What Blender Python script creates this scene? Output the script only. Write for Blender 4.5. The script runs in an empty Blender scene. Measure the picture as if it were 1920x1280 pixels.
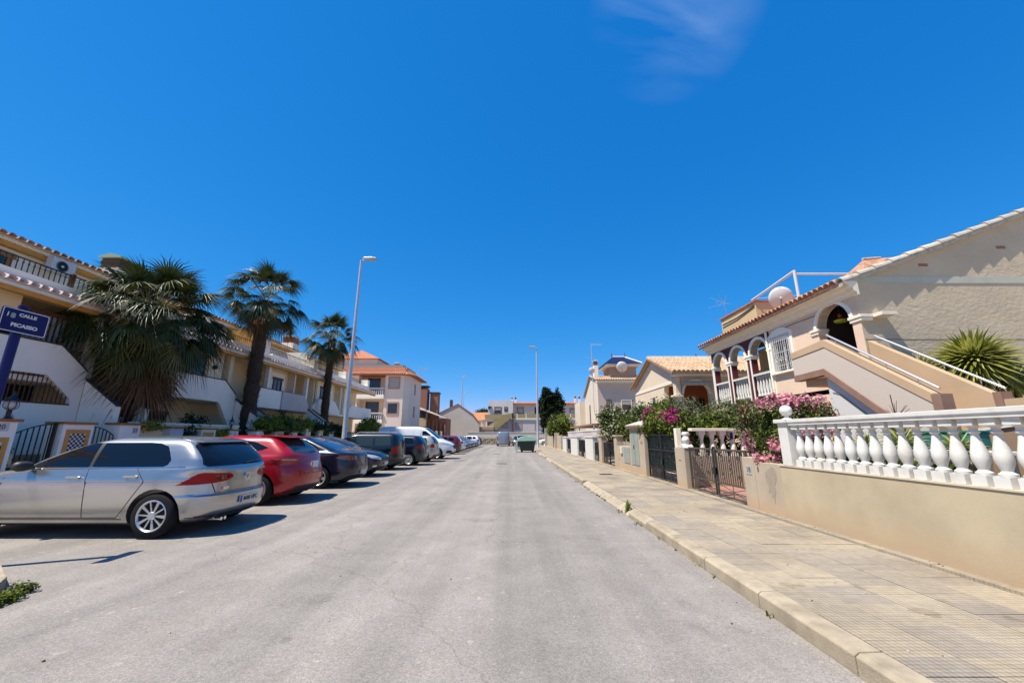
import bpy, bmesh, math, random
import numpy as np
from mathutils import Vector, Matrix
R = math.radians
random.seed(7); rng = np.random.default_rng(7)
SC = bpy.context.scene
COL = SC.collection

# ---------------------------------------------------------------- camera
cd = bpy.data.cameras.new('camera'); cam = bpy.data.objects.new('camera', cd); COL.objects.link(cam)
cd.sensor_width = 36; cd.lens = 735/1920*36; cd.clip_end = 3000; cd.clip_start = .05
cam.location = (0, 0, 1.45); cam.rotation_euler = (R(90)+math.atan(177/735), 0, 0)
SC.camera = cam
# ---------------------------------------------------------------- world + sun
SUN = Vector((-.47, -.19, 1)).normalized()
w = bpy.data.worlds.new('World'); SC.world = w; w.use_nodes = True
nt = w.node_tree; bg = nt.nodes['Background']
sky = nt.nodes.new('ShaderNodeTexSky'); sky.sky_type = 'NISHITA'; sky.sun_disc = False
sky.sun_elevation = math.asin(SUN.z); sky.sun_rotation = math.atan2(SUN.x, SUN.y)
sky.air_density = .75; sky.dust_density = .05; sky.ozone_density = 3.0; sky.altitude = 50
gam = nt.nodes.new('ShaderNodeGamma'); gam.inputs[1].default_value = 1.0
hsv = nt.nodes.new('ShaderNodeHueSaturation'); hsv.inputs['Saturation'].default_value = 1.16; hsv.inputs['Hue'].default_value = .4975
# thin cirrus wisps: noise stretched along one direction in the dome
tc = nt.nodes.new('ShaderNodeTexCoord')
mp = nt.nodes.new('ShaderNodeMapping'); mp.inputs['Rotation'].default_value = (.2, .5, .75); mp.inputs['Scale'].default_value = (1.2, 7, 3)
nz = nt.nodes.new('ShaderNodeTexNoise'); nz.inputs['Scale'].default_value = 1.4; nz.inputs['Detail'].default_value = 5; nz.inputs['Distortion'].default_value = .5
cr = nt.nodes.new('ShaderNodeValToRGB'); cr.color_ramp.elements[0].position = .46; cr.color_ramp.elements[1].position = .85
cr.color_ramp.elements[1].color = (.20, .20, .20, 1)
mx = nt.nodes.new('ShaderNodeMix'); mx.data_type = 'RGBA'; mx.inputs[7].default_value = (9, 10, 11.5, 1)
L = nt.links.new
L(sky.outputs[0], gam.inputs[0]); L(gam.outputs[0], hsv.inputs['Color'])
# deep saturated southern blue: a tone curve per channel over the whole dome
sp_ = nt.nodes.new('ShaderNodeSeparateColor'); cb_ = nt.nodes.new('ShaderNodeCombineColor'); L(hsv.outputs[0], sp_.inputs[0])
for ch, (ga, pw_) in enumerate([(.33, 1.6), (1.38, .64), (3.15, .43)]):
    a = nt.nodes.new('ShaderNodeMath'); a.operation = 'POWER'; a.inputs[1].default_value = pw_; b = nt.nodes.new('ShaderNodeMath'); b.operation = 'MULTIPLY'; b.inputs[1].default_value = ga
    L(sp_.outputs[ch], a.inputs[0]); L(a.outputs[0], b.inputs[0]); L(b.outputs[0], cb_.inputs[ch])
dt = nt.nodes.new('ShaderNodeVectorMath'); dt.operation = 'DOT_PRODUCT'; dt.inputs[1].default_value = (.300, .560, .772); L(tc.outputs['Generated'], dt.inputs[0])
mk = nt.nodes.new('ShaderNodeMapRange'); mk.inputs[1].default_value = .987; mk.inputs[2].default_value = 1.0; L(dt.outputs['Value'], mk.inputs[0])
mm_ = nt.nodes.new('ShaderNodeMath'); mm_.operation = 'MULTIPLY'; L(mk.outputs[0], mm_.inputs[1]); L(cr.outputs[0], mm_.inputs[0])
L(tc.outputs['Generated'], mp.inputs[0]); L(mp.outputs[0], nz.inputs['Vector']); L(nz.outputs[0], cr.inputs[0])
L(mm_.outputs[0], mx.inputs[0]); L(cb_.outputs[0], mx.inputs[6]); L(mx.outputs[2], bg.inputs[0])
bg.inputs[1].default_value = .080
sd = bpy.data.lights.new('sun', 'SUN'); sd.energy = 4.45; sd.angle = R(.5); sd.color = (1, .93, .81)
so = bpy.data.objects.new('sun', sd); COL.objects.link(so); so.rotation_euler = (-SUN).to_track_quat('-Z', 'Y').to_euler()
vs = SC.view_settings; vs.view_transform = 'Standard'; vs.look = 'None'; vs.gamma = 1; vs.use_curve_mapping = False; vs.exposure = 0.80
try:
    SC.cycles.max_bounces = 8; SC.cycles.transparent_max_bounces = 6; SC.cycles.diffuse_bounces = 6
except Exception: pass

# ---------------------------------------------------------------- materials
MATS = {}
RAW = {'far pinkish','far cream','far pale pink','far white','light side render','shaded beige render far','white render','off white render','shaded off white render','cream render','pinkish render','cream moulding','soffit','grey white render','ochre orange paint','pinkish white tile','pink beige render','cream pink render','shaded cream','clay roof tile','grey slat'}
def mat(name, col, rough=.8, col2=None, scale=6, bump=0, bscale=60, metal=0, coat=0, dirt=None, rnd=0, detail=4, spec=.5, contrast=(.35,.65), stretch=None, dist=.003):
    """dirt=(colour, height, strength): a splash-stained foot of a wall"""
    if name in MATS: return MATS[name]
    if not metal and not coat and max(col) > .03 and name not in RAW:
        wm = (.80, .775, .735); col = tuple(a*b for a, b in zip(col, wm)); col2 = tuple(a*b for a, b in zip(col2, wm)) if col2 else None
    m = bpy.data.materials.new(name); m.use_nodes = True; t = m.node_tree; l = t.links.new
    b = t.nodes['Principled BSDF']; MATS[name] = m
    b.inputs['Roughness'].default_value = rough; b.inputs['Metallic'].default_value = metal
    b.inputs['Specular IOR Level'].default_value = spec
    if coat: b.inputs['Coat Weight'].default_value = coat; b.inputs['Coat Roughness'].default_value = .03
    c1 = (*col, 1); src = None
    g = t.nodes.new('ShaderNodeNewGeometry')
    def N(v, sc_, det=detail):
        n = t.nodes.new('ShaderNodeTexNoise'); n.inputs['Scale'].default_value = sc_; n.inputs['Detail'].default_value = det; n.inputs['Roughness'].default_value = .6
        l(v, n.inputs['Vector']); return n.outputs[0]
    pos = g.outputs['Position']
    if stretch:
        mpn = t.nodes.new('ShaderNodeMapping'); mpn.inputs['Scale'].default_value = stretch; l(pos, mpn.inputs[0]); pos2 = mpn.outputs[0]
    else: pos2 = pos
    if col2:
        rp = t.nodes.new('ShaderNodeValToRGB'); rp.color_ramp.elements[0].position = contrast[0]; rp.color_ramp.elements[1].position = contrast[1]
        rp.color_ramp.elements[0].color = c1; rp.color_ramp.elements[1].color = (*col2, 1)
        l(N(pos2, scale), rp.inputs[0]); src = rp.outputs[0]
    if rnd:
        oi = t.nodes.new('ShaderNodeObjectInfo'); mr = t.nodes.new('ShaderNodeMapRange'); mr.inputs[3].default_value = 1-rnd; mr.inputs[4].default_value = 1+rnd
        l(oi.outputs['Random'], mr.inputs[0]); mm = t.nodes.new('ShaderNodeMix'); mm.data_type = 'RGBA'; mm.blend_type = 'MULTIPLY'; mm.inputs[0].default_value = 1
        if src: l(src, mm.inputs[6])
        else: mm.inputs[6].default_value = c1
        l(mr.outputs[0], mm.inputs[7]); src = mm.outputs[2]
    if dirt:
        sx = t.nodes.new('ShaderNodeSeparateXYZ'); l(g.outputs['Position'], sx.inputs[0])
        ad = t.nodes.new('ShaderNodeMath'); ad.operation = 'MULTIPLY_ADD'; ad.inputs[1].default_value = -.9*dirt[1]; l(N(pos, 2.2, 5), ad.inputs[0]); l(sx.outputs[2], ad.inputs[2])
        mr = t.nodes.new('ShaderNodeMapRange'); mr.inputs[1].default_value = .0; mr.inputs[2].default_value = dirt[1]*.75; mr.inputs[3].default_value = dirt[2]; mr.inputs[4].default_value = 0
        l(ad.outputs[0], mr.inputs[0]); mm = t.nodes.new('ShaderNodeMix'); mm.data_type = 'RGBA'; l(mr.outputs[0], mm.inputs[0])
        if src: l(src, mm.inputs[6])
        else: mm.inputs[6].default_value = c1
        mm.inputs[7].default_value = (*dirt[0], 1); src = mm.outputs[2]
    if src: l(src, b.inputs['Base Color'])
    else: b.inputs['Base Color'].default_value = c1
    if bump:
        bn = t.nodes.new('ShaderNodeBump'); bn.inputs['Strength'].default_value = bump; bn.inputs['Distance'].default_value = dist
        l(N(pos2, bscale, 3), bn.inputs['Height']); l(bn.outputs[0], b.inputs['Normal'])
    return m
def leafmat(name, c1, c2, rough=.45, trans=.35, spec=.5):
    m = bpy.data.materials.new(name); m.use_nodes = True; t = m.node_tree; l = t.links.new; MATS[name] = m
    b = t.nodes['Principled BSDF']; b.inputs['Roughness'].default_value = rough; b.inputs['Specular IOR Level'].default_value = spec
    g = t.nodes.new('ShaderNodeNewGeometry'); rp = t.nodes.new('ShaderNodeValToRGB')
    rp.color_ramp.elements[0].color = (*c1, 1); rp.color_ramp.elements[1].color = (*c2, 1)
    l(g.outputs['Random Per Island'], rp.inputs[0]); l(rp.outputs[0], b.inputs['Base Color'])
    tr = t.nodes.new('ShaderNodeBsdfTranslucent'); l(rp.outputs[0], tr.inputs[0])
    ms = t.nodes.new('ShaderNodeMixShader'); ms.inputs[0].default_value = trans
    l(b.outputs[0], ms.inputs[1]); l(tr.outputs[0], ms.inputs[2]); l(ms.outputs[0], t.nodes['Material Output'].inputs[0])
    return m

def special_road():
    m = bpy.data.materials.new('asphalt'); m.use_nodes = True; t = m.node_tree; l = t.links.new; b = t.nodes['Principled BSDF']
    b.inputs['Roughness'].default_value = .85; b.inputs['Specular IOR Level'].default_value = .3
    g = t.nodes.new('ShaderNodeNewGeometry').outputs['Position']
    def N(sc_, det=3, v=g, r=.6):
        n = t.nodes.new('ShaderNodeTexNoise'); n.inputs['Scale'].default_value = sc_; n.inputs['Detail'].default_value = det; n.inputs['Roughness'].default_value = r; l(v, n.inputs['Vector']); return n.outputs[0]
    def ramp(src, p0, p1, a, c):
        r = t.nodes.new('ShaderNodeValToRGB'); r.color_ramp.elements[0].position = p0; r.color_ramp.elements[1].position = p1
        r.color_ramp.elements[0].color = (*a, 1); r.color_ramp.elements[1].color = (*c, 1); l(src, r.inputs[0]); return r.outputs[0]
    def mul(a, c, f=1):
        mm = t.nodes.new('ShaderNodeMix'); mm.data_type = 'RGBA'; mm.blend_type = 'MULTIPLY'; mm.inputs[0].default_value = f; l(a, mm.inputs[6]); l(c, mm.inputs[7]); return mm.outputs[2]
    base = ramp(N(.35, 4), .3, .7, (.240, .220, .200), (.285, .261, .238))
    mpn = t.nodes.new('ShaderNodeMapping'); mpn.inputs['Scale'].default_value = (1.6, .06, 1); l(g, mpn.inputs[0])
    base = mul(base, ramp(N(1.2, 5, mpn.outputs[0]), .3, .7, (.80, .795, .79), (1.12, 1.115, 1.10)))
    base = mul(base, ramp(N(1.7, 6, r=.7), .38, .62, (.9, .895, .89), (1.05, 1.05, 1.05)))
    v = t.nodes.new('ShaderNodeTexVoronoi'); v.inputs['Scale'].default_value = 150; l(g, v.inputs['Vector'])
    hs = t.nodes.new('ShaderNodeSeparateColor'); l(v.outputs['Color'], hs.inputs[0])
    base = mul(base, ramp(hs.outputs[0], 0, 1, (.76, .755, .75), (1.25, 1.24, 1.22)))
    base = mul(base, ramp(N(34, 3), .3, .7, (.86, .86, .86), (1.10, 1.10, 1.10)))
    # small pale scuffs and dark oil spots
    sp = ramp(N(2.6, 2), .70, .73, (1, 1, 1), (.62, .61, .6)); base = mul(base, sp, .6)
    sp = ramp(N(7.5, 1), .71, .735, (1, 1, 1), (1.3, 1.28, 1.22)); base = mul(base, sp)
    # cracks
    vc = t.nodes.new('ShaderNodeTexVoronoi'); vc.feature = 'DISTANCE_TO_EDGE'; vc.inputs['Scale'].default_value = .28
    dn = t.nodes.new('ShaderNodeTexNoise'); dn.inputs['Scale'].default_value = 2.2; dn.inputs['Detail'].default_value = 5; l(g, dn.inputs['Vector'])
    ax = t.nodes.new('ShaderNodeVectorMath'); ax.operation = 'MULTIPLY_ADD'; ax.inputs[1].default_value = (.5, .5, .5); l(dn.outputs['Color'], ax.inputs[0]); l(g, ax.inputs[2]); l(ax.outputs[0], vc.inputs['Vector'])
    base = mul(base, ramp(vc.outputs[0], .0, .0035, (.62, .6, .58), (1, 1, 1)), .55)
    # long pale drag scratches and tyre polished lanes, running with the road
    m2 = t.nodes.new('ShaderNodeMapping'); m2.inputs['Scale'].default_value = (14, .22, 1); m2.inputs['Rotation'].default_value = (0, 0, .05); l(g, m2.inputs[0])
    base = mul(base, ramp(N(1.0, 3, m2.outputs[0]), .69, .74, (1, 1, 1), (1.16, 1.14, 1.1)))
    m3 = t.nodes.new('ShaderNodeMapping'); m3.inputs['Scale'].default_value = (.55, .015, 1); l(g, m3.inputs[0])
    base = mul(base, ramp(N(1.6, 2, m3.outputs[0]), .35, .65, (.88, .88, .885), (1.06, 1.055, 1.05)))
    base = mul(base, ramp(N(.9, 5, r=.7), .60, .66, (1, 1, 1), (.86, .855, .85)))
    l(base, b.inputs['Base Color'])
    bn = t.nodes.new('ShaderNodeBump'); bn.inputs['Strength'].default_value = .35; bn.inputs['Distance'].default_value = .006
    l(v.outputs['Distance'], bn.inputs['Height']); l(bn.outputs[0], b.inputs['Normal']); return m
ASPHALT = special_road()
def special_tile():
    """ribbed pavement slab: 8 rows of small pads, yellowish or grey by slab"""
    m = bpy.data.materials.new('paving slab'); m.use_nodes = True; t = m.node_tree; l = t.links.new; b = t.nodes['Principled BSDF']
    b.inputs['Roughness'].default_value = .85; b.inputs['Specular IOR Level'].default_value = .25
    g = t.nodes.new('ShaderNodeNewGeometry').outputs['Position']
    oi = t.nodes.new('ShaderNodeObjectInfo'); wn = t.nodes.new('ShaderNodeTexWhiteNoise'); wn.noise_dimensions = '2D'
    sc_ = t.nodes.new('ShaderNodeVectorMath'); sc_.operation = 'MULTIPLY'; sc_.inputs[1].default_value = (2.5, 2.5, 0); 
    of = t.nodes.new('ShaderNodeVectorMath'); of.operation = 'ADD'; of.inputs[1].default_value = (-2.34, 0, 0); l(g, of.inputs[0]); l(of.outputs[0], sc_.inputs[0])
    fl = t.nodes.new('ShaderNodeVectorMath'); fl.operation = 'FLOOR'; l(sc_.outputs[0], fl.inputs[0]); l(fl.outputs[0], wn.inputs['Vector'])
    rp = t.nodes.new('ShaderNodeValToRGB'); e = rp.color_ramp.elements; e[0].color = (.285, .25, .21, 1); e[1].color = (.385, .325, .24, 1); e[0].position = 0
    k = e.new(.35); k.color = (.325, .28, .22, 1); k = e.new(.6); k.color = (.35, .298, .225, 1); l(wn.outputs[0], rp.inputs[0])
    def N(s, d=4):
        n = t.nodes.new('ShaderNodeTexNoise'); n.inputs['Scale'].default_value = s; n.inputs['Detail'].default_value = d; l(g, n.inputs['Vector']); return n.outputs[0]
    def ramp(src, p0, p1, a, c):
        r = t.nodes.new('ShaderNodeValToRGB'); r.color_ramp.elements[0].position = p0; r.color_ramp.elements[1].position = p1
        r.color_ramp.elements[0].color = (*a, 1); r.color_ramp.elements[1].color = (*c, 1); l(src, r.inputs[0]); return r.outputs[0]
    def mul(a, c, f=1):
        mm = t.nodes.new('ShaderNodeMix'); mm.data_type = 'RGBA'; mm.blend_type = 'MULTIPLY'; mm.inputs[0].default_value = f; l(a, mm.inputs[6]); l(c, mm.inputs[7]); return mm.outputs[2]
    base = mul(rp.outputs[0], ramp(N(1.1, 6), .35, .65, (.84, .82, .8), (1.06, 1.05, 1.03)))
    base = mul(base, ramp(N(14, 4), .35, .7, (.88, .88, .87), (1.08, 1.07, 1.05)))
    base = mul(base, ramp(N(3.1, 3), .66, .7, (1, 1, 1), (.72, .68, .6)), .7)
    # pads: sin(x)*sin(y)
    sx = t.nodes.new('ShaderNodeSeparateXYZ'); l(of.outputs[0], sx.inputs[0])
    def wave(o, f):
        a = t.nodes.new('ShaderNodeMath'); a.operation = 'MULTIPLY'; a.inputs[1].default_value = f; l(o, a.inputs[0])
        s = t.nodes.new('ShaderNodeMath'); s.operation = 'SINE'; l(a.outputs[0], s.inputs[0])
        q = t.nodes.new('ShaderNodeMath'); q.operation = 'ABSOLUTE'; l(s.outputs[0], q.inputs[0])
        p = t.nodes.new('ShaderNodeMath'); p.operation = 'POWER'; p.inputs[1].default_value = .35; l(q.outputs[0], p.inputs[0]); return p.outputs[0]
    wx = wave(sx.outputs[0], math.pi*10/.4); wy = wave(sx.outputs[1], math.pi*10/.4)
    pm = t.nodes.new('ShaderNodeMath'); pm.operation = 'MULTIPLY'; l(wx, pm.inputs[0]); l(wy, pm.inputs[1])
    base = mul(base, ramp(pm.outputs[0], .25, .7, (.72, .70, .68), (1.04, 1.04, 1.04)))
    l(base, b.inputs['Base Color'])
    bn = t.nodes.new('ShaderNodeBump'); bn.inputs['Strength'].default_value = .8; bn.inputs['Distance'].default_value = .006
    l(pm.outputs[0], bn.inputs['Height']); l(bn.outputs[0], b.inputs['Normal']); return m
SLAB = special_tile()

ORANGE = (.42, .26, .12)
kerbM = mat('kerb concrete', (.48, .41, .305), .9, (.24, .195, .14), 5.0, .8, 90, detail=10, contrast=(.38,.8), dist=.005)
yellowwall = mat('ochre render', (.60, .51, .36), .9, (.46, .385, .265), 1.3, .6, 90, dirt=((.43, .31, .19), .42, .8), detail=7, contrast=(.38,.75))
beigeR = mat('beige render', (.55, .46, .36), .9, (.47, .40, .31), 2.0, .6, 80, dirt=((.48, .32, .18), .35, .8), detail=6)
whiteP = mat('white painted concrete', (.80, .80, .78), .7, (.62, .60, .54), 6, .3, 50, detail=9, contrast=(.48,.78))
whiteR = mat('white render', (.88, .82, .70), .85, (.82, .76, .64), 1.5, .25, 70, detail=6)
whiteR2 = mat('off white render', (.88, .81, .68), .9, (.82, .75, .63), 1.0, .25, 60, detail=6)
creamR = mat('cream render', (.82, .67, .42), .9, (.74, .60, .37), 1.2, .2, 60, detail=6)
ochreT = mat('ochre trim', (.40, .19, .04), .7, (.33, .15, .03), 4, .1, 50)
brownW = mat('brown timber', (.13, .045, .02), .55, (.09, .03, .015), 12, .1, 40, stretch=(1,1,.2))
pinkR = mat('pinkish render', (.74, .55, .40), .9, (.67, .50, .365), 1.3, .5, 70, detail=6)
roughS = mat('rough stucco', (.66, .56, .41), .95, (.57, .485, .36), 1.3, .6, 11, detail=10, stretch=(.8,1,1.2), dist=.02)
greenband = mat('pale green band', (.56, .58, .50), .9, (.50, .52, .45), 3, .3, 60)
pinkgrey = mat('roughcast pinkish grey', (.72, .63, .555), .95, (.61, .535, .47), 60, .9, 120, detail=3)
tanR = mat('tan render', (.62, .45, .29), .9, (.54, .39, .25), 1.5, .4, 80, detail=6)
brownB = mat('brown band', (.33, .20, .15), .85, (.28, .165, .12), 5, .2, 60)
maroon = mat('maroon paint', (.13, .015, .025), .7, (.1, .012, .02), 4, .1, 50)
stoneT = mat('cream moulding', (.80, .71, .57), .75, (.73, .65, .52), 5, .15, 60)
tileM = mat('clay roof tile', (.40, .17, .09), .8, (.58, .38, .24), 9, .35, 60, rnd=.22, contrast=(.4,.75))
tileP = mat('pale roof tile', (.62, .44, .29), .85, (.50, .33, .20), 5, .4, 50, rnd=.15, detail=6)
tileW = mat('lime washed tile', (.60, .56, .48), .85, (.34, .30, .25), 7, .5, 40, rnd=.12, contrast=(.45,.8), detail=7)
tileR = mat('red roof tile', (.56, .20, .10), .8, (.42, .14, .07), 4, .3, 40)
tilePink = mat('pinkish white tile', (.66, .55, .49), .8, (.52, .36, .29), 8, .3, 50, rnd=.15)
blueTile = mat('blue glazed tile', (.003, .006, .045), .45, (.005, .01, .08), 8, .2, 40)
iron = mat('black iron', (.012, .012, .014), .45, None, bump=.05)
ironG = mat('grey iron', (.10, .09, .08), .5, (.07, .06, .055), 20, .1, 80)
greenIron = mat('dark green gate sheet', (.01, .075, .065), .45, (.008, .05, .045), 5, .1, 60)
dark = mat('dark interior', (.006, .006, .007), .6)
glassD = mat('dark glass', (.006, .008, .012), .04, spec=.6, coat=.3)
glassW = mat('window glass', (.02, .026, .035), .06, spec=.7)
shut = mat('pale shutter', (.50, .45, .42), .6, (.43, .39, .37), 2, .5, 45, stretch=(.1,.1,3))
frameB = mat('brown window frame', (.16, .07, .04), .6)
pinkTrim = mat('pink trim', (.50, .30, .25), .8)
galv = mat('galvanised steel', (.50, .52, .55), .42, (.44, .46, .49), 5, .05, 40, metal=.35)
blueP = mat('blue paint', (.001, .003, .10), .4, spec=.3)
silverT = mat('silver tube', (.60, .60, .61), .3, metal=.8)
whiteplast = mat('white plastic', (.75, .75, .74), .4)
greyplast = mat('grey plastic', (.25, .25, .25), .5)
bark = mat('palm trunk', (.10, .065, .04), .95, (.05, .033, .022), 18, .8, 30)
barkT = mat('tree bark', (.13, .10, .07), .95, (.07, .055, .04), 18, .7, 30)
concG = mat('grey concrete', (.50, .475, .43), .9, (.42, .40, .36), 3, .4, 60)
gravel = mat('dry ground', (.52, .46, .36), .95, (.44, .385, .30), 2.0, .6, 40, detail=8)
redfloor = mat('red patio tiles', (.42, .22, .18), .7, (.36, .18, .15), 6, .2, 30)
greyG = mat('grey green render', (.40, .42, .39), .85, (.34, .36, .335), 2, .2, 60)
brickM = mat('red brick', (.40, .18, .11), .9, (.33, .14, .085), 8, .4, 40, detail=6)
stoneW = mat('rubble stone', (.44, .37, .27), .9, (.30, .25, .18), 6, .9, 9, detail=6, dist=.02)
cabM = mat('grey green metal', (.36, .41, .38), .5, (.31, .36, .335), 4, .1, 30, spec=.4)
teal = mat('teal cover', (.01, .17, .17), .6)
palmG = leafmat('palm green', (.018, .032, .004), (.055, .072, .009), .42, .15, .4)
palmY = leafmat('palm yellowing', (.12, .12, .02), (.22, .16, .04), .5, .2)
palmD = leafmat('palm dry', (.10, .045, .02), (.24, .12, .05), .75, .2)
petG = leafmat('palm stalk', (.10, .12, .04), (.16, .16, .06), .45, .05)
leafD = leafmat('leaf dark green', (.010, .020, .004), (.040, .062, .009), .5, .22, .3)
leafM = leafmat('leaf mid green', (.035, .060, .005), (.15, .19, .022), .5, .3, .3)
leafL = leafmat('leaf light green', (.13, .18, .012), (.30, .33, .04), .5, .35, .3)
leafO = leafmat('leaf olive grey', (.05, .06, .025), (.26, .26, .15), .5, .25)
leafY = leafmat('leaf yellow', (.30, .28, .04), (.55, .48, .08), .5, .4)
cypL = leafmat('cypress green', (.005, .011, .003), (.018, .030, .008), .8, .05, .15)
flP = leafmat('oleander pink', (.50, .13, .20), (.68, .34, .36), .6, .3)
flM = leafmat('bougainvillea magenta', (.22, .012, .07), (.38, .03, .15), .6, .3)
flW = leafmat('pale cream blossom', (.50, .46, .30), (.62, .60, .45), .6, .35)
yucL = leafmat('yucca green', (.10, .12, .012), (.46, .45, .11), .45, .25)

# ---------------------------------------------------------------- mesh helpers
class MB:
    def __init__(s): s.v = []; s.f = []; s.m = []
    def add(s, vs_, fs, mi=0):
        o = len(s.v); s.v += [tuple(q) for q in vs_]; s.f += [tuple(i+o for i in f) for f in fs]; s.m += [mi]*len(fs); return s
    def box(s, x0, x1, y0, y1, z0, z1, mi=0):
        x0, x1 = min(x0,x1), max(x0,x1); y0, y1 = min(y0,y1), max(y0,y1); z0, z1 = min(z0,z1), max(z0,z1)
        return s.add([(x0,y0,z0),(x1,y0,z0),(x1,y1,z0),(x0,y1,z0),(x0,y0,z1),(x1,y0,z1),(x1,y1,z1),(x0,y1,z1)],
                     [(0,3,2,1),(4,5,6,7),(0,1,5,4),(1,2,6,5),(2,3,7,6),(3,0,4,7)], mi)
    def prism(s, poly, ax, a, b, mi=0):
        """poly in the two other axes (cyclic x<y<z order), extruded a..b along ax"""
        def P(p, t): return {'x': (t, p[0], p[1]), 'y': (p[0], t, p[1]), 'z': (p[0], p[1], t)}[ax]
        n = len(poly); ar = sum(poly[i][0]*poly[(i+1)%n][1]-poly[(i+1)%n][0]*poly[i][1] for i in range(n))
        if ax == 'y': ar = -ar
        if a > b: a, b = b, a
        pl = poly if ar > 0 else poly[::-1]
        return s.add([P(p, a) for p in pl]+[P(p, b) for p in pl], [tuple(range(n))[::-1], tuple(range(n, 2*n))]+[(i, (i+1)%n, (i+1)%n+n, i+n) for i in range(n)], mi)
    def cyl(s, p0, p1, r0, r1=None, n=10, mi=0, cap=True):
        r1 = r0 if r1 is None else r1; p0 = Vector(p0); p1 = Vector(p1); d = (p1-p0).normalized()
        a = d.orthogonal().normalized(); b = d.cross(a)
        vs_ = [p0+(a*math.cos(t)+b*math.sin(t))*r0 for t in [2*math.pi*i/n for i in range(n)]]+[p1+(a*math.cos(t)+b*math.sin(t))*r1 for t in [2*math.pi*i/n for i in range(n)]]
        fs = [(i, (i+1)%n, (i+1)%n+n, i+n) for i in range(n)]
        if cap: fs += [tuple(range(n))[::-1], tuple(range(n, 2*n))]
        return s.add(vs_, fs, mi)
    def tube(s, pts, r, n=8, mi=0):
        for a, b in zip(pts, pts[1:]): s.cyl(a, b, r, r, n, mi)
        return s
    def lathe(s, prof, c, n=16, ax='z', mi=0, rot=0):
        vs_ = []; fs = []
        for (r, h) in prof:
            for i in range(n):
                t = 2*math.pi*i/n+rot; a, b = r*math.cos(t), r*math.sin(t)
                vs_.append({'z': (c[0]+a, c[1]+b, c[2]+h), 'y': (c[0]+b, c[1]+h, c[2]+a), 'x': (c[0]+h, c[1]+a, c[2]+b)}[ax])
        for k in range(len(prof)-1):
            for i in range(n): fs.append((k*n+i, k*n+(i+1)%n, (k+1)*n+(i+1)%n, (k+1)*n+i))
        fs.append(tuple(range(n))[::-1]); fs.append(tuple(range((len(prof)-1)*n, len(prof)*n)))
        return s.add(vs_, fs, mi)
    def sphere(s, c, r, n=14, sz=1, mi=0):
        k = 8; return s.lathe([(max(.001, r*math.sin(math.pi*i/k)), -r*sz*math.cos(math.pi*i/k)) for i in range(k+1)], c, n, mi=mi)
ORG = {}
def tag(o, label=None, cat=None, group=None, kind=None):
    if label: o['label'] = label
    if cat: o['category'] = cat
    if group: o['group'] = group
    if kind: o['kind'] = kind
    return o
def mesh_of(name, mb, mats, smooth=None, org=(0,0,0)):
    me = bpy.data.meshes.new(name); o = Vector(org)
    me.from_pydata([tuple(Vector(v)-o) for v in mb.v], [], mb.f)
    for m in (mats if isinstance(mats, (list, tuple)) else [mats]): me.materials.append(m)
    if any(mb.m): me.polygons.foreach_set('material_index', mb.m)
    me.validate(); me.update()
    if smooth:
        me.polygons.foreach_set('use_smooth', [True]*len(me.polygons)); me.set_sharp_from_angle(angle=R(smooth))
    return me
def obj(name, mb, mats, parent=None, smooth=None, bevel=0, kind=None, label=None, cat=None, group=None):
    if not mb.v: return None
    a = np.array([tuple(v) for v in mb.v]); lo = a.min(0); hi = a.max(0)
    org = Vector(((lo[0]+hi[0])/2, (lo[1]+hi[1])/2, lo[2]))
    o = bpy.data.objects.new(name, mesh_of(name, mb, mats, smooth, org)); COL.objects.link(o)
    return place(o, org, parent, bevel, kind, label, cat, group)
def place(o, org, parent=None, bevel=0, kind=None, label=None, cat=None, group=None):
    if parent is not None:
        o.parent = parent; o.location = Vector(org)-ORG[parent.name]
    else: o.location = org
    ORG[o.name] = Vector(org)
    if bevel:
        b = o.modifiers.new('bevel', 'BEVEL'); b.width = bevel; b.segments = 2; b.limit_method = 'ANGLE'; b.angle_limit = R(40); b.harden_normals = False
    return tag(o, label, cat, group, kind)
def thing(name, label, cat, loc=(0,0,0), group=None):
    o = bpy.data.objects.new(name, None); COL.objects.link(o); o.location = loc; o.empty_display_size = .2
    ORG[o.name] = Vector(loc); return tag(o, label, cat, group)
def copy_tree(o, parent=None):
    c = o.copy(); COL.objects.link(c)
    if parent is not None: c.parent = parent
    for ch in list(o.children): copy_tree(ch, c)
    return c
def B(*a): return MB().box(*a)
def arc(cy, cz, r, a0, a1, n=14, rz=None):
    rz = rz or r
    return [(cy+r*math.cos(R(a0+(a1-a0)*i/n)), cz+rz*math.sin(R(a0+(a1-a0)*i/n))) for i in range(n+1)]
def text_mb(s, size, fn, align='CENTER', extrude=.002, sx=1, bold=0):
    """flat letters turned into a mesh; fn maps (u, v, d) to a point"""
    cu = bpy.data.curves.new('t', 'FONT'); cu.body = s; cu.size = size; cu.align_x = align; cu.align_y = 'CENTER'; cu.extrude = extrude; cu.resolution_u = 3; cu.offset = bold
    ob = bpy.data.objects.new('t', cu); COL.objects.link(ob)
    dg = bpy.context.evaluated_depsgraph_get(); me = bpy.data.meshes.new_from_object(ob.evaluated_get(dg))
    mb = MB(); mb.add([fn(v.co.x*sx, v.co.y, v.co.z) for v in me.vertices], [tuple(p.vertices) for p in me.polygons])
    bpy.data.objects.remove(ob); bpy.data.curves.remove(cu); bpy.data.meshes.remove(me); return mb

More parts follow.
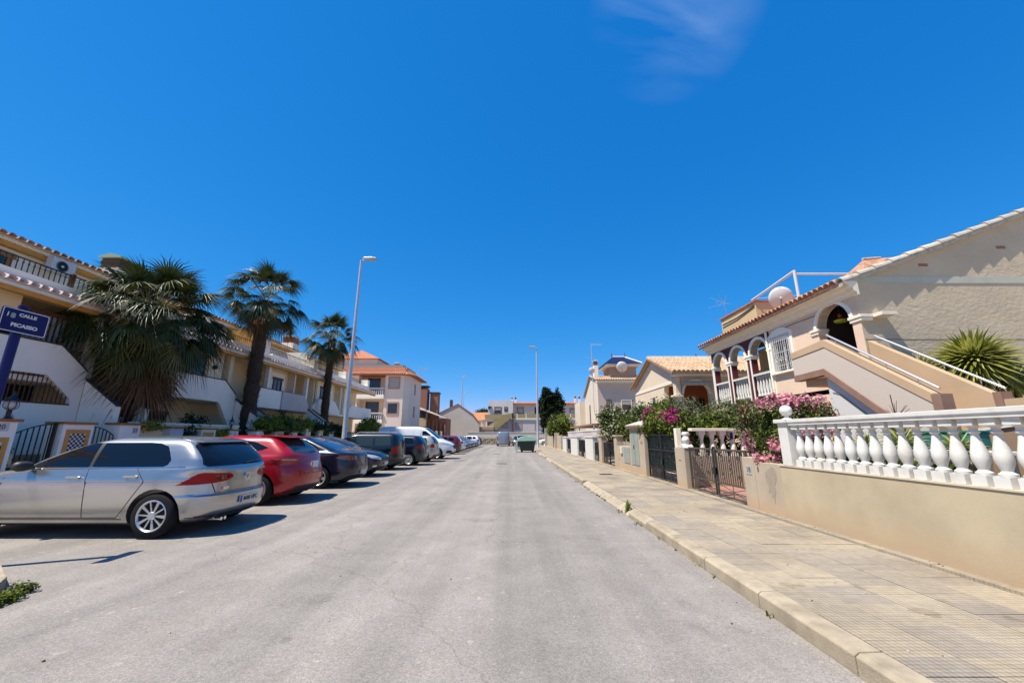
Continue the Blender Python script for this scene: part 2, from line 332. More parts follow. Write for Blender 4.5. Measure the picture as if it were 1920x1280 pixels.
# ---------------------------------------------------------------- foliage
def leaves(name, ells, n, size, mats, wts, parent=None, asp=.5, lump=.35, seed=1, up=.3, nclump=60, org=None, kind=None, hang=0):
    """n leaf quads spread through lumpy ellipsoids"""
    g = np.random.default_rng(seed); ells = np.array(ells, float)
    vol = ells[:,3]*ells[:,4]*ells[:,5]; pr = vol**.8/np.sum(vol**.8)
    def inside(k):
        e = ells[g.choice(len(ells), k, p=pr)]; d = g.normal(size=(k,3)); d /= np.linalg.norm(d, axis=1)[:,None]
        return e[:,:3]+d*e[:,3:6]*(g.random(k)**.45)[:,None], d
    cc, cdir = inside(nclump); idx = g.integers(0, nclump, n)
    av = (ells[:,3:6].mean())
    p1 = cc[idx]+g.normal(size=(n,3))*av*lump*.5; p2, d2 = inside(n); sel = g.random(n) < .62
    p = np.where(sel[:,None], p1, p2); d = np.where(sel[:,None], cdir[idx], d2)
    nr = d+g.normal(size=(n,3))*.75; nr[:,2] += up; nr /= np.linalg.norm(nr, axis=1)[:,None]
    t = g.normal(size=(n,3)); t[:,2] -= hang; t -= nr*np.sum(t*nr, axis=1)[:,None]; t /= np.linalg.norm(t, axis=1)[:,None]; b = np.cross(nr, t)
    s = (size*(.55+.9*g.random(n)))[:,None]
    V = np.stack([p-t*s, p+b*s*asp+nr*s*.12, p+t*s, p-b*s*asp+nr*s*.12], 1).reshape(-1, 3)
    org = Vector(org) if org is not None else Vector((ells[:,0].mean(), ells[:,1].mean(), (ells[:,2]-ells[:,5]).min()))
    V -= np.array(org)
    me = bpy.data.meshes.new(name); me.vertices.add(4*n); me.vertices.foreach_set('co', V.astype('f').ravel())
    me.loops.add(4*n); me.loops.foreach_set('vertex_index', np.arange(4*n, dtype='i'))
    me.polygons.add(n); me.polygons.foreach_set('loop_start', np.arange(0, 4*n, 4, dtype='i')); 
    # flowers sit outside: material choice weighted by position of the clump
    mi = g.choice(len(mats), n, p=np.array(wts)/sum(wts))
    if len(mats) > 1:
        fc = g.choice(len(mats), nclump, p=np.array(wts)/sum(wts)); mi = np.where(g.random(n) < .62, fc[idx], mi)
    me.update(calc_edges=True)
    for m in mats: me.materials.append(m)
    me.polygons.foreach_set('material_index', mi.astype('i')); me.validate(); me.update()
    o = bpy.data.objects.new(name, me); COL.objects.link(o); return place(o, org, parent, kind=kind)
def branches(c0, tips, r, mat_, parent, name='trunk', seed=1):
    mb = MB(); c0 = Vector(c0); g = random.Random(seed)
    fork = Vector(c0); fork.z += (min(t[2] for t in tips)-c0.z)*.45
    mb.cyl(c0, fork, r, r*.75, 8)
    for t in tips:
        t = Vector(t); m = (fork+t)/2+Vector((g.uniform(-.1,.1), g.uniform(-.1,.1), .05)); mb.cyl(fork, m, r*.6, r*.4, 6); mb.cyl(m, t, r*.4, r*.15, 6)
    return obj(name, mb, barkT, parent, smooth=50)
# ================================================================ SETTING
tag(obj('ground', MB().add([(-600,-200,-.06),(600,-200,-.06),(600,900,-.06),(-600,900,-.06)], [(0,1,2,3)]), gravel), kind='structure')
tag(obj('road', MB().add([(-9.0,-8,0),(2.15,-8,0),(2.15,80,0),(-9.0,80,0),(2.15,66,0),(40,66,0),(40,80,0),(-9.0,66,0),(-40,66,0),(-40,80,0)], [(0,1,2,3),(4,5,6,2),(8,7,3,9)]), ASPHALT), kind='structure')
# left pavement in front of the garden walls + the rounded tip at the junction
lp = obj('pavement', B(-10.9,-9.12,5.6,66,-.05,.12), concG, kind='structure')
tip = [(-14,5.42),(-6.9,5.30),(-6.3,5.05),(-5.45,4.62),(-4.88,4.22),(-4.62,3.9),(-4.55,3.4),(-4.55,-8),(-14,-8)]
obj('pavement', MB().prism([(x-.12 if x>-13 else x, y-.1 if y>0 else y) for x,y in tip], 'z', -.05, .118), mat('pale pavement', (.55,.50,.42), .9, (.44,.40,.33), 3, .4, 50, detail=7), kind='structure')
k = 0
def kerbpiece(poly, parent, zt=.13):
    return obj('kerb_stone', MB().prism(poly, 'z', -.04, zt), kerbM, parent, bevel=.012)
kt = obj('kerb', B(-14,-6.95,5.33,5.42,-.04,.115), kerbM, kind='structure')
for (a, b) in zip(tip[1:-1], tip[2:]):
    a = Vector(a); b = Vector(b); d = (b-a).normalized(); n = Vector((d.y, -d.x))*.15; ln = (b-a).length; q = max(1, round(ln/.9))
    for i in range(q):
        s = a+d*(ln*i/q+.004); e = a+d*(ln*(i+1)/q-.004); o_ = n if n.x < 0 else -n
        kerbpiece([tuple(s), tuple(e), tuple(e+o_), tuple(s+o_)], kt)
kl = obj('kerb', B(-9.12,-9.02,5.6,66,-.04,.10), kerbM, kind='structure')
# right kerb: stones 1 m long, dropped along the driveway
kr = obj('kerb', B(2.2,2.28,-6,64,-.05,.02), kerbM, kind='structure')
y = -2.0; i = 0; rk = random.Random(3)
while y < 62:
    ln = .98+rk.uniform(-.02,.02)
    if 7.6 < y < 12.3 or 22.0 < y < 26 or 30 < y < 34: zt, zi = .035, .125
    elif 6.7 < y <= 7.6: zt, zi = .085, .13
    else: zt, zi = .128, .133
    j = rk.uniform(-.006,.006); x0 = 2.155+j
    poly = [(x0, -.05), (2.333, -.05), (2.333, zi), (x0+.03, zt), (x0, zt-.02)]
    obj('kerb_stone', MB().prism(poly, 'y', y+.004, y+ln-.008), kerbM, kr, bevel=.008)
    y += ln; i += 1
# pavement on the right: slabs 40 cm
pv = obj('pavement', B(2.34,4.75,-6,62,-.05,.09), concG, kind='structure')
me = mesh_of('slab', MB().prism([(-.197,-.197),(.197,-.197),(.197,.197),(-.197,.197)], 'z', 0, .034), SLAB)
cnt = 0; rest = MB()
for r_ in range(150):
    yy = 1.4+.4*r_+.2
    for c_ in range(6):
        xx = 2.34+.2+.4*c_
        if xx > 4.6 and c_ == 5: xx = 2.34+.4*5+.105
        if r_ < 50:
            if r_ < 2 and c_ < 3: pass
            o = bpy.data.objects.new('slab', me); COL.objects.link(o); o.parent = pv
            o.location = Vector((xx, yy, .092+rk.uniform(-.002,.0025)))-ORG[pv.name]; o.rotation_euler = (rk.uniform(-.004,.004), rk.uniform(-.004,.004), 0)
            if c_ == 5: o.scale = (.5, 1, 1)
        else:
            w_ = .098 if c_ == 5 else .197
            rest.box(xx-w_, xx+w_, yy-.197, yy+.197, .085, .126)
obj('slab_field', rest, SLAB, pv, kind='stuff')
# covers
def cover(name, x, y, z, r, label, sq=False, w=.45, l=.3):
    t = thing(name, label, 'cover', (x,y,z))
    if sq:
        obj('frame', B(x-w/2,x+w/2,y-l/2,y+l/2,z,z+.008), ironG, t); obj('lid', B(x-w/2+.03,x+w/2-.03,y-l/2+.03,y+l/2-.03,z+.008,z+.014), iron, t)
    else:
        obj('frame', MB().lathe([(r,0),(r,.006)], (x,y,z), 28), concG, t); obj('lid', MB().lathe([(r*.88,.006),(r*.88,.012)], (x,y,z), 28), ironG, t)
cover('manhole_cover', -.55, 22.0, .0, .36, 'round iron manhole cover in the middle of the road, nearer one', False)
cover('manhole_cover', -1.3, 33.5, .0, .36, 'round iron manhole cover farther along the road, before the dumpster', False)
cover('pavement_cover', 3.33, 14.6, .127, 0, 'small rectangular iron cover set in the slabs of the right pavement', True)
obj('garden_ground', B(-40,-10.95,-8,66,-.05,.10), mat('garden paving', (.52,.44,.33), .9, (.44,.37,.28), 3, .4, 40), kind='structure')
obj('garden_ground', MB().box(4.72,60,-6,17.5,-.05,.125).box(4.72,60,17.5,62,-.05,.12), gravel, kind='structure')
obj('patio', B(4.8,8.2,8.2,11.9,.126,.14), redfloor, kind='structure')
# weeds, stones
def tuft(name, pts, label, n=14, h=.1, mats=(leafM,), seed=1, cat='weeds'):
    g = random.Random(seed); mb = MB()
    for (x,y,z) in pts:
        for _ in range(n):
            a = g.uniform(0,6.28); l_ = h*g.uniform(.4,1.2); sp = g.uniform(.1,.8)*l_; w_ = .006+.25*l_*.2; c,s_ = math.cos(a), math.sin(a)
            bx = x+g.gauss(0,.03); by = y+g.gauss(0,.03)
            mb.add([(bx-s_*w_,by+c*w_,z),(bx+s_*w_,by-c*w_,z),(bx+c*sp*.6+s_*w_,by+s_*sp*.6-c*w_,z+l_*.7),(bx+c*sp,by+s_*sp,z+l_),(bx+c*sp*.6-s_*w_,by+s_*sp*.6+c*w_,z+l_*.7)], [(0,1,2,3,4)], g.randrange(len(mats)))
    return obj(name, mb, list(mats), kind='stuff', label=label)
g = random.Random(5)
leaves('weeds', [(-4.66,4.16,.04,.10,.14,.05),(-4.52,3.92,.04,.08,.18,.05),(-4.46,3.6,.03,.06,.2,.04)], 1800, .016, [leafM, leafD, leafL], [4,3,3], seed=3, up=1.2, nclump=60, kind='stuff')['label'] = 'low green weeds at the foot of the left pavement tip'
pts = [(2.13+g.uniform(-.01,.02), yy, 0) for yy in [4.6,5.0,5.6,6.2,7.05,7.2,8.2,8.35,9.6,9.9,10.2,10.4,10.9,11.5,12.0,12.6,13.4,15,3.7,16.5,19]]
tuft('kerb_weeds', pts, 'dry green tufts growing along the foot of the right kerb', 8, .045, (leafM, leafO), 4)
tuft('weed', [(2.2, 8.05, .02)], 'single tall thin weed growing at the dropped kerb', 12, .2, (leafM,), 9).update_tag()
mb = MB()
for _ in range(260):
    x, y = g.choice([(g.uniform(-4,2.1), g.uniform(2,12)), (g.uniform(1.6,2.14), g.uniform(2.4,20)), (g.uniform(2.4,4.5), g.uniform(2.8,10)), (g.gauss(4.5,.03), g.uniform(3,9)), (g.uniform(-6,2), g.uniform(4,30))])
    z = .127 if x > 2.3 else 0; r_ = g.uniform(.003,.011)
    mb.lathe([(r_,0),(r_*.8,r_*.8),(r_*.2,r_)], (x,y,z), 5, rot=g.random(), mi=g.choice([0,0,1]))
obj('grit', mb, [concG, barkT], kind='stuff', label='loose grit and dry leaf crumbs on the road and pavement')
# ================================================================ VEHICLES
def paint(name, col, metal=.0, rough=.28): 
    m = mat(name, col, rough, metal=metal, coat=.6); return m
P_sil = paint('silver car paint', (.43,.425,.415), .85, .27); P_red = paint('red car paint', (.34,.003,.010), .1)
P_nav = paint('navy car paint', (.006,.009,.022), .2); P_blk = paint('black car paint', (.006,.007,.009), .1)
P_whi = paint('white car paint', (.74,.75,.76)); P_bei = paint('beige car paint', (.44,.40,.35), .4); P_gre = paint('grey car paint', (.15,.155,.16), .4)
P_brn = paint('bronze car paint', (.10,.085,.05), .4); P_blu = paint('blue car paint', (.02,.06,.16), .3); P_gvan = paint('grey blue van paint', (.24,.27,.33), .2)
rubber = mat('tyre rubber', (.008,.008,.009), .85, (.014,.0135,.013), 9, .2, 60, spec=.25); alloy = mat('alloy', (.60,.60,.60), .32, metal=.75); hub = mat('wheel cover', (.42,.43,.44), .4, metal=.5)
trimB = mat('black trim', (.02,.02,.021), .55); lampR = mat('red lamp lens', (.42,.004,.010), .25, spec=.25); lampRd = mat('dark red lamp lens', (.14,.004,.006), .1, coat=.8)
lampC = mat('clear lamp lens', (.60,.62,.62), .08, metal=.3, coat=.8); plateW = mat('plate white', (.72,.73,.74), .4); plateB = mat('plate blue', (.01,.03,.35), .4); chrome = mat('chrome', (.75,.75,.76), .12, metal=1)
seatM = mat('car seat fabric', (.12,.12,.125), .8); glassT = None
def mk_glass(name, tint, tr):
    m = bpy.data.materials.new(name); m.use_nodes = True; t = m.node_tree; l = t.links.new; b = t.nodes['Principled BSDF']
    b.inputs['Base Color'].default_value = (*tint, 1); b.inputs['Roughness'].default_value = .03; b.inputs['Specular IOR Level'].default_value = .42
    ts = t.nodes.new('ShaderNodeBsdfTransparent'); ts.inputs[0].default_value = (.55,.62,.62,1); ms = t.nodes.new('ShaderNodeMixShader'); ms.inputs[0].default_value = tr
    l(b.outputs[0], ms.inputs[1]); l(ts.outputs[0], ms.inputs[2]); l(ms.outputs[0], t.nodes['Material Output'].inputs[0]); return m
autoG = mk_glass('car glass dark', (.005,.007,.012), .0)
autoG2 = mk_glass('car glass light', (.025,.04,.045), .0)

def interp(tab, z):
    """monotone cubic through the table rows"""
    zs = [r[0] for r in tab]
    if z <= zs[0]: return list(tab[0][1:])
    if z >= zs[-1]: return list(tab[-1][1:])
    k = max(i for i in range(len(zs)-1) if zs[i] <= z); h = zs[k+1]-zs[k]; t = (z-zs[k])/h; out = []
    for j in range(1, len(tab[0])):
        def sl(i): return (tab[i+1][j]-tab[i][j])/(zs[i+1]-zs[i])
        def tg(i):
            if i == 0: return sl(0)
            if i == len(zs)-1: return sl(i-1)
            a, b = sl(i-1), sl(i); return 0 if a*b <= 0 else 2*a*b/(a+b)
        m0, m1 = tg(k)*h, tg(k+1)*h; a, b = tab[k][j], tab[k+1][j]
        out.append((2*t**3-3*t*t+1)*a+(t**3-2*t*t+t)*m0+(-2*t**3+3*t*t)*b+(t**3-t*t)*m1)
    return out
NY = 2.6
def nx_(z, zb=.9): t = min(1, max(0, (z-.85)/.25)); return 9+7*t
class Shape:
    def __init__(s, tab): s.tab = tab
    def ends(s, z): return interp(s.tab, z)
    def y(s, x, z):
        xr, xf, W = s.ends(z)[:3]; xc = (xr+xf)/2; Lh = (xf-xr)/2; u = min(1, abs((x-xc)/Lh)); return W*max(0, 1-u**nx_(z))**(1/NY)
    def x(s, y, z, rear=True):
        xr, xf, W = s.ends(z)[:3]; xc = (xr+xf)/2; Lh = (xf-xr)/2; u = min(.999, abs(y/W)); q = Lh*(1-u**NY)**(1/nx_(z)); return xc-q if rear else xc+q
    def body(s, zs, arches, ra, y_in):
        vs_ = []; UM = .972; tt = np.linspace(-1, 1, 52); us = [float(UM*np.sign(t)*(1-(1-abs(t))**1.6)) for t in tt]
        for z in zs:
            xr, xf, W = s.ends(z)[:3]; xc = (xr+xf)/2; Lh = (xf-xr)/2; ring = []; NX = nx_(z); yend = (1-UM**NX)**(1/NY); ye = list(np.linspace(-yend, yend, 23))[1:-1]
            for u in us: ring.append((xc+Lh*u, W*(1-abs(u)**NX)**(1/NY), z))
            for q in ye[::-1]: ring.append((xc+Lh*(1-abs(q)**NY)**(1/NX), W*q, z))
            for u in us[::-1]: ring.append((xc+Lh*u, -W*(1-abs(u)**NX)**(1/NY), z))
            for q in ye: ring.append((xc-Lh*(1-abs(q)**NY)**(1/NX), W*q, z))
            vs_.append(ring)
        n = len(vs_[0]); mb = MB(); fs = []
        for k in range(len(zs)-1):
            for i in range(n): fs.append((k*n+(i+1)%n, k*n+i, (k+1)*n+i, (k+1)*n+(i+1)%n))
        fs.append(tuple(range(n))); fs.append(tuple(range((len(zs)-1)*n, len(zs)*n))[::-1])
        mb.add([p for r in vs_ for p in r], fs)
        me = mesh_of('body', mb, [P_sil, trimB])
        bm = bmesh.new(); bm.from_mesh(me); bmesh.ops.recalc_face_normals(bm, faces=bm.faces); bm.to_mesh(me); bm.free()
        ob = bpy.data.objects.new('b', me); COL.objects.link(ob)
        cb = MB()
        for (ax, rz) in arches:
            for sg in (-1, 1): cb.lathe([(ra, 0), (ra, .62)], (ax, sg*y_in if sg > 0 else -y_in-.62, rz), 28, ax='y')
        cm = mesh_of('c', cb, [trimB]); co = bpy.data.objects.new('c', cm); COL.objects.link(co)
        bm = bmesh.new(); bm.from_mesh(cm); bmesh.ops.recalc_face_normals(bm, faces=bm.faces); bm.to_mesh(cm); bm.free()
        md = ob.modifiers.new('b', 'BOOLEAN'); md.object = co; md.operation = 'DIFFERENCE'; md.solver = 'EXACT'
        dg = bpy.context.evaluated_depsgraph_get(); out = bpy.data.meshes.new_from_object(ob.evaluated_get(dg))
        bpy.data.objects.remove(ob); bpy.data.objects.remove(co)
        for p in out.polygons:
            c = p.center; inner = any(math.hypot(c.x-ax, c.z-rz) < ra+.002 and abs(c.y) > y_in-.01 and (abs(p.normal.y) < .5 or abs(c.y) < y_in+.01) for ax, rz in arches)
            p.material_index = 1 if inner or c.z < s.tab[0][0]+.004 else 0; p.use_smooth = True
        out.set_sharp_from_angle(angle=R(32)); return out
    def wrap(s, a, z, o, front=False):
        """a: metres along the outline from the 45 degree corner point, minus towards the rear (or nose) middle"""
        key = (round(z, 3), front); C_ = s.__dict__.setdefault('cache', {})
        if key not in C_:
            xr, xf, W = s.ends(z)[:3]; xc = (xr+xf)/2; Lh = (xf-xr)/2; n_ = nx_(z); P = []
            for i in range(61): y = i/60*.8; P.append((-Lh*(1-y**NY)**(1/n_), y*W))
            ue = (1-.8**NY)**(1/n_)
            for i in range(1, 90): u = ue*(1-i/90); P.append((-Lh*u, W*(1-u**n_)**(1/NY)))
            P = [Vector(p) for p in P]; S_ = [0]
            for p, q in zip(P, P[1:]): S_.append(S_[-1]+(q-p).length)
            k = min(range(1, len(P)-1), key=lambda i: abs(abs((P[i+1]-P[i-1]).normalized().x)-.707)); C_[key] = (P, [v-S_[k] for v in S_], xc)
        P, S_, xc = C_[key]; i = max(0, min(len(P)-2, int(np.searchsorted(S_, a))-1)); t = (a-S_[i])/(S_[i+1]-S_[i]); p = P[i].lerp(P[i+1], max(0, min(1, t))); d = (P[i+1]-P[i]).normalized(); n_ = Vector((-d.y, d.x)); p = p+n_*o
        return (xc+(-p.x if front else p.x), p.y, z)
    def patch(s, mode, poly, off=.004, sg=1, step=.05, skirt=.03, mi=0, mb=None):
        """polygon in (x,z) [side], (y,z) [rear/front] laid on the body surface"""
        bm = bmesh.new(); vs_ = [bm.verts.new((p[0], p[1], 0)) for p in poly]; bm.faces.new(vs_)
        lo = [min(p[i] for p in poly) for i in (0,1)]; hi = [max(p[i] for p in poly) for i in (0,1)]
        for i in (0, 1):
            c = lo[i]+step
            while c < hi[i]-.005:
                nrm = (1,0,0) if i == 0 else (0,1,0); bmesh.ops.bisect_plane(bm, geom=bm.verts[:]+bm.edges[:]+bm.faces[:], plane_co=(c*(i==0), c*(i==1), 0), plane_no=nrm); c += step
        bm.verts.index_update()
        def M(a, b, o):
            if mode in ('wrapr', 'wrapf'): q = s.wrap(a, b, o, mode == 'wrapf'); return (q[0], sg*q[1], q[2])
            if mode == 'side': return (a, sg*(s.y(a, b)+o), b)
            q = s.x(a, b, mode == 'rear'); return (q-o if mode == 'rear' else q+o, a, b)
        n = len(bm.verts); V = [M(v.co.x, v.co.y, off) for v in bm.verts]+[M(v.co.x, v.co.y, -skirt) for v in bm.verts]
        F = [[v.index for v in f.verts] for f in bm.faces]; ed = [(e.verts[0].index, e.verts[1].index) for e in bm.edges if e.is_boundary]
        bm.free(); mb = mb or MB(); mb.add(V, [tuple(f) for f in F]+[(a, b, b+n, a+n) for a, b in ed], mi); return mb
def strip(p, q, w_):
    d = Vector((q[0]-p[0], q[1]-p[1])).normalized(); n = Vector((-d.y, d.x))*w_/2; return [(p[0]-n.x,p[1]-n.y),(q[0]-n.x,q[1]-n.y),(q[0]+n.x,q[1]+n.y),(p[0]+n.x,p[1]+n.y)]
def wheel_meshes(r, style, w_=.2, cm=None):
    t = MB(); rr = r*.70; t.lathe([(rr*.9,-w_/2+.03),(rr,-w_/2),(r-.03,-w_/2),(r-.008,-w_/2+.02),(r,-w_/2+.04),(r,w_/2-.04),(r-.008,w_/2-.02),(r-.03,w_/2),(rr,w_/2),(rr*.9,w_/2-.03)], (0,0,0), 36, ax='y')
    rim = MB(); yo = -w_/2-.001
    # outer ring
    vs_ = []; n = 36
    for (q, h) in [(rr+.004, yo+.004),(rr-.012, yo-.003),(rr-.028, yo+.012),(rr-.034, yo+.07)]:
        vs_ += [(q*math.cos(2*math.pi*i/n), h, q*math.sin(2*math.pi*i/n)) for i in range(n)]
    rim.add(vs_, [(k*n+i, k*n+(i+1)%n, (k+1)*n+(i+1)%n, (k+1)*n+i) for k in range(3) for i in range(n)])
    rim.lathe([(.052,-.012),(.06,0),(.06,.05)], (0,yo+.014,0), 16, ax='y')
    ns, wi, wo, pair = {'ten': (10,.022,.034,0), 'five': (5,.03,.05,.24), 'six': (6,.05,.085,0), 'steel': (8,.06,.085,0)}[style]
    for k in range(ns):
        for dd in ((-pair/2, pair/2) if pair else (0,)):
            a = 2*math.pi*k/ns+dd*1.0; c, s_ = math.cos(a), math.sin(a); a0 = 2*math.pi*k/ns+dd*.35; c0, s0 = math.cos(a0), math.sin(a0)
            def pt(c_, s__, q, o, h): return (q*c_-o*s__, h, q*s__+o*c_)
            wi_ = wi*(.55 if pair else 1); wo_ = wo*(.5 if pair else (1.25 if k % 2 else .55) if style == 'ten' else 1)
            i0 = pt(c0,s0,.045,wi_/2,yo+.018); i1 = pt(c0,s0,.045,-wi_/2,yo+.018); o0 = pt(c,s_,rr-.022,wo_/2,yo+.008); o1 = pt(c,s_,rr-.022,-wo_/2,yo+.008)
            back = [(p[0],p[1]+.03,p[2]) for p in (i0,i1,o1,o0)]
            rim.add([i0,i1,o1,o0]+back, [(0,1,2,3),(0,4,5,1),(1,5,6,2),(2,6,7,3),(3,7,4,0)])
    disc = MB(); disc.lathe([(rr-.03,.0),(rr-.03,.02)], (0,yo+.062,0), 24, ax='y')
    return mesh_of('wheel', t, rubber, 50), mesh_of('rim', rim, cm or alloy, 40), mesh_of('brake_disc', disc, trimB, 40)
WM = {}
def lin(a, b, n): return [a+(b-a)*i/(n-1) for i in range(n)]
def plate(T, x, y, z, s_, text, w_=.46, h=.105, rear=True, tilt=0):
    d = -1 if rear else 1
    p = obj('number_plate', B(x, x+d*.014, y-w_/2, y+w_/2, z-h/2, z+h/2), plateW, T)
    yy = y+w_/2*(1 if rear else -1)
    # looking at the rear (along +x) the car's left (+y) is on the left
    obj('country_band', B(x+d*.015, x+d*.0165, yy, yy-(.045 if rear else -.045), z-h/2+.004, z+h/2-.004), plateB, p)
    if text:
        dy = -1 if rear else 1
        obj('lettering', text_mb(text, h*.86, lambda u,v,e: (x+d*(.0165+e), y+dy*(u+.022), z+v*.95), sx=.93, extrude=.001, bold=.003), trimB, p)
def build_car(spec):
    T = thing('parked_car' if spec.get('kind','car') == 'car' else 'van', spec['label'], spec.get('cat','car'), (0,0,0), spec.get('group'))
    ORG[T.name] = Vector((0,0,0)); S = Shape(spec['tab']); tab = spec['tab']; wr = spec['wr']; ar = spec['axles']
    zs = sorted(set([round(v,4) for v in lin(tab[0][0], .9, 16)+lin(.9, tab[-1][0]-.06, 22)+lin(tab[-1][0]-.06, tab[-1][0], 9)+[r[0] for r in tab]]))
    bm_ = S.body(zs, [(a, wr) for a in ar], spec.get('ra', wr+.055), spec.get('yin', .60))
    bm_.materials.clear(); bm_.materials.append(spec['paint']); bm_.materials.append(trimB)
    bo = bpy.data.objects.new('body', bm_); COL.objects.link(bo); place(bo, (0,0,0), T)
    gl = spec.get('glass', autoG)
    for (nm, mode, poly, m_, off) in spec['patches']:
        for sg in ((1,-1) if mode in ('side','wrapr','wrapf') else (1,)):
            o = obj(nm, S.patch(mode, poly, off, sg, step=.035 if mode != 'side' else .05), m_ or gl, T, smooth=45)
        
    for (nm, mode, poly, m_, off) in spec.get('mirror', []):   # rear/front pieces that come in pairs
        for sg in (1, -1): obj(nm, S.patch(mode, [(sg*p[0], p[1]) for p in poly], off, step=.035), m_, T, smooth=45)
    gap = {}
    for (p, q, w_) in spec['gaps']:
        for sg in (1, -1): gap[sg] = S.patch('side', strip(p, q, w_), .0035, sg, step=.09, skirt=.004, mb=gap.get(sg))
    for sg in gap: obj('door_seam', gap[sg], trimB, T, kind='stuff')
    for (p, q, w_) in spec.get('rgaps', []): obj('tailgate_seam', S.patch('rear', strip(p, q, w_), .0035, step=.08, skirt=.004), trimB, T)
    for (x, z) in spec['handles']:
        for sg in (1, -1):
            y_ = S.y(x, z)
            h_ = MB(); h_.prism([(x-.095,z-.016),(x+.095,z-.016),(x+.105,z+.004),(x+.08,z+.018),(x-.08,z+.018),(x-.105,z+.004)], 'y', sg*(y_+.022), sg*(y_+.042)); h_.box(x-.085,x-.06,sg*(y_-.01),sg*(y_+.022),z-.01,z+.01); h_.box(x+.06,x+.085,sg*(y_-.01),sg*(y_+.022),z-.01,z+.01)
            obj('door_handle', h_, spec.get('hmat', spec['paint']), T, bevel=.005)
    mx, mz = spec['mirrorpos']
    for sg in (1, -1):
        y_ = S.y(mx, mz); mb = MB(); mb.cyl((mx,sg*(y_-.03),mz-.0),(mx+.0,sg*(y_+.09),mz+.0),.025,.025,8)
        mb.lathe([(.02,-.11),(.075,-.10),(.095,-.03),(.095,.05),(.07,.10),(.02,.115)], (mx,sg*(y_+.15),mz+.03), 14, ax='y')
        for i in range(len(mb.v)): 
            v = mb.v[i]; mb.v[i] = (mx+(v[0]-mx)*.75, v[1], mz+.03+(v[2]-mz-.03)*.75)
        obj('wing_mirror', mb, spec.get('mirmat', spec['paint']), T, smooth=50)
    key = (wr, spec['rim'], spec['rimmat'].name)
    if key not in WM: WM[key] = wheel_meshes(wr, spec['rim'], .21, spec['rimmat'])
    for a in ar:
        for sg in (-1, 1):
            yw = sg*(spec['tr']); o = bpy.data.objects.new('wheel', WM[key][0]); COL.objects.link(o); place(o, (a, yw, wr), T)
            if sg > 0: o.rotation_euler = (0,0,math.pi)
            for me_, nm in ((WM[key][1], 'rim'), (WM[key][2], 'brake_disc')):
                c = bpy.data.objects.new(nm, me_); COL.objects.link(c); c.parent = o; ORG[c.name] = ORG[o.name]
            o.rotation_euler.y = .3*len(ORG) % 1
    for e in spec.get('extra', []): e(T, S)
    return T
def place_car(T, x, y, face='in', label=None, group=None, recol=None, rot=0):
    """face 'in': nose to the left kerb (rear to the road); 'out': nose to the road"""
    T.location = (x, y, 0); T.rotation_euler = (0, 0, (math.pi if face == 'in' else 0)+rot)
    if label: T['label'] = label
    if group: T['group'] = group
    if recol:
        for ch in T.children:
            if ch.name.split('.')[0] in ('body','door_handle','wing_mirror') and (ch.data.materials[0].name.endswith('car paint')):
                ch.material_slots[0].link = 'OBJECT'; ch.material_slots[0].material = recol
    return T
G_ = 'cars parked side by side along the left of the street'
# --- silver hatchback -------------------------------------------------------
Lh = 2.13
tab_golf = [(.17,-1.80,1.86,.74),(.22,-1.98,1.98,.84),(.34,-2.10,2.08,.875),(.46,-2.125,2.12,.885),(.56,-2.12,2.13,.888),(.585,-2.07,2.125,.888),(.70,-2.055,2.08,.889),(.775,-2.048,1.99,.884),(.79,-2.045,1.98,.896),(.835,-2.04,1.88,.888),(.90,-2.03,1.58,.868),(.96,-2.01,1.12,.845),
            (1.0,-1.98,.98,.822),(1.12,-1.885,.72,.775),(1.25,-1.745,.40,.715),(1.35,-1.60,.08,.655),(1.39,-1.50,-.10,.60),(1.43,-1.20,-.30,.50),(1.447,-.95,-.45,.36),(1.452,-.85,-.55,.22)]
def text_badge(T, x, y, z, s, size):
    obj('lettering', text_mb(s, size, lambda u,v,e: (x-e-.002, y-u, z+v), extrude=.003, sx=1.15, bold=.002), chrome, T)
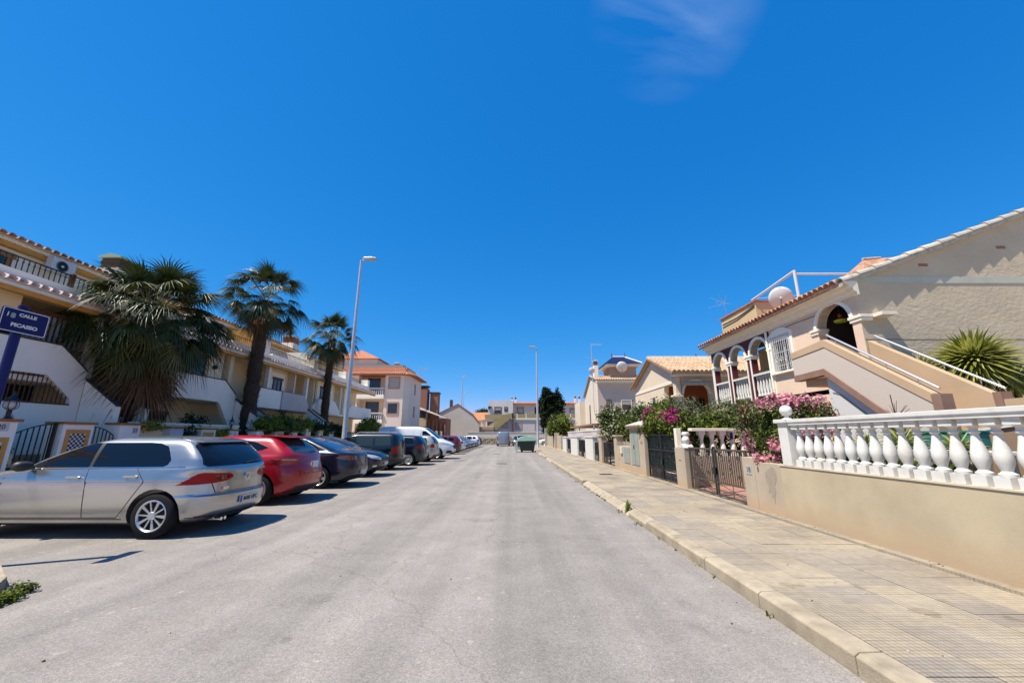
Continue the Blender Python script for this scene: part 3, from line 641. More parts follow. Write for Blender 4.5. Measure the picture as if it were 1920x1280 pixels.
def golf_extra(T, S):
    z0 = .795; x0 = S.x(0, z0)-.012; bd = MB(); n = 24; r0, r1 = .058, .047
    bd.add([(x0-.008, r*math.cos(2*math.pi*i/n), z0+r*math.sin(2*math.pi*i/n)) for r in (r0, r1) for i in range(n)]+[(x0+.02, r0*math.cos(2*math.pi*i/n), z0+r0*math.sin(2*math.pi*i/n)) for i in range(n)],
           [(i,(i+1)%n,n+(i+1)%n,n+i) for i in range(n)]+[(i,2*n+i,2*n+(i+1)%n,(i+1)%n) for i in range(n)])
    e = obj('emblem', bd, chrome, T)
    st = MB()
    for a, b in [((-.022,.042),(-.001,.004)),((.022,.042),(.001,.004)),((-.042,.012),(-.018,-.040)),((-.018,-.040),(0,-.004)),((0,-.004),(.018,-.040)),((.018,-.040),(.042,.012))]:
        st.prism(strip(a, b, .0085), 'x', x0-.010, x0-.001)
    st.v = [(v[0], v[1], v[2]+z0) for v in st.v]; obj('letter_sign', st, chrome, e)
    obj('emblem_ground', MB().lathe([(.05,0),(.05,.02)], (x0-.003,0,z0), 20, ax='x'), trimB, e)
    text_badge(T, S.x(.42,.66)-.004, .44, .655, 'GOLF', .045)
    plate(T, S.x(0,.455)-.006, -.0, .455, 1, '8688 HPC')
    obj('spoiler', MB().prism([(-1.50,1.352),(-1.64,1.345),(-1.67,1.352),(-1.64,1.368),(-1.5,1.394),(-1.3,1.42),(-1.3,1.38)], 'y', -.57, .57), P_sil, T, bevel=.01)
    obj('rear_wiper', MB().tube([(-1.985-.01,.0,1.02),(-1.99,-.25,1.035),(-1.975,-.42,1.05)], .009, 6), trimB, T)
    obj('exhaust', MB().tube([(-1.8,.45,.20),(-2.04,.45,.205)], .026, 10), chrome, T)
    obj('exhaust', MB().tube([(-1.8,.37,.20),(-2.04,.37,.205)], .026, 10), chrome, T)
    obj('underbody', MB().box(-1.7,1.7,-.58,.58,.19,.30), trimB, T)
    obj('chrome_strip', S.patch('side', [(-1.62,.993),(-1.0,.985),(.92,.962),(.92,.974),(-1.0,.997),(-1.62,1.004)], .008, -1), chrome, T)
    obj('chrome_strip', S.patch('side', [(-1.62,.993),(-1.0,.985),(.92,.962),(.92,.974),(-1.0,.997),(-1.62,1.004)], .008, 1), chrome, T)
golf = dict(label='silver hatchback with tinted windows, nearest parked car, its tail towards the road', tab=tab_golf, paint=P_sil, wr=.316, axles=(-1.30,1.33), tr=.775, rim='ten', rimmat=alloy,
  patches=[('front_window','side',[(-.17,1.0),(-.14,1.345),(-.03,1.345),(.12,1.29),(.44,1.14),(.75,.995)],None,.009),
           ('rear_window','side',[(-.23,1.0),(-.21,1.345),(-.9,1.35),(-1.08,1.335),(-1.20,1.30),(-1.26,1.24),(-1.36,1.10),(-1.34,1.03),(-1.27,1.0)],None,.007),
           ('window_pillar','side',[(-.225,1.0),(-.175,1.0),(-.145,1.345),(-.205,1.345)],trimB,.005),
           ('windscreen','front',[(-.66,1.0),(.66,1.0),(.56,1.34),(-.56,1.34)],None,.004),
           ('rear_windscreen','rear',[(-.73,1.03),(-.70,.995),(.70,.995),(.73,1.03),(.65,1.29),(.60,1.33),(-.60,1.33),(-.65,1.29)],None,.006),
           ('grille','front',[(-.5,.60),(.5,.60),(.5,.68),(-.5,.68)],trimB,.004),('front_bumper_trim','front',[(-.6,.28),(.6,.28),(.55,.42),(-.55,.42)],trimB,.004),
           ('rear_bumper_trim','rear',[(-.62,.20),(.62,.20),(.58,.285),(-.58,.285)],trimB,.006),
           ('bumper_crease','side',[(-2.0,.262),(-1.72,.262),(-1.72,.272),(-2.0,.272)],lampRd,.003),
           ('sill_shadow_groove','side',[(-.86,.262),(.92,.262),(.92,.275),(-.86,.275)],trimB,.001),
           ('taillight','wrapr',[(.36,.735),(.30,.76),(.08,.885),(-.02,.90),(-.38,.875),(-.46,.845),(-.43,.80),(-.30,.765),(-.13,.745),(.10,.735)],lampR,.010),
           ('taillight_lens','wrapr',[(-.16,.775),(-.33,.80),(-.37,.835),(-.34,.855),(-.16,.865)],lampRd,.014)],
  mirror=[
          ('reflector','rear',[(.50,.262),(.74,.268),(.74,.282),(.50,.276)],lampRd,.006)],
  gaps=[((-.20,1.0),(-.235,.80),.008),((-.235,.80),(-.28,.30),.008),((-.92,.98),(-1.10,.80),.008),((-1.10,.80),(-.86,.40),.008),((.95,.96),(1.02,.75),.007),((1.02,.75),(1.0,.30),.007),((-.86,.40),(-.78,.29),.008),((-.78,.29),(1.0,.29),.012)],
  rgaps=[((-.60,.60),(.60,.60),.01),((.585,.605),(.64,.76),.01),((-.585,.605),(-.64,.76),.01)],
  handles=[(-.055,.855),(-.905,.865)], mirrorpos=(.66,.985), mirmat=trimB, extra=[golf_extra], group=G_)
golf['gaps'] = [g_ for g_ in golf['gaps']]
CARX = -4.45-2.13
place_car(build_car(golf), CARX+.02, 7.02)
# --- red hatchback ----------------------------------------------------------
tab_foc = [(.18,-1.84,1.90,.76),(.23,-2.02,2.02,.86),(.36,-2.13,2.12,.895),(.50,-2.17,2.17,.905),(.62,-2.165,2.18,.908),(.75,-2.13,2.12,.91),(.86,-2.08,1.95,.905),(.93,-2.05,1.62,.89),(1.0,-2.02,1.22,.865),
           (1.05,-1.99,1.02,.835),(1.15,-1.88,.78,.785),(1.27,-1.71,.45,.72),(1.37,-1.56,.12,.655),(1.42,-1.44,-.10,.59),(1.455,-1.15,-.30,.48),(1.47,-.95,-.45,.33),(1.474,-.85,-.55,.2)]
def foc_extra(T, S):
    plate(T, S.x(.0,.80)-.012, -.0, .80, 1, None, .34, .15)
    obj('spoiler', MB().prism([(-1.38,1.44),(-1.72,1.405),(-1.75,1.42),(-1.72,1.435),(-1.1,1.472),(-1.1,1.44)], 'y', -.58, .58), P_red, T, bevel=.01)
    obj('rear_wiper', MB().tube([(-1.96,.0,1.09),(-1.955,-.28,1.10)], .009, 6), trimB, T); obj('underbody', MB().box(-1.7,1.7,-.58,.58,.19,.30), trimB, T)
foc = dict(label='red hatchback with sloping roof parked tail out beside the silver car', tab=tab_foc, paint=P_red, wr=.325, axles=(-1.32,1.33), tr=.785, rim='five', rimmat=alloy,
  patches=[('front_window','side',[(-.15,1.06),(-.12,1.37),(.0,1.36),(.38,1.185),(.70,1.06)],None,.009),('rear_window','side',[(-.21,1.06),(-.18,1.37),(-.85,1.36),(-.92,1.08)],None,.004),
           ('quarter_window','side',[(-.97,1.09),(-.90,1.35),(-1.10,1.32),(-1.42,1.20),(-1.30,1.15)],None,.004),('windscreen','front',[(-.68,1.06),(.68,1.06),(.56,1.37),(-.56,1.37)],None,.004),
           ('rear_windscreen','rear',[(-.60,1.09),(0,1.04),(.60,1.09),(.55,1.40),(-.55,1.40)],autoG2,.004),('rear_bumper_trim','rear',[(-.70,.21),(.70,.21),(.60,.37),(-.60,.37)],trimB,.006),('lower_trim','side',[(-2.0,.20),(-1.72,.20),(-1.72,.25),(-2.0,.30)],trimB,.004),
           ('taillight','wrapr',[(.34,.955),(.0,.905),(-.24,.90),(-.30,.945),(-.22,.975),(.05,.985)],mat('pale lens', (.50,.07,.05), .15, spec=.4),.008),('taillight_lens','wrapr',[(.12,.935),(-.18,.915),(-.20,.94),(.10,.96)],mat('amber glint lens', (.62,.40,.32), .15),.012),('headlight','wrapf',[(.30,.84),(.0,.72),(-.35,.68),(-.36,.74),(.0,.84)],lampC,.006)],  # narrow lens strip has its pale orange glint put into the colour
  gaps=[((-.18,1.05),(-.22,.30),.008),((-.94,1.05),(-1.0,.80),.008),((1.0,1.0),(1.02,.30),.008)], rgaps=[((-.62,.62),(.62,.62),.01)],
  handles=[(-.02,.93),(-.80,.95)], mirrorpos=(.72,1.04), extra=[foc_extra], group=G_)
place_car(build_car(foc), CARX-.26, 9.75, rot=R(1.2))
# --- dark blue saloon-like car ----------------------------------------------
tab_sed = [(.18,-1.98,2.0,.76),(.23,-2.14,2.12,.85),(.36,-2.24,2.2,.88),(.50,-2.27,2.25,.89),(.66,-2.25,2.25,.893),(.80,-2.22,2.12,.89),(.88,-2.20,1.95,.88),(.94,-2.17,1.60,.865),(.985,-2.02,1.22,.845),
           (1.03,-1.80,1.0,.81),(1.15,-1.45,.72,.755),(1.28,-1.08,.35,.69),(1.37,-.80,.05,.62),(1.42,-.62,-.12,.52),(1.44,-.52,-.2,.38),(1.447,-.45,-.3,.2)]
def sed_extra(T, S):
    plate(T, S.x(.0,.42)-.006, -.0, .42, 1, None); obj('underbody', MB().box(-1.8,1.8,-.58,.58,.19,.30), trimB, T)
    for sg in (1,-1): obj('chrome_strip', S.patch('side', [(-1.0,1.018),(.92,1.012),(.92,1.03),(-1.0,1.036)], .007, sg), chrome, T)
sed = dict(label='dark navy blue saloon car with chrome window line parked tail out beside the red car', tab=tab_sed, paint=P_nav, wr=.315, axles=(-1.32,1.32), tr=.77, rim='six', rimmat=alloy,
  patches=[('front_window','side',[(-.05,1.03),(-.03,1.36),(.0,1.35),(.35,1.185),(.64,1.04)],None,.009),('rear_window','side',[(-.11,1.03),(-.08,1.365),(-.62,1.36),(-.72,1.05)],None,.004),
           ('quarter_window','side',[(-.76,1.05),(-.67,1.35),(-.78,1.33),(-1.12,1.16),(-1.25,1.06)],None,.004),('windscreen','front',[(-.66,1.04),(.66,1.04),(.55,1.36),(-.55,1.36)],None,.004),
           ('rear_windscreen','rear',[(-.64,1.045),(.64,1.045),(.53,1.38),(-.53,1.38)],mk_glass('blue sheen glass', (.01,.03,.09), 0),.004),('rear_bumper_trim','rear',[(-.7,.21),(.7,.21),(.62,.3),(-.62,.3)],trimB,.006),
           ('taillight','wrapr',[(.32,.85),(.12,.78),(-.20,.77),(-.36,.80),(-.34,.88),(-.1,.91),(.18,.90)],mat('smoked lens', (.22,.05,.045), .1, coat=.8),.008),('headlight','wrapf',[(.26,.82),(.0,.70),(-.35,.66),(-.36,.72),(.0,.82)],lampC,.006)],
  gaps=[((-.08,1.02),(-.12,.30),.008),((-.76,1.02),(-.95,.72),.008),((.95,.98),(.98,.30),.008)], rgaps=[((-.6,.58),(.6,.58),.01)],
  handles=[(.05,.90),(-.68,.92)], mirrorpos=(.66,1.0), hmat=chrome, extra=[sed_extra], group=G_)
place_car(build_car(sed), CARX-.2, 12.55, rot=R(-1.5))
# --- dark hatchback, nose out -----------------------------------------------
tab_h = [(.18,-1.80,1.84,.76),(.23,-1.95,1.98,.85),(.36,-2.05,2.08,.88),(.50,-2.09,2.12,.89),(.66,-2.07,2.10,.893),(.78,-2.04,2.0,.89),(.86,-2.02,1.82,.88),(.92,-2.0,1.50,.865),(.98,-1.97,1.15,.84),
         (1.03,-1.94,.98,.81),(1.15,-1.84,.74,.755),(1.28,-1.68,.40,.69),(1.38,-1.5,.10,.62),(1.42,-1.3,-.1,.52),(1.445,-1.0,-.3,.36),(1.45,-.9,-.4,.2)]
def h_extra(T, S):
    plate(T, S.x(0,.46,False)+.006, 0, .46, 1, None, rear=False); plate(T, S.x(0,.62)-.006, 0, .62, 1, None); obj('underbody', MB().box(-1.6,1.6,-.58,.58,.19,.30), trimB, T)
hat = dict(label='', tab=tab_h, paint=P_nav, wr=.31, axles=(-1.27,1.28), tr=.77, rim='six', rimmat=alloy,
  patches=[('front_window','side',[(-.15,1.03),(-.12,1.36),(.0,1.35),(.38,1.175),(.67,1.04)],None,.009),('rear_window','side',[(-.21,1.03),(-.18,1.36),(-.85,1.35),(-1.12,1.22),(-1.08,1.05)],None,.004),
           ('windscreen','front',[(-.66,1.04),(.66,1.04),(.55,1.37),(-.55,1.37)],None,.004),('rear_windscreen','rear',[(-.64,1.05),(.64,1.05),(.55,1.37),(-.55,1.37)],None,.004),
           ('grille','front',[(-.36,.56),(.36,.56),(.42,.68),(-.42,.68)],trimB,.004),('front_bumper_trim','front',[(-.6,.24),(.6,.24),(.55,.38),(-.55,.38)],trimB,.005),('rear_bumper_trim','rear',[(-.7,.21),(.7,.21),(.62,.33),(-.62,.33)],trimB,.006),('headlight','wrapf',[(.34,.80),(.10,.66),(-.30,.60),(-.36,.66),(-.10,.76),(.14,.81)],lampC,.008),('taillight','wrapr',[(.12,.82),(-.16,.80),(-.18,.98),(.06,1.0)],lampR,.008)],
  mirror=[('fog_light','front',[(.62,.36),(.74,.36),(.74,.42),(.62,.42)],lampC,.008),],
  gaps=[((-.18,1.02),(-.22,.30),.008),((-.90,1.02),(-1.0,.75),.008),((.95,.98),(.98,.30),.008)], handles=[(-.03,.90),(-.80,.92)], mirrorpos=(.70,1.0), extra=[h_extra], group=G_)
H0 = place_car(build_car(hat), CARX-.33, 15.55, 'out', 'dark blue hatchback parked nose out between the navy saloon and the dark boxy car')
# --- dark boxy people carrier -----------------------------------------------
tab_v = [(.20,-1.84,1.86,.76),(.26,-1.98,1.98,.86),(.40,-2.06,2.10,.895),(.56,-2.08,2.12,.90),(.75,-2.06,2.08,.90),(.90,-2.05,1.88,.895),(1.0,-2.04,1.55,.885),(1.08,-2.03,1.25,.865),
         (1.14,-2.02,1.08,.845),(1.30,-1.99,.82,.80),(1.50,-1.93,.46,.735),(1.62,-1.87,.18,.68),(1.68,-1.78,-.05,.60),(1.71,-1.55,-.25,.45),(1.715,-1.4,-.4,.25)]
def v_extra(T, S):
    plate(T, S.x(0,.62)-.006, 0, .62, 1, None); obj('underbody', MB().box(-1.6,1.6,-.58,.58,.20,.34), trimB, T)
    for sg in (1,-1): obj('roof_rail', MB().tube([(-1.7,sg*.56,1.70),(-1.6,sg*.56,1.75),(-.2,sg*.56,1.755),(-.05,sg*.56,1.70)], .014, 8), silverT, T)
    for sg in (1,-1): obj('side_moulding', S.patch('side', [(-1.0,.50),(.9,.50),(.9,.56),(-1.0,.56)], .012, sg), trimB, T)
van5 = dict(label='black tall people carrier with roof rails and upright red tail lamps', tab=tab_v, paint=P_blk, wr=.32, axles=(-1.28,1.32), tr=.78, rim='six', rimmat=hub, glass=autoG2,
  patches=[('front_window','side',[(-.10,1.13),(-.08,1.56),(.06,1.55),(.48,1.31),(.78,1.13)],None,.009),('rear_window','side',[(-.17,1.13),(-.15,1.56),(-.88,1.56),(-.92,1.13)],None,.004),
           ('quarter_window','side',[(-1.0,1.13),(-.97,1.56),(-1.60,1.54),(-1.72,1.15)],None,.004),('windscreen','front',[(-.70,1.14),(.70,1.14),(.60,1.60),(-.60,1.60)],None,.004),
           ('rear_windscreen','rear',[(-.66,1.14),(.66,1.14),(.58,1.60),(-.58,1.60)],None,.004),('rear_bumper','rear',[(-.84,.30),(.84,.30),(.84,.50),(-.84,.50)],trimB,.02),('taillight','wrapr',[(.10,.74),(-.12,.74),(-.12,1.12),(.02,1.12),(.12,1.0)],lampR,.010),('headlight','wrapf',[(.30,.86),(.0,.70),(-.32,.68),(-.34,.78),(.0,.88)],lampC,.006)],
  gaps=[((-.14,1.12),(-.16,.32),.008),((-.94,1.12),(-1.0,.72),.008),((.98,1.05),(1.0,.32),.008)], handles=[(.0,1.0),(-.85,1.0)], mirrorpos=(.78,1.12), extra=[v_extra], group=G_)
place_car(build_car(van5), CARX-.4, 18.5).scale = (1, 1, .92)
# --- dark compact crossover --------------------------------------------------
tab_s = [(.20,-1.70,1.72,.74),(.26,-1.82,1.84,.82),(.40,-1.90,1.92,.85),(.56,-1.94,1.95,.855),(.75,-1.91,1.92,.858),(.88,-1.88,1.75,.855),(.96,-1.86,1.42,.845),(1.02,-1.85,1.12,.83),
         (1.10,-1.83,.95,.80),(1.25,-1.76,.68,.755),(1.40,-1.64,.32,.69),(1.48,-1.55,.05,.63),(1.53,-1.38,-.15,.52),(1.55,-1.1,-.35,.35),(1.553,-1.0,-.45,.2)]
def s_extra(T, S):
    plate(T, S.x(0,.72)-.006, 0, .72, 1, None); obj('underbody', MB().box(-1.5,1.5,-.55,.55,.20,.34), trimB, T)
sml = dict(label='small dark blue hatchback with grey wheel covers, tail out before the beige car', tab=tab_s, paint=P_nav, wr=.31, axles=(-1.18,1.22), tr=.74, rim='steel', rimmat=hub, yin=.56,
  patches=[('front_window','side',[(-.10,1.07),(-.08,1.44),(.02,1.43),(.43,1.21),(.70,1.07)],None,.009),('rear_window','side',[(-.17,1.07),(-.15,1.44),(-.82,1.44),(-.86,1.07)],None,.004),('quarter_window','side',[(-.95,1.09),(-.92,1.43),(-1.30,1.40),(-1.42,1.12)],None,.004),
           ('windscreen','front',[(-.66,1.08),(.66,1.08),(.56,1.46),(-.56,1.46)],None,.004),('rear_windscreen','rear',[(-.62,1.08),(.62,1.08),(.53,1.46),(-.53,1.46)],None,.004),('rear_bumper_trim','rear',[(-.7,.22),(.7,.22),(.66,.42),(-.66,.42)],mat('grey bumper',(.12,.12,.12),.6),.012),('taillight','wrapr',[(.14,.86),(.0,.82),(-.14,.86),(-.16,1.0),(-.02,1.06),(.12,1.0)],lampR,.010),('headlight','wrapf',[(.28,.84),(.0,.68),(-.30,.66),(-.32,.76),(.0,.86)],lampC,.006)],
  gaps=[((-.14,1.06),(-.16,.32),.008),((-.88,1.06),(-.94,.72),.008),((.92,1.0),(.95,.32),.008)], handles=[(.0,.96),(-.78,.97)], mirrorpos=(.72,1.06), extra=[s_extra], group=G_)
S0 = place_car(build_car(sml), CARX+.20, 21.3); S0.scale = (1, 1, .96)
S1 = place_car(copy_tree(S0), CARX+.32, 24.0, 'in', 'beige grey hatchback parked tail out between the small dark car and the white van', G_, P_bei)
# --- white panel van, nose out ------------------------------------------------
tab_t = [(.22,-2.30,2.30,.84),(.28,-2.42,2.45,.93),(.45,-2.46,2.55,.97),(.60,-2.46,2.58,.98),(.80,-2.46,2.52,.985),(.95,-2.46,2.36,.985),(1.05,-2.46,2.12,.98),(1.14,-2.46,1.86,.975),
         (1.22,-2.46,1.70,.965),(1.45,-2.45,1.36,.925),(1.70,-2.43,1.0,.88),(1.85,-2.41,.72,.84),(1.92,-2.38,.50,.79),(1.96,-2.25,.25,.68),(1.975,-2.1,.05,.5),(1.98,-2.0,0,.3)]
def t_extra(T, S):
    plate(T, S.x(0,.50,False)+.006, 0, .50, 1, None, rear=False); obj('underbody', MB().box(-2.0,2.0,-.6,.6,.24,.40), trimB, T)
    for sg in (1,-1): obj('side_panel', S.patch('side', [(-2.2,1.28),(-.05,1.28),(-.05,1.74),(-2.2,1.74)], .010, sg, skirt=.0), P_whi, T, bevel=.004)
    for sg in (1,-1): obj('side_panel', S.patch('side', [(.0,1.28),(.42,1.28),(.42,1.74),(.0,1.74)], .010, sg, skirt=.0), P_whi, T, bevel=.004)
tv = dict(kind='van', cat='van', label='white panel van parked nose out, tallest vehicle in the left row', tab=tab_t, paint=P_whi, wr=.34, axles=(-1.50,1.52), tr=.86, rim='steel', rimmat=hub, yin=.66,
  patches=[('side_window','side',[(.52,1.26),(.54,1.70),(.74,1.70),(1.04,1.49),(1.33,1.26),(1.26,1.20)],None,.009),('windscreen','front',[(-.80,1.24),(.80,1.24),(.70,1.86),(-.70,1.86)],None,.004),
           ('grille','front',[(-.42,.62),(.42,.62),(.50,.84),(-.50,.84)],trimB,.008),('lower_grille','front',[(-.62,.28),(.62,.28),(.66,.42),(-.66,.42)],trimB,.008),('headlight','wrapf',[(.30,1.02),(.0,.86),(-.34,.76),(-.36,.84),(-.12,1.0),(.10,1.06)],lampC,.010),('bumper_corner','wrapf',[(.28,.36),(-.12,.34),(-.20,.48),(.0,.54),(.24,.52)],trimB,.010),('taillight','wrapr',[(.06,.8),(-.08,.8),(-.08,1.3),(.04,1.3)],lampR,.01),('side_rub_strip','side',[(-1.0,.52),(1.0,.52),(1.0,.60),(-1.0,.60)],trimB,.012)],
  gaps=[((.46,1.9),(.46,.36),.01),((1.38,1.2),(1.10,.36),.01)], handles=[(.60,1.06)], mirrorpos=(1.22,1.26), mirmat=trimB, extra=[t_extra], group=G_, ra=.405)
T0 = place_car(build_car(tv), -6.35, 27.0, 'out'); T0.scale = (1, 1, 1.04)
FAR = [
 (S0, -6.15, 33.8, 'in', 'dark maroon and black small car with its tail out just behind the white van', paint('maroon car paint', (.10,.008,.012))),
 (H0, -6.30, 36.8, 'in', 'white hatchback with dark rear window, tail out, second behind the white van', P_whi),
 (H0, -6.35, 39.6, 'out', 'black hatchback with bright headlights parked nose out beyond the white hatchback', P_blk),
 (H0, -6.5, 42.6, 'out', 'bronze hatchback parked nose out, farther along the left row', P_brn),
 (H0, -6.5, 45.5, 'out', 'light blue hatchback parked nose out beside the bronze one', P_blu),
 (S0, -6.4, 48.4, 'out', 'grey small car nose out in the left row, next to the blue one', P_gre),
 (H0, -6.4, 51.3, 'out', 'dark grey hatchback nose out near the far end of the left row', P_gre),
 (S0, -6.2, 54.5, 'in', 'white small car near the far end of the left row', P_whi),
 (H0, -6.3, 57.6, 'in', 'last car of the left row, a dark hatchback near the end wall', P_blk)]
for k_, (src, x, y, f_, lb, pc) in enumerate(FAR): place_car(copy_tree(src), x, y, f_, lb, G_, pc, rot=R([1,-2,1.5,-1,2,0,-1.5,1,.5][k_]))
ENDC = 'cars parked across the end of the street'
place_car(copy_tree(T0), -1.3, 61.8, 'in', 'grey blue van seen from behind, parked at the end of the street', ENDC, P_gvan, rot=-math.pi/2)
place_car(copy_tree(H0), .95, 61.5, 'in', 'silver car facing the street end, just right of the grey blue van', ENDC, P_sil, rot=math.pi/2)
place_car(copy_tree(S0), 1.25, 48.0, 'in', 'dark small car standing at the right kerb behind the dumpster', ENDC, P_nav, rot=-math.pi/2)
place_car(copy_tree(H0), 6.2, 63.5, 'out', 'white car side on at the street end, between the lamp post and the gatepost', ENDC, P_whi, rot=math.pi)
place_car(copy_tree(S0), 10.8, 63.5, 'out', 'white small car side on at the street end, partly behind the corner tree', ENDC, P_whi)
# ================================================================ LEFT SIDE
# --- street name sign -------------------------------------------------------
t = thing('street_sign', 'blue street name sign on a blue pole at the left corner', 'sign', (-6.28,4.80,.12))
obj('pole', MB().cyl((-6.28,4.80,.1),(-6.28,4.80,3.07),.048,.048,20), blueP, t, smooth=40)
def rr(y0,y1,z0,z1,r,n=5):
    p = []
    for cy,cz,a in [(y1-r,z1-r,0),(y0+r,z1-r,90),(y0+r,z0+r,180),(y1-r,z0+r,270)]: p += [(cy+r*math.cos(R(a+90*i/n)), cz+r*math.sin(R(a+90*i/n))) for i in range(n+1)]
    return p
sx = -6.2; yA, yB, zA, zB = 4.545, 5.045, 2.70, 3.005
obj('plate', MB().prism(rr(yA,yB,zA,zB,.03), 'x', sx-.012, sx), blueP, t)
bd = MB(); o_ = rr(yA+.006,yB-.006,zA+.006,zB-.006,.026); i_ = rr(yA+.016,yB-.016,zA+.016,zB-.016,.02); n = len(o_)
bd.add([(sx+.002,*p) for p in o_+i_], [(i,(i+1)%n,n+(i+1)%n,n+i) for i in range(n)]); obj('border', bd, whiteplast, t)
fy = lambda y,z: (lambda u,v,e: (sx+.002+e, y+u, z+v))
obj('lettering', text_mb('CALLE', .054, fy(4.81,2.93), sx=1.2, extrude=.001, bold=.0026), whiteplast, t)
obj('lettering', text_mb('PICASSO', .060, fy(4.80,2.795), sx=1.2, extrude=.001, bold=.003), whiteplast, t)
cr_ = MB(); cr_.prism([(4.636,2.885),(4.66,2.872),(4.684,2.885),(4.682,2.935),(4.668,2.935),(4.66,2.945),(4.652,2.935),(4.638,2.935)], 'x', sx+.001, sx+.003); obj('crest', cr_, mat('crest grey green', (.28,.38,.36), .5), t)
obj('crest_mark', MB().prism([(4.60,2.885),(4.612,2.89),(4.616,2.935),(4.607,2.945),(4.602,2.92)], 'x', sx+.001, sx+.003), whiteplast, t)
obj('bracket', MB().box(-6.29,sx-.012,4.76,4.84,2.75,2.79).box(-6.29,sx-.012,4.76,4.84,2.91,2.95), blueP, t)

# --- garden pillars ----------------------------------------------------------
checkM = mat('chequer white', (.75,.74,.70), .5); blackT = mat('chequer black', (.015,.015,.016), .4)
def digits(T, s_, x, y, z, size, m_=None):
    obj('lettering', text_mb(s_, size, lambda u,v,e: (x+e, y+u, z+v), extrude=.002, sx=1.0, bold=.002), m_ or mat('number ink', (.05,.05,.12), .4), T)
def pillar(y0, y1, h_, label, panel=None, num=None, x1=-10.6, lantern=False, w=.36, m_=None, group='garden wall pillars of the terraced row'):
    T = thing('wall_pillar', label, 'pillar', (x1-w/2,(y0+y1)/2,.12), group); m_ = m_ or whiteR
    obj('shaft', B(x1-w,x1,y0,y1,.1,h_-.055), m_, T, bevel=.01)
    obj('cap', B(x1-w-.05,x1+.05,y0-.05,y1+.05,h_-.055,h_), ochreT, T, bevel=.008)
    if panel:
        a, b, z0, z1 = panel; fr = MB()
        fr.box(x1,x1+.02,a,b,z1-.09,z1).box(x1,x1+.02,a,b,z0,z0+.09).box(x1,x1+.02,a,a+.09,z0+.09,z1-.09).box(x1,x1+.02,b-.09,b,z0+.09,z1-.09)
        f = obj('tile_frame', fr, ORANGE_M, T)
        a += .09; b -= .09; z0 += .09; z1 -= .09; nc = 7; s_ = (b-a)/nc; nr = int((z1-z0)/s_)
        wt = mesh_of('tile', MB().box(-.0,.008,.002,s_-.002,.002,s_-.002), checkM); bt = mesh_of('tile', MB().box(-.0,.009,.002,s_-.002,.002,s_-.002), blackT)
        obj('tile_bed', B(x1,x1+.004,a,b,z0,z1), concG, T)
        for i in range(nc):
            for j in range(nr):
                o = bpy.data.objects.new('tile', bt if (i+j) % 2 else wt); COL.objects.link(o); o.parent = f; o.location = Vector((x1+.004,a+i*s_,z1-(j+1)*s_))-ORG[f.name]
    if num:
        n_ = obj('number_tile', B(x1,x1+.008,num[1]-num[3]/2,num[1]+num[3]/2,num[2]-.085,num[2]+.085), mat('number tile', (.66,.65,.66), .35), T)
        if num[0]: digits(n_, num[0], x1+.009, num[1], num[2], .14)
    return T
ORANGE_M = mat('ochre orange paint', (.60,.30,.055), .7, (.50,.24,.045), 6, .1, 60)
P1 = pillar(7.75, 8.60, 1.80, 'wide pillar with house number 20, black lantern on top and chequered tiles, at left edge', (7.80,8.50,.35,1.42), ('20',8.32,1.63,.26))
P2 = pillar(9.48, 10.18, 1.78, 'pillar with chequered tile panel between the two low iron gates', (9.56,10.10,.45,1.60))
pillar(10.86, 11.46, 1.80, 'pillar with house number 23 below the big shaggy palm', None, ('23',11.30,1.60,.17))
pillar(12.50, 12.98, 1.74, 'plain grey white pillar between the yellow plants and the dark shrub', m_=mat('grey white render',(.50,.51,.52),.85,(.44,.45,.46),2,.2,60))
pillar(13.75, 14.40, 1.72, 'pillar with small chequered panel right of the dark shrub', (13.80,14.30,.6,1.58))
pillar(15.10, 15.60, 1.70, 'pillar carrying a small lamp, with a house number tile, left of the second palm', None, ('',15.42,1.5,.2))
pillar(16.7, 17.2, 1.70, 'short pillar with blue number tile above the red car roof', None, ('',17.05,1.5,.2))
pillar(18.1, 18.7, 1.68, 'pillar with brown tile panel in front of the hedge', (18.16,18.64,.7,1.58))
for i, (a, h_, lb) in enumerate([(19.4,1.68,'cream pillar before the hedge, left of the taller one'),(20.7,1.85,'tallest cream pillar before the middle of the hedge'),(22.1,1.78,'cream pillar with small recess, left of the near lamp post'),(23.5,1.72,'last cream pillar before the near lamp post'),
      (26.6,1.7,'cream pillar just right of the near lamp post'),(28.3,1.7,'cream pillar under the left edge of the round bush'),(30.6,1.75,'cream pillar under the round bright green bush'),(33.4,1.75,'cream pillar between the round bush and the pink apartment block')]):
    pillar(a, a+.5, h_, lb, m_=creamR if i != 3 else whiteR)
# lanterns
def lantern(x, y, z, label, s=1.0):
    T = thing('lantern', label, 'lamp', (x,y,z))
    obj('stem', MB().lathe([(.085*s,0),(.05*s,.03*s),(.03*s,.06*s),(.035*s,.10*s),(.045*s,.15*s),(.03*s,.20*s)], (x,y,z), 12), iron, T, smooth=50)
    obj('globe', MB().sphere((x,y,z+.30*s), .095*s, 14, 1.05), mat('lantern glass', (.45,.42,.38), .15, coat=.5), T, smooth=80)
    c = MB()
    for k in range(6):
        a = k*math.pi/3; c.tube([(x+math.cos(a)*r_*s, y+math.sin(a)*r_*s, z+h_*s) for r_,h_ in [(.04,.19),(.105,.25),(.115,.32),(.08,.40)]], .007*s, 5)
    obj('cage', c, iron, T); obj('hood', MB().lathe([(.12*s,.39*s),(.10*s,.43*s),(.05*s,.48*s),(.03*s,.50*s),(.035*s,.54*s),(.01*s,.60*s)], (x,y,z), 12), iron, T, smooth=40)
lantern(-10.75, 8.50, 1.80, 'black globe lantern with cage standing on the pillar number 20', 1.0)
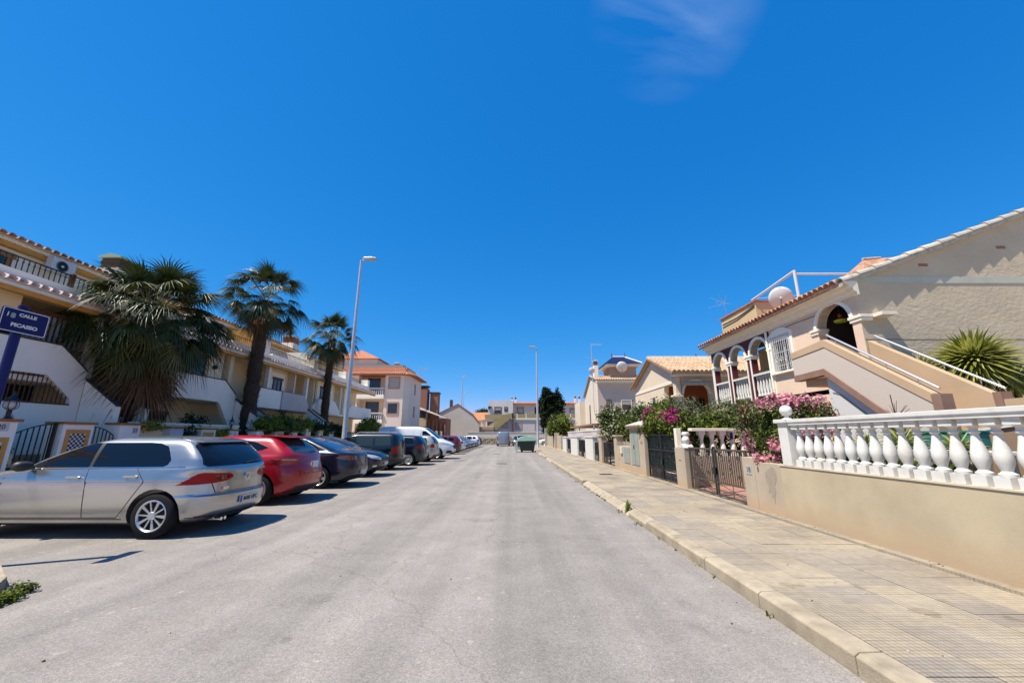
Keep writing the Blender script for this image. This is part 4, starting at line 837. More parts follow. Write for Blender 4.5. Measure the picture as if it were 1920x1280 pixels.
lantern(-10.75, 15.35, 1.70, 'small black lantern on the pillar left of the second palm', .75)
# garden wall panels
def wall(name, x0,x1,y0,y1,z0,z1,m_,label,coping=None,cat='wall'):
    T = thing(name, label, cat, ((x0+x1)/2,(y0+y1)/2,z0)); obj('masonry', B(x0,x1,y0,y1,z0,z1), m_, T, bevel=.008)
    if coping: obj('coping', B(x0-.03,x1+.03,y0-.01,y1+.01,z1,z1+.05), coping, T, bevel=.006)
    return T
wall('garden_wall', -10.98,-10.84,11.46,15.9,.1,1.80,creamR,'cream garden wall behind the pillars right of number 23',whiteR)
wall('garden_wall', -10.95,-10.80,16.2,26.4,.1,1.25,creamR,'low cream garden wall under the hedge')
wall('garden_wall', -10.95,-10.80,26.6,44.0,.1,1.15,creamR,'low cream garden wall in front of the pink apartment block')
wall('garden_wall', -11.15,-11.0,5.5,9.0,.1,1.05,creamR,'low cream wall behind the first iron gate')
# gates left
def bargate(name, x, y0, y1, z0, z1, label, n, m_=iron, knots=True, top='arc', stile=None, cat='gate', group=None):
    T = thing(name, label, cat, (x,(y0+y1)/2,z0), group)
    def zt(y): 
        u = (y-y0)/(y1-y0); return z1-(.22*(u-1)**2 if top == 'rise' else .22*u*u if top == 'fall' else 0)
    obj('top_rail', MB().tube([(x,y0+(y1-y0)*i/8,zt(y0+(y1-y0)*i/8)) for i in range(9)], .013, 6), m_, T)
    obj('bottom_rail', B(x-.012,x+.012,y0,y1,z0,z0+.03), m_, T)
    for i in range(n+1):
        y = y0+(y1-y0)*i/n; b = MB().box(x-.009,x+.009,y-.009,y+.009,z0+.03,zt(y)-.012)
        if knots and i % 2: b.lathe([(.01,-.04),(.024,-.012),(.024,.012),(.01,.04)], (x,y,(z0+z1)/2), 6)
        obj('bar', b, m_, T)
    if stile: obj('stile', B(x-.03,x+.03,y0 if stile < 0 else y1-.05,y0+.05 if stile < 0 else y1,z0,z1+.03), m_, T)
    return T
bargate('garden_gate', -10.7, 8.66, 9.42, .2, 1.72, 'black iron gate with rising top between pillars 20 and the chequered one', 7, top='rise', stile=1)
bargate('garden_gate', -10.7, 10.22, 10.82, .2, 1.68, 'black iron gate in front of the first stairs', 6, top='fall')
bargate('railing', -10.92, 12.05, 12.5, 1.1, 1.72, 'short ornamental railing with yellow leaves right of pillar 23', 4)
# rose behind the first gate
T = thing('rose_bush', 'rose bush with one pink flower behind the first iron gate', 'plant', (-11.5,8.9,.1))
leaves('foliage', [(-11.5,8.95,1.2,.25,.35,.45),(-11.45,9.0,1.6,.15,.2,.2)], 700, .035, [leafM, leafL], [3,2], T, seed=11)
leaves('flower', [(-11.42,9.05,1.87,.07,.09,.05)], 60, .04, [flP], [1], T, seed=12)
for i, (y, z, lb) in enumerate([(11.95,1.75,'yellow flowered plant spilling over the cream wall right of pillar 23'),(14.9,1.55,'yellow flowered plant between the small chequered pillar and the lamp pillar'),(9.2,.7,'small green plant low behind the first iron gate')]):
    T = thing('yellow_plant' if i < 2 else 'green_plant', lb, 'plant', (-10.75,y,.5)); leaves('foliage', [(-10.72 if i<2 else -11.0,y,z,.14,.42,.16)], 500, .04, [leafY, leafL, leafM], [3,2,1] if i<2 else [0,1,2], T, seed=14+i)
T = thing('dark_shrub', 'dark leaved shrub hanging over the cream wall before the white gate', 'shrub', (-10.8,13.35,.5)); leaves('foliage', [(-10.7,13.35,1.45,.22,.33,.32),(-11.1,14.0,1.98,.3,.6,.14)], 1500, .045, [leafD, flW], [6,1], T, seed=18, nclump=40)

# --- fan palms ---------------------------------------------------------------
def frond_mesh(elev, bend, seed, r=.85, pet=.75, n=32, droop=.5, mats=(palmG, petG), spread=118, tip=.5):
    g = random.Random(seed); mb = MB(); d = Vector((math.cos(R(elev)),0,math.sin(R(elev)))); p = Vector((0,0,0)); path = [p.copy()]; e = elev
    for i in range(5):
        e -= bend/5; d = Vector((math.cos(R(e)),0,math.sin(R(e)))); p = p+d*pet/5; path.append(p.copy())
    for a, b in zip(path, path[1:]): 
        y = Vector((0,.012,0)); mb.add([a-y, a+y, b+y*.9, b-y*.9, a+Vector((0,0,-.012)), b+Vector((0,0,-.012))], [(0,1,2,3),(0,3,5,4),(1,4,5,2)], 1)
    e -= 12; d = Vector((math.cos(R(e)),0,math.sin(R(e)))); yv = Vector((0,1,0)); nm = d.cross(yv)*-1
    if nm.z < 0: nm = -nm
    K = 6; dth = 2*spread/n
    for k in range(n):
        th = R(-spread+dth*(k+.5)); L_ = r*(.72+.28*math.cos(th*.8))*g.uniform(.9,1.06); dr = droop*g.uniform(.7,1.4)
        rad = d*math.cos(th)+yv*math.sin(th); lat = (-d*math.sin(th)+yv*math.cos(th)); rows = []
        fold = .016*(1 if k % 2 else -1)
        for q in range(K+1):
            s_ = q/K; w_ = (L_*s_*math.tan(R(dth/2))*1.12) if s_ < .45 else max(.0, L_*.45*math.tan(R(dth/2))*1.0*(1-((s_-.45)/.55)**.8))
            P_ = p+rad*L_*s_+nm*(.10*s_*(1-s_))*L_-nm*(.20*math.sin(abs(th))*s_*s_*L_)+Vector((0,0,-1))*dr*L_*max(0,s_-.28)**1.7
            if s_ > .6: P_ += lat*g.uniform(-.02,.02)
            rows.append((P_-lat*w_, P_+nm*fold*(1-s_), P_+lat*w_))
        vv = [q for r_ in rows for q in r_]; ff = []
        for q in range(K): a = q*3; ff += [(a,a+3,a+4,a+1),(a+1,a+4,a+5,a+2)]
        mb.add(vv, ff, 0)
    return mesh_of('frond', mb, list(mats))
FM = {}
def fronds(kind):
    if kind not in FM:
        spec = {'up': (70,8,.35,.90), 'mid': (42,26,.7,1.0), 'out': (12,30,.9,1.08), 'low': (-20,30,1.1,.95)}.get(kind)
        if kind == 'dead': FM[kind] = [frond_mesh(-58,25,s,r=.8,pet=.35,n=20,droop=1.1,mats=(palmD,palmD),spread=75) for s in (31,32,33)]
        elif kind == 'yellow': FM[kind] = [frond_mesh(-25,40,s,r=.62,pet=.95,n=24,droop=.9,mats=(palmY,petG)) for s in (41,42)]
        else: FM[kind] = [frond_mesh(spec[0],spec[1],s,r=.70,pet=spec[3],droop=spec[2]) for s in (1,2,3)]
    return FM[kind]
def palm(x, y, z0, zc, r0, r1, sc, counts, label, seed, skirt=0, lean=(0,0), bulge=1.0):
    g = random.Random(seed); T = thing('fan_palm', label, 'palm tree', (x,y,z0)); c = Vector((x+lean[0], y+lean[1], zc)); b = Vector((x,y,z0))
    mb = MB(); K = 22; prof = []
    n = 14; vs_ = []; fs = []
    for k in range(K+1):
        u = k/K; q = b.lerp(c, u); rr_ = r0+(r1-r0)*u+.03*math.sin(k*2.1)+g.uniform(-.008,.012)
        if u > .86: rr_ *= 1.15
        vs_ += [(q.x+rr_*math.cos(2*math.pi*i/n+.2*k), q.y+rr_*math.sin(2*math.pi*i/n+.2*k), q.z) for i in range(n)]
    mb.add(vs_, [(k*n+i,k*n+(i+1)%n,(k+1)*n+(i+1)%n,(k+1)*n+i) for k in range(K) for i in range(n)]+[tuple(range(K*n,K*n+n))]); obj('trunk', mb, bark, T, smooth=60)
    bt = MB(); L_ = (c-b).length; rows = int(L_/.11)
    for k in range(rows):
        u = (k+.5)/rows; q = b.lerp(c,u); rr_ = r0+(r1-r0)*u; m = 9
        for i in range(m):
            a = 2*math.pi*(i+.5*(k%2))/m+g.uniform(-.1,.1); l_ = g.uniform(.05,.12)*bulge; w_ = .055; ca, sa = math.cos(a), math.sin(a)
            i0 = Vector((q.x+ca*rr_*.9,q.y+sa*rr_*.9,q.z-.05)); t_ = Vector((-sa,ca,0))*w_; o_ = Vector((ca,sa,0))
            bt.add([i0-t_, i0+t_, i0+o_*(l_*.7)+t_*.7+Vector((0,0,.10)), i0+o_*(l_*.7)-t_*.7+Vector((0,0,.10)), i0+o_*l_*1.2+Vector((0,0,.15))], [(0,1,2,3),(3,2,4)])
    obj('leaf_bases', bt, bark, T, kind='stuff')
    ga = 2.39996; i = 0
    for kind, cnt in counts:
        ms = fronds(kind)
        for j in range(cnt):
            o = bpy.data.objects.new('frond' if kind != 'dead' else 'dead_frond', g.choice(ms)); COL.objects.link(o); o.parent = T
            az = i*ga+g.uniform(-.2,.2); rr_ = r1*.5; dz = .06+ {'up':.12,'mid':.05,'out':-.02,'low':-.10,'dead':-.25,'yellow':-.12}[kind]
            if kind == 'dead': dz = -.15-g.random()*skirt
            o.location = c-b+Vector((math.cos(az)*rr_, math.sin(az)*rr_, dz)); o.rotation_euler = (R(g.uniform(-20,20)), R(g.uniform(-24,20)), az)
            s_ = sc*g.uniform(.72,1.18); o.scale = (s_,s_,s_); i += 1
    return T
palm(-11.55, 12.0, .1, 4.95, .30, .30, 1.24, [('up',24),('mid',36),('out',40),('low',24),('yellow',12),('dead',64)], 'huge shaggy fan palm with brown dead skirt, nearest and widest of the three palms', 21, skirt=1.15, lean=(.05,.0), bulge=2.2)
palm(-11.5, 17.35, .1, 7.55, .32, .22, 1.14, [('up',14),('mid',15),('out',14),('low',15),('yellow',4),('dead',9)], 'tall fan palm with clean dark trunk, the middle one and tallest of the three palms', 22, skirt=.3)
palm(-11.5, 24.4, .1, 7.45, .25, .17, 1.08, [('up',14),('mid',14),('out',13),('low',13),('yellow',4),('dead',8)], 'fan palm rising from the dark hedge, farthest of the three palms', 23, skirt=.3)

# --- hedge and bushes --------------------------------------------------------
T = thing('hedge', 'dark green hedge behind the pillars below the second and third palms', 'hedge', (-11.3,21.0,.1))
leaves('foliage', [(-11.1,17.8+1.1*i,1.62+.12*math.sin(i*1.7),.45,.95,.62+.1*math.sin(i)) for i in range(8)], 12000, .075, [leafD, leafM], [6,1], T, seed=31, nclump=160)
leaves('foliage', [(-10.85,17.6+.9*i,1.95,.34,.6,.36) for i in range(5)], 5200, .06, [leafL, leafM, leafO], [6,2,1], T, seed=32, nclump=80)
branches((-11.1,20,.1), [(-11.1,18.2,1.3),(-11.0,20.4,1.5),(-11.1,22.5,1.4)], .06, barkT, T, 'stem')
T = thing('round_bush', 'round clipped bright green bush in front of the pink apartment block', 'bush', (-11.7,32.6,.1))
leaves('foliage', [(-11.7,32.6,1.95,.95,1.0,1.0)], 6500, .07, [leafL, leafM], [5,1], T, seed=33, lump=.18, nclump=120); branches((-11.7,32.6,.1), [(-11.9,32.4,1.6),(-11.5,32.9,1.6)], .06, barkT, T, 'stem')
T = thing('green_bush', 'low green bush at the right corner of the pink apartment block', 'bush', (-11.3,42.3,.1)); leaves('foliage', [(-11.3,42.3,1.55,.8,1.0,.75)], 1800, .09, [leafM, leafD], [1,1], T, seed=34)
# street lamps
def lamp(x, y, h_, label, side, r=.11):
    T = thing('street_lamp', label, 'street lamp', (x,y,.1), 'tall grey street lamps')
    obj('pole', MB().lathe([(r*1.15,0),(r*1.15,.02),(r,.05),(r*.92,3),(r*.75,7),(r*.50,h_-.15)], (x,y,.1), 16), galv, T, smooth=50)
    obj('base_plate', B(x-r*1.7,x+r*1.7,y-r*1.7,y+r*1.7,.1,.135), galv, T); obj('service_door', B(x-.05,x+.05,y-r*1.06,y-r*.9,.7,1.1), galv, T)
    a = (x,y,h_-.1); hd = MB().cyl(a,(x+side*.28,y,h_+.02),.035,.03,10); obj('arm', hd, galv, T)
    l_ = MB(); l_.prism([(x+side*.15,h_-.04),(x+side*.95,h_+.0),(x+side*.95,h_+.07),(x+side*.7,h_+.13),(x+side*.2,h_+.12),(x+side*.12,h_+.04)], 'y', y-.16, y+.16); obj('lamp_head', l_, galv, T, bevel=.02)
    obj('lens', B(x+side*.35,x+side*.92,y-.12,y+.12,h_-.055,h_-.02), mat('lamp lens', (.5,.5,.48), .2), T)
    return T
lamp(-9.32, 22.4, 12.05, 'tall grey street lamp between the parked cars and hedge, nearest one', 1, .135)
lamp(3.02, 47.3, 12.1, 'tall street lamp standing beside the green dumpster on the right pavement', -1, .14)
lamp(-9.35, 74-.6, 12.3, 'thin distant street lamp left of the road, first beyond the white van', 1, .13)
lamp(-12.4, 101, 12.3, 'farthest street lamp, almost behind the other distant one', 1, .13)

# --- terraced row of houses --------------------------------------------------
H = thing('terraced_house', 'long white two storey terraced row with ochre eaves and outside stairs behind the palms', 'building', (-14,18,.1))
W0 = MB().box(-13.75,-13.55,4,34,.1,2.8); obj('ground_floor_wall', W0, creamR, H)
obj('floor_slab', B(-13.6,-12.151,3,34,2.80,2.93), whiteR2, H)
obj('first_floor_wall', B(-13.75,-13.45,3,34,2.93,5.0), creamR, H)
obj('ceiling', B(-13.45,-11.86,3,34,4.96,5.02), mat('soffit',(.80,.64,.38),.85,(.72,.57,.33),2,.1,50), H)
obj('eave_band', B(-12.02,-11.86,2,34.2,4.80,4.96), ORANGE_M, H, bevel=.01); obj('eave_moulding', B(-11.857,-11.78,2,34.2,4.90,4.99), stoneT, H, bevel=.01)
obj('upper_wall', B(-15.3,-15.0,2,34,5.1,7.05), whiteR, H); obj('upper_soffit', B(-15.0,-14.72,1.5,34.2,7.0,7.04), whiteR2, H)
obj('upper_band', B(-14.98,-14.80,1.5,34.2,6.86,7.0), ORANGE_M, H, bevel=.01); obj('upper_eave_moulding', B(-14.90,-14.68,1.5,34.2,7.04,7.12), stoneT, H)
obj('terrace_floor', B(-15.0,-12.3,2,34,5.02,5.10), concG, H)
rfb = obj('roof', MB().prism([(-14.6,7.12),(-17.6,8.0),(-17.6,7.1),(-14.6,7.08)], 'y', 1.5, 34.2), tileP, H)
# barrel tiles along the two eaves (half round, seen edge on)
def tilemesh(nm, r, ln, m_, th=.018, n=6, tp=.15):
    mb = MB(); o = []
    for q, rr_ in ((0, r), (1, r-th)):
        for s_ in (0, 1): o += [( s_*ln, -rr_*math.cos(math.pi*i/n)*(1-tp*s_), rr_*math.sin(math.pi*i/n)*(1-tp*s_)) for i in range(n+1)]
    k = n+1; f = [(i,i+1,k+i+1,k+i) for i in range(n)]+[(2*k+i,3*k+i,3*k+i+1,2*k+i+1) for i in range(n)]+[(i,2*k+i,2*k+i+1,i+1) for i in range(n)]+[(k+i,k+i+1,3*k+i+1,3*k+i) for i in range(n)]
    f += [(0,k,3*k,2*k),(n,2*k+n,3*k+n,k+n)]
    mb.add(o, f); return mesh_of(nm, mb, m_)
etile = tilemesh('eave_tile', .095, .5, tilePink); etile2 = tilemesh('eave_tile', .095, .5, tileM)
obj('lower_tile_bed', MB().prism([(-11.76,4.99),(-11.74,5.03),(-12.36,5.33),(-12.36,5.02)], 'y', 2, 34.2), tilePink, H)
yy = 5.0; g = random.Random(8); cnt = 0
while yy < 34:
    for (x, z, m_, sl) in ((-11.71, 5.055, etile, .45), (-14.55, 7.13, etile2, .29)):
        if m_ is etile2 and yy > 24: continue
        o = bpy.data.objects.new('eave_tile', m_); COL.objects.link(o); o.parent = H; o.location = Vector((x+g.uniform(-.01,.01), yy, z))-ORG[H.name]; o.rotation_euler = (0, math.atan(sl), math.pi); cnt += 1
    yy += .225
# terrace parapet + railings
obj('terrace_parapet', B(-12.55,-12.38,2,34,5.1,5.50), whiteR2, H, bevel=.01)
def rail(y0, y1, m_, posts, label, x=-12.9, z0=5.62, z1=6.02, st=.125, scroll=False):
    T = thing('terrace_railing', label, 'railing', (x,(y0+y1)/2,z0), 'railings of the upper terraces')
    obj('handrail', B(x-.02,x+.02,y0,y1,z1-.025,z1), m_, T); obj('bottom_rail', B(x-.015,x+.015,y0,y1,z0,z0+.02), m_, T)
    y = y0+st
    while y < y1-.02:
        b = B(x-.008,x+.008,y-.009,y+.009,z0+.02,z1-.025)
        if scroll: b.lathe([(.012,-.03),(.03,0),(.012,.03)], (x,y,z0+.28), 5)
        obj('baluster', b, m_, T); y += st
    for p in posts: obj('post', B(x-.05,x+.05,p-.05,p+.05,5.5,z1+.04), brownW, T)
    if not posts: obj('end_post', B(x-.02,x+.02,y0,y0+.03,5.5,z1), m_, T)
rail(5.2, 13.3, iron, [8.62,10.75], 'black iron terrace railing with brown posts above the first balcony', scroll=True)
for i, (a, b, w_, lb) in enumerate([(13.6,16.0,.45,'grey terrace railing just left of the middle palm trunk'),(16.9,19.1,.5,'grey terrace railing just right of the middle palm trunk'),(19.9,24.2,.4,'long dark terrace railing between middle and far palm'),(25.0,29,.4,'terrace railing behind the far palm'),(29.6,33.6,.4,'last terrace railing before the pink block')]):
    rail(a, b, ironG, [], lb, st=.14)
    obj('parapet_pier', B(-13.0,-12.38,b,b+w_,5.5,6.12), whiteR2, H, bevel=.01)
    obj('parapet_coping', B(-12.98,-12.40,a,b,5.5,5.58), whiteR, H)
obj('terrace_side_wall', B(-15.0,-13.0,16.2,16.35,5.1,6.6), whiteR, H); obj('terrace_side_wall', B(-15.0,-13.0,24.4,24.55,5.1,6.6), whiteR, H); obj('terrace_side_wall', B(-15.0,-13.0,19.4,19.55,5.1,6.7), ORANGE_M, H)
def framed(T, nm, x, y0, y1, z0, z1, fm=brownW, pm=glassD, fw=.09, ears=True, mullion=True, proud=.04, shutter=None):
    """door or window on a wall that faces +x"""
    fr = MB().box(x,x+proud,y0,y0+fw,z0,z1-fw).box(x,x+proud,y1-fw,y1,z0,z1-fw).box(x,x+proud+.02,y0-(.06 if ears else 0),y1+(.06 if ears else 0),z1-fw,z1+(.03 if ears else 0))
    if nm == 'window': fr.box(x,x+proud+.03,y0-.03,y1+.03,z0-.05,z0)
    w_ = obj(nm, fr, fm, T); obj('pane', B(x,x+.012,y0+fw,y1-fw,z0,z1-fw), pm, w_)
    if mullion: obj('sash', B(x+.012,x+.03,(y0+y1)/2-.025,(y0+y1)/2+.025,z0,z1-fw), whiteplast if fm is not brownW else fm, w_)
    if shutter: obj('shutter', B(x+.012,x+.028,y0+fw,y1-fw,z0+(z1-z0)*shutter,z1-fw), shut, w_)
    return w_
framed(H,'door',-15.0,8.3,10.85,5.1,6.72,pm=glassW,fm=ochreT,fw=.12); framed(H,'window',-15.0,6.0,7.4,5.7,6.6,fm=ochreT,fw=.12)
for (a, b) in [(14.6,16.0),(17.5,18.6),(21.0,22.4),(26,27.4),(30,31.4)]: framed(H,'window',-15.0,a,b,5.4,6.6,fm=ORANGE_M)
# columns, partitions and openings of the first floor
for (a, b) in [(11.05,11.25),(13.0,13.2),(19.45,19.6),(23.2,23.4),(28.6,28.8)]: obj('column', B(-12.36,-12.16,a,b,2.93,4.96), whiteR, H, bevel=.008)
for (a, b, m_) in [(13.25,13.45,tanR),(16.75,16.95,creamR),(19.62,19.75,creamR),(21.9,22.05,pinkR),(24.1,24.25,creamR),(28.0,28.2,creamR)]: obj('partition_wall', B(-13.45,-12.2,a,b,2.93,4.96), m_, H)
obj('bay_wall', B(-12.55,-12.4,13.9,16.6,2.93,4.955), creamR, H); obj('bay_pilaster', B(-12.4,-12.32,14.0,14.35,2.93,4.955), whiteR, H); obj('bay_pilaster', B(-12.4,-12.32,15.75,16.5,2.93,4.955), creamR, H)
framed(H,'window',-12.4,14.5,15.65,3.35,4.62,pm=glassW)
obj('wall_lamp', MB().sphere((-12.24,15.98,4.2),.09,10), iron, H); 
framed(H,'door',-13.45,7.2,8.6,2.93,4.9,pm=glassW); framed(H,'window',-13.45,9.2,10.3,3.5,4.6); framed(H,'door',-13.45,17.1,18.0,2.93,4.8,pm=dark); obj('bay_wall', B(-12.75,-12.6,20.2,21.9,2.93,4.955), creamR, H); obj('bay_surround', B(-12.6,-12.56,20.25,21.6,2.93,4.75), whiteR, H); framed(H,'window',-12.56,20.5,21.3,3.25,4.45,pm=glassW)
obj('bay_wall', B(-12.75,-12.6,25.2,28.0,2.93,4.955), creamR, H); obj('bay_surround', B(-12.6,-12.56,25.3,27.6,2.93,4.9), whiteR, H); framed(H,'window',-12.56,25.7,27.0,3.1,4.6,pm=glassW); framed(H,'door',-13.45,22.3,23.2,2.93,4.8,pm=dark)
for i in range(16):
    if i < 12: obj('screen_slat', B(-12.36,-12.33,9.62+i*.125,9.68+i*.125,3.8,4.55), mat('grey slat',(.22,.22,.21),.6), H)
obj('screen_lintel', B(-12.40,-12.30,9.5,11.1,4.55,4.66), brownW, H)
obj('side_screen', B(-12.9,-12.4,5,9.4,4.2,4.95), creamR, H)
# balconies (Y,Z outlines at the facade plane)
def bal(poly, holes=None, x=-12.0, th=.15, m_=None, nm='balcony_parapet'):
    o = obj(nm, MB().prism(poly, 'x', x-th, x), m_ or whiteR2, H, bevel=.008); return o
copM = mat('dark coping', (.05,.05,.045), .7)
def cop(pts, w_=.2, x=-12.075, h_=.03, parent=None):
    mb = MB()
    for a, b in zip(pts, pts[1:]): mb.prism([(a[0],a[1]+.001),(b[0],b[1]+.001),(b[0],b[1]+h_),(a[0],a[1]+h_)], 'x', x-w_/2, x+w_/2)
    obj('coping', mb, copM, parent or H)
b1 = bal([(4,2.92),(9.35,2.98),(10.05,2.98),(10.72,2.42),(10.72,2.29),(9.3,2.29),(9.3,1.0),(10.98,1.0),(10.98,3.2),(10.2,3.79),(4,3.79)])
bal([(4,1.0),(9.0,1.0),(9.0,2.35),(4,2.35)], m_=whiteR2, nm='front_wall')
cop([(4,3.79),(10.2,3.79),(10.98,3.2)])
gr = thing('window_grille', 'barred opening under the first balcony stairs', 'grille', (-12.05,10,2.3))
for i in range(13): 
    y = 9.38+i*.105; zt = 2.98 if y < 10.05 else 2.98-(y-10.05)*.83
    obj('bar', B(-12.06,-12.04,y-.008,y+.008,2.29,zt), brownW, gr)
obj('frame', MB().box(-12.03,-11.99,9.3,10.72,2.25,2.29), brownW, gr); obj('dark_room', B(-13.5,-13.3,9.2,10.9,1.2,2.79), dark, H)
bal([(13.1,2.82),(16.1,2.80),(16.25,2.72),(17.0,1.75),(17.0,.9),(17.1,.9),(17.1,3.18),(16.35,3.70),(13.1,3.70)]); cop([(13.1,3.70),(16.35,3.70),(17.1,3.18)])
bal([(15.9,.1),(17.1,.1),(17.1,.9),(17.0,1.7),(15.9,1.7)], nm='front_wall', x=-12.02)
bal([(18.05,3.15),(18.05,2.85),(18.4,2.78),(20.5,2.78),(20.5,3.70),(18.75,3.70)]); bal([(20.505,2.78),(23.0,2.78),(23.2,2.95),(23.2,3.2),(22.7,3.70),(20.505,3.70)], x=-11.93, m_=mat('shaded off white render',(.52,.47,.43),.9,(.45,.41,.375),1,.25,60))  # right half is angled: its duller brightness is put into the colour
bal([(23.9,2.85),(27.6,2.85),(27.6,3.1),(26.8,3.70),(24.6,3.70),(23.9,3.2)]); bal([(29.0,2.8),(33.8,2.8),(33.8,3.65),(29.6,3.65),(29.0,3.2)])
cop([(18.05,3.15),(18.75,3.70),(20.5,3.70)]); cop([(20.5,3.70),(22.7,3.70),(23.2,3.2)])
# outside stairs
def stair(y0, y1, label):
    T = thing('outside_stairs', label, 'stairs', (-11.3,(y0+y1)/2,.1), 'outside stairs of the terraced row')
    for k in range(14): obj('step', B(-12.0+.115*k,-12.0+.115*(k+1),y0+.12,y1-.12,.1,2.75-.19*k), concG, T)
    for y in (y0, y1-.12):
        obj('stair_parapet', MB().prism([(-12.0,.1),(-10.95,.1),(-10.95,2.24),(-12.0,2.98)] , 'y', y, y+.12), whiteR2, T, bevel=.006)
        mb = MB().prism([(-12.0,2.981),(-10.95,2.241),(-10.93,2.27),(-12.0,3.02)], 'y', y-.02, y+.14); obj('coping', mb, copM, T)
stair(10.984, 12.0, 'grey white outside stairs rising left of the shaggy palm trunk'); stair(17.12, 18.02, 'outside stairs with dark coping right of the middle palm trunk'); stair(23.2, 23.95, 'outside stairs above the hedge between balconies')
# ground floor openings
framed(H,'door',-13.55,12.6,13.4,.1,2.3,pm=dark); framed(H,'door',-13.55,13.9,15.6,.1,2.35,pm=dark,mullion=True); framed(H,'window',-13.55,9.4,10.5,1.4,2.6,pm=glassW); framed(H,'window',-13.55,19,20.6,1.2,2.4,pm=glassW)
ac = lambda x,y,z,label: ac_unit(x,y,z,label)
def ac_unit(x, y, z, label, s=1):
    T = thing('air_conditioner', label, 'air conditioner', (x,y,z)); obj('casing', B(x-.3*s,x,y-.42*s,y+.42*s,z,z+.58*s), whiteplast, T, bevel=.02)
    obj('fan_guard', MB().lathe([(.22*s,0),(.22*s,.012),(.19*s,.015),(.19*s,.0)], (x,y-.08*s,z+.29*s), 24, ax='x'), greyplast, T); obj('fan_opening', MB().lathe([(.185*s,0),(.185*s,.006)], (x,y-.08*s,z+.29*s), 24, ax='x'), dark, T)
    obj('fan_hub', MB().lathe([(.05*s,0),(.05*s,.02)], (x,y-.08*s,z+.29*s), 12, ax='x'), whiteplast, T)
ac_unit(-14.45, 11.75, 6.50, 'white air conditioner with round fan on the upper wall above the black railing', .8)
def chimney(x, y, z0, z1, label, s=.55, capm=None, body=None):
    T = thing('chimney', label, 'chimney', (x,y,z0)); obj('stack', B(x-s,x+s,y-s,y+s,z0,z1-.55), body or whiteR2, T, bevel=.01)
    hd = MB()
    for k in range(4): zz = z1-.55+k*.11; hd.box(x-s*.92+.02*(k%2),x+s*.92-.02*(k%2),y-s*.92+.02*(k%2),y+s*.92-.02*(k%2),zz+.003,zz+.10)
    obj('brick_head', hd, brickM if capm is None else barkT, T); obj('cap', MB().prism([(x-s*1.1,z1-.11),(x+s*1.1,z1-.11),(x+s*1.1,z1-.05),(x,z1+.08),(x-s*1.1,z1-.05)], 'y', y-s*1.1, y+s*1.1), capm or whiteplast, T)
chimney(-16.2, 15.0, 7.2, 8.55, 'chimney with pale green cap behind the shaggy palm', .42, mat('copper green',(.28,.45,.36),.7)); chimney(-16.0, 27.6, 7.3, 8.45, 'brick chimney with white cap on the row roof between middle and far palm', .42)

# --- pink three storey apartment block ---------------------------------------
A = thing('apartment_block', 'three storey beige pink apartment block with red tiled roof beyond the terraced row', 'building', (-15,46,.1))
apt = mat('pink beige render', (.78,.63,.51), .9, (.72,.58,.47), .8, .2, 60, detail=6)
obj('wall', MB().prism([(-14.1,43.5),(-12.05,43.5),(-11.6,44.2),(-11.6,50),(-14.1,50)], 'z', .1, 8.35), apt, A)
obj('wall', B(-26,-14.1,45.2,50,.1,8.35), apt, A); obj('pier', B(-18.0,-17.1,43.6,45.2,.1,8.3), apt, A)
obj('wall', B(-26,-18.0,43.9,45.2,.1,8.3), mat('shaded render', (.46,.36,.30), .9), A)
for z in (2.75, 5.45): obj('balcony_slab', B(-17.1,-14.1,43.3,45.2,z,z+.4), whiteR, A, bevel=.02); obj('balcony_slab', B(-24,-18.0,43.2,43.9,z,z+.3), whiteR, A)
obj('roof_slab', B(-24,-11.9,43.2,50,8.2,8.36), whiteR, A)
bprof = [(.06,0),(.06,.05),(.035,.08),(.03,.14),(.06,.28),(.055,.36),(.03,.55),(.035,.6),(.05,.62),(.05,.68)]
bm1 = mesh_of('baluster', MB().lathe(bprof, (0,0,0), 8), whiteP, 50)
for z in (3.15, 5.85):
    R_ = thing('balcony_balustrade', 'white balustrade of the %s balcony of the pink apartment block' % ('lower' if z < 4 else 'upper'), 'balustrade', (-15.6,43.35,z))
    obj('handrail', B(-17.1,-14.1,43.30,43.46,z+.68,z+.78), whiteP, R_)
    for i in range(13):
        o = bpy.data.objects.new('baluster', bm1); COL.objects.link(o); o.parent = R_; o.location = Vector((-16.95+i*.225,43.38,z))-Vector((-15.6,43.35,z))
    rail(0,0,iron,[], 'x') if False else None
def framedY(T, nm, y, x0, x1, z0, z1, fm=pinkTrim, pm=None, fw=.14, shutter=True, proud=.05, sill=True):
    """opening on a wall that faces -y"""
    fr = MB().box(x0,x0+fw,y-proud,y,z0,z1).box(x1-fw,x1,y-proud,y,z0,z1).box(x0+fw,x1-fw,y-proud,y,z1-fw,z1)
    if sill: fr.box(x0+fw,x1-fw,y-proud,y,z0,z0+fw)
    w_ = obj(nm, fr, fm, T); z0_ = z0+(fw if sill else 0); obj('pane', B(x0+fw,x1-fw,y-.012,y,z0_,z1-fw), pm or glassW, w_)
    if shutter: obj('shutter', B(x0+fw,x1-fw,y-.03,y-.012,z0_+(z1-z0)*(.0 if shutter is True else shutter),z1-fw), shut, w_)
    else: obj('sash', B((x0+x1)/2-.03,(x0+x1)/2+.03,y-.03,y-.012,z0_,z1-fw), frameB, w_)
    return w_
for (z0, z1, s_) in [(.9,2.3,True),(3.7,5.1,.75),(6.5,7.9,True)]: framedY(A,'window',43.5,-13.75,-12.45,z0,z1,shutter=s_)
for z in (3.15, 5.85): framedY(A,'door',45.2,-16.7,-15.2,z,z+2.1,fm=frameB,fw=.1,shutter=False,sill=False)
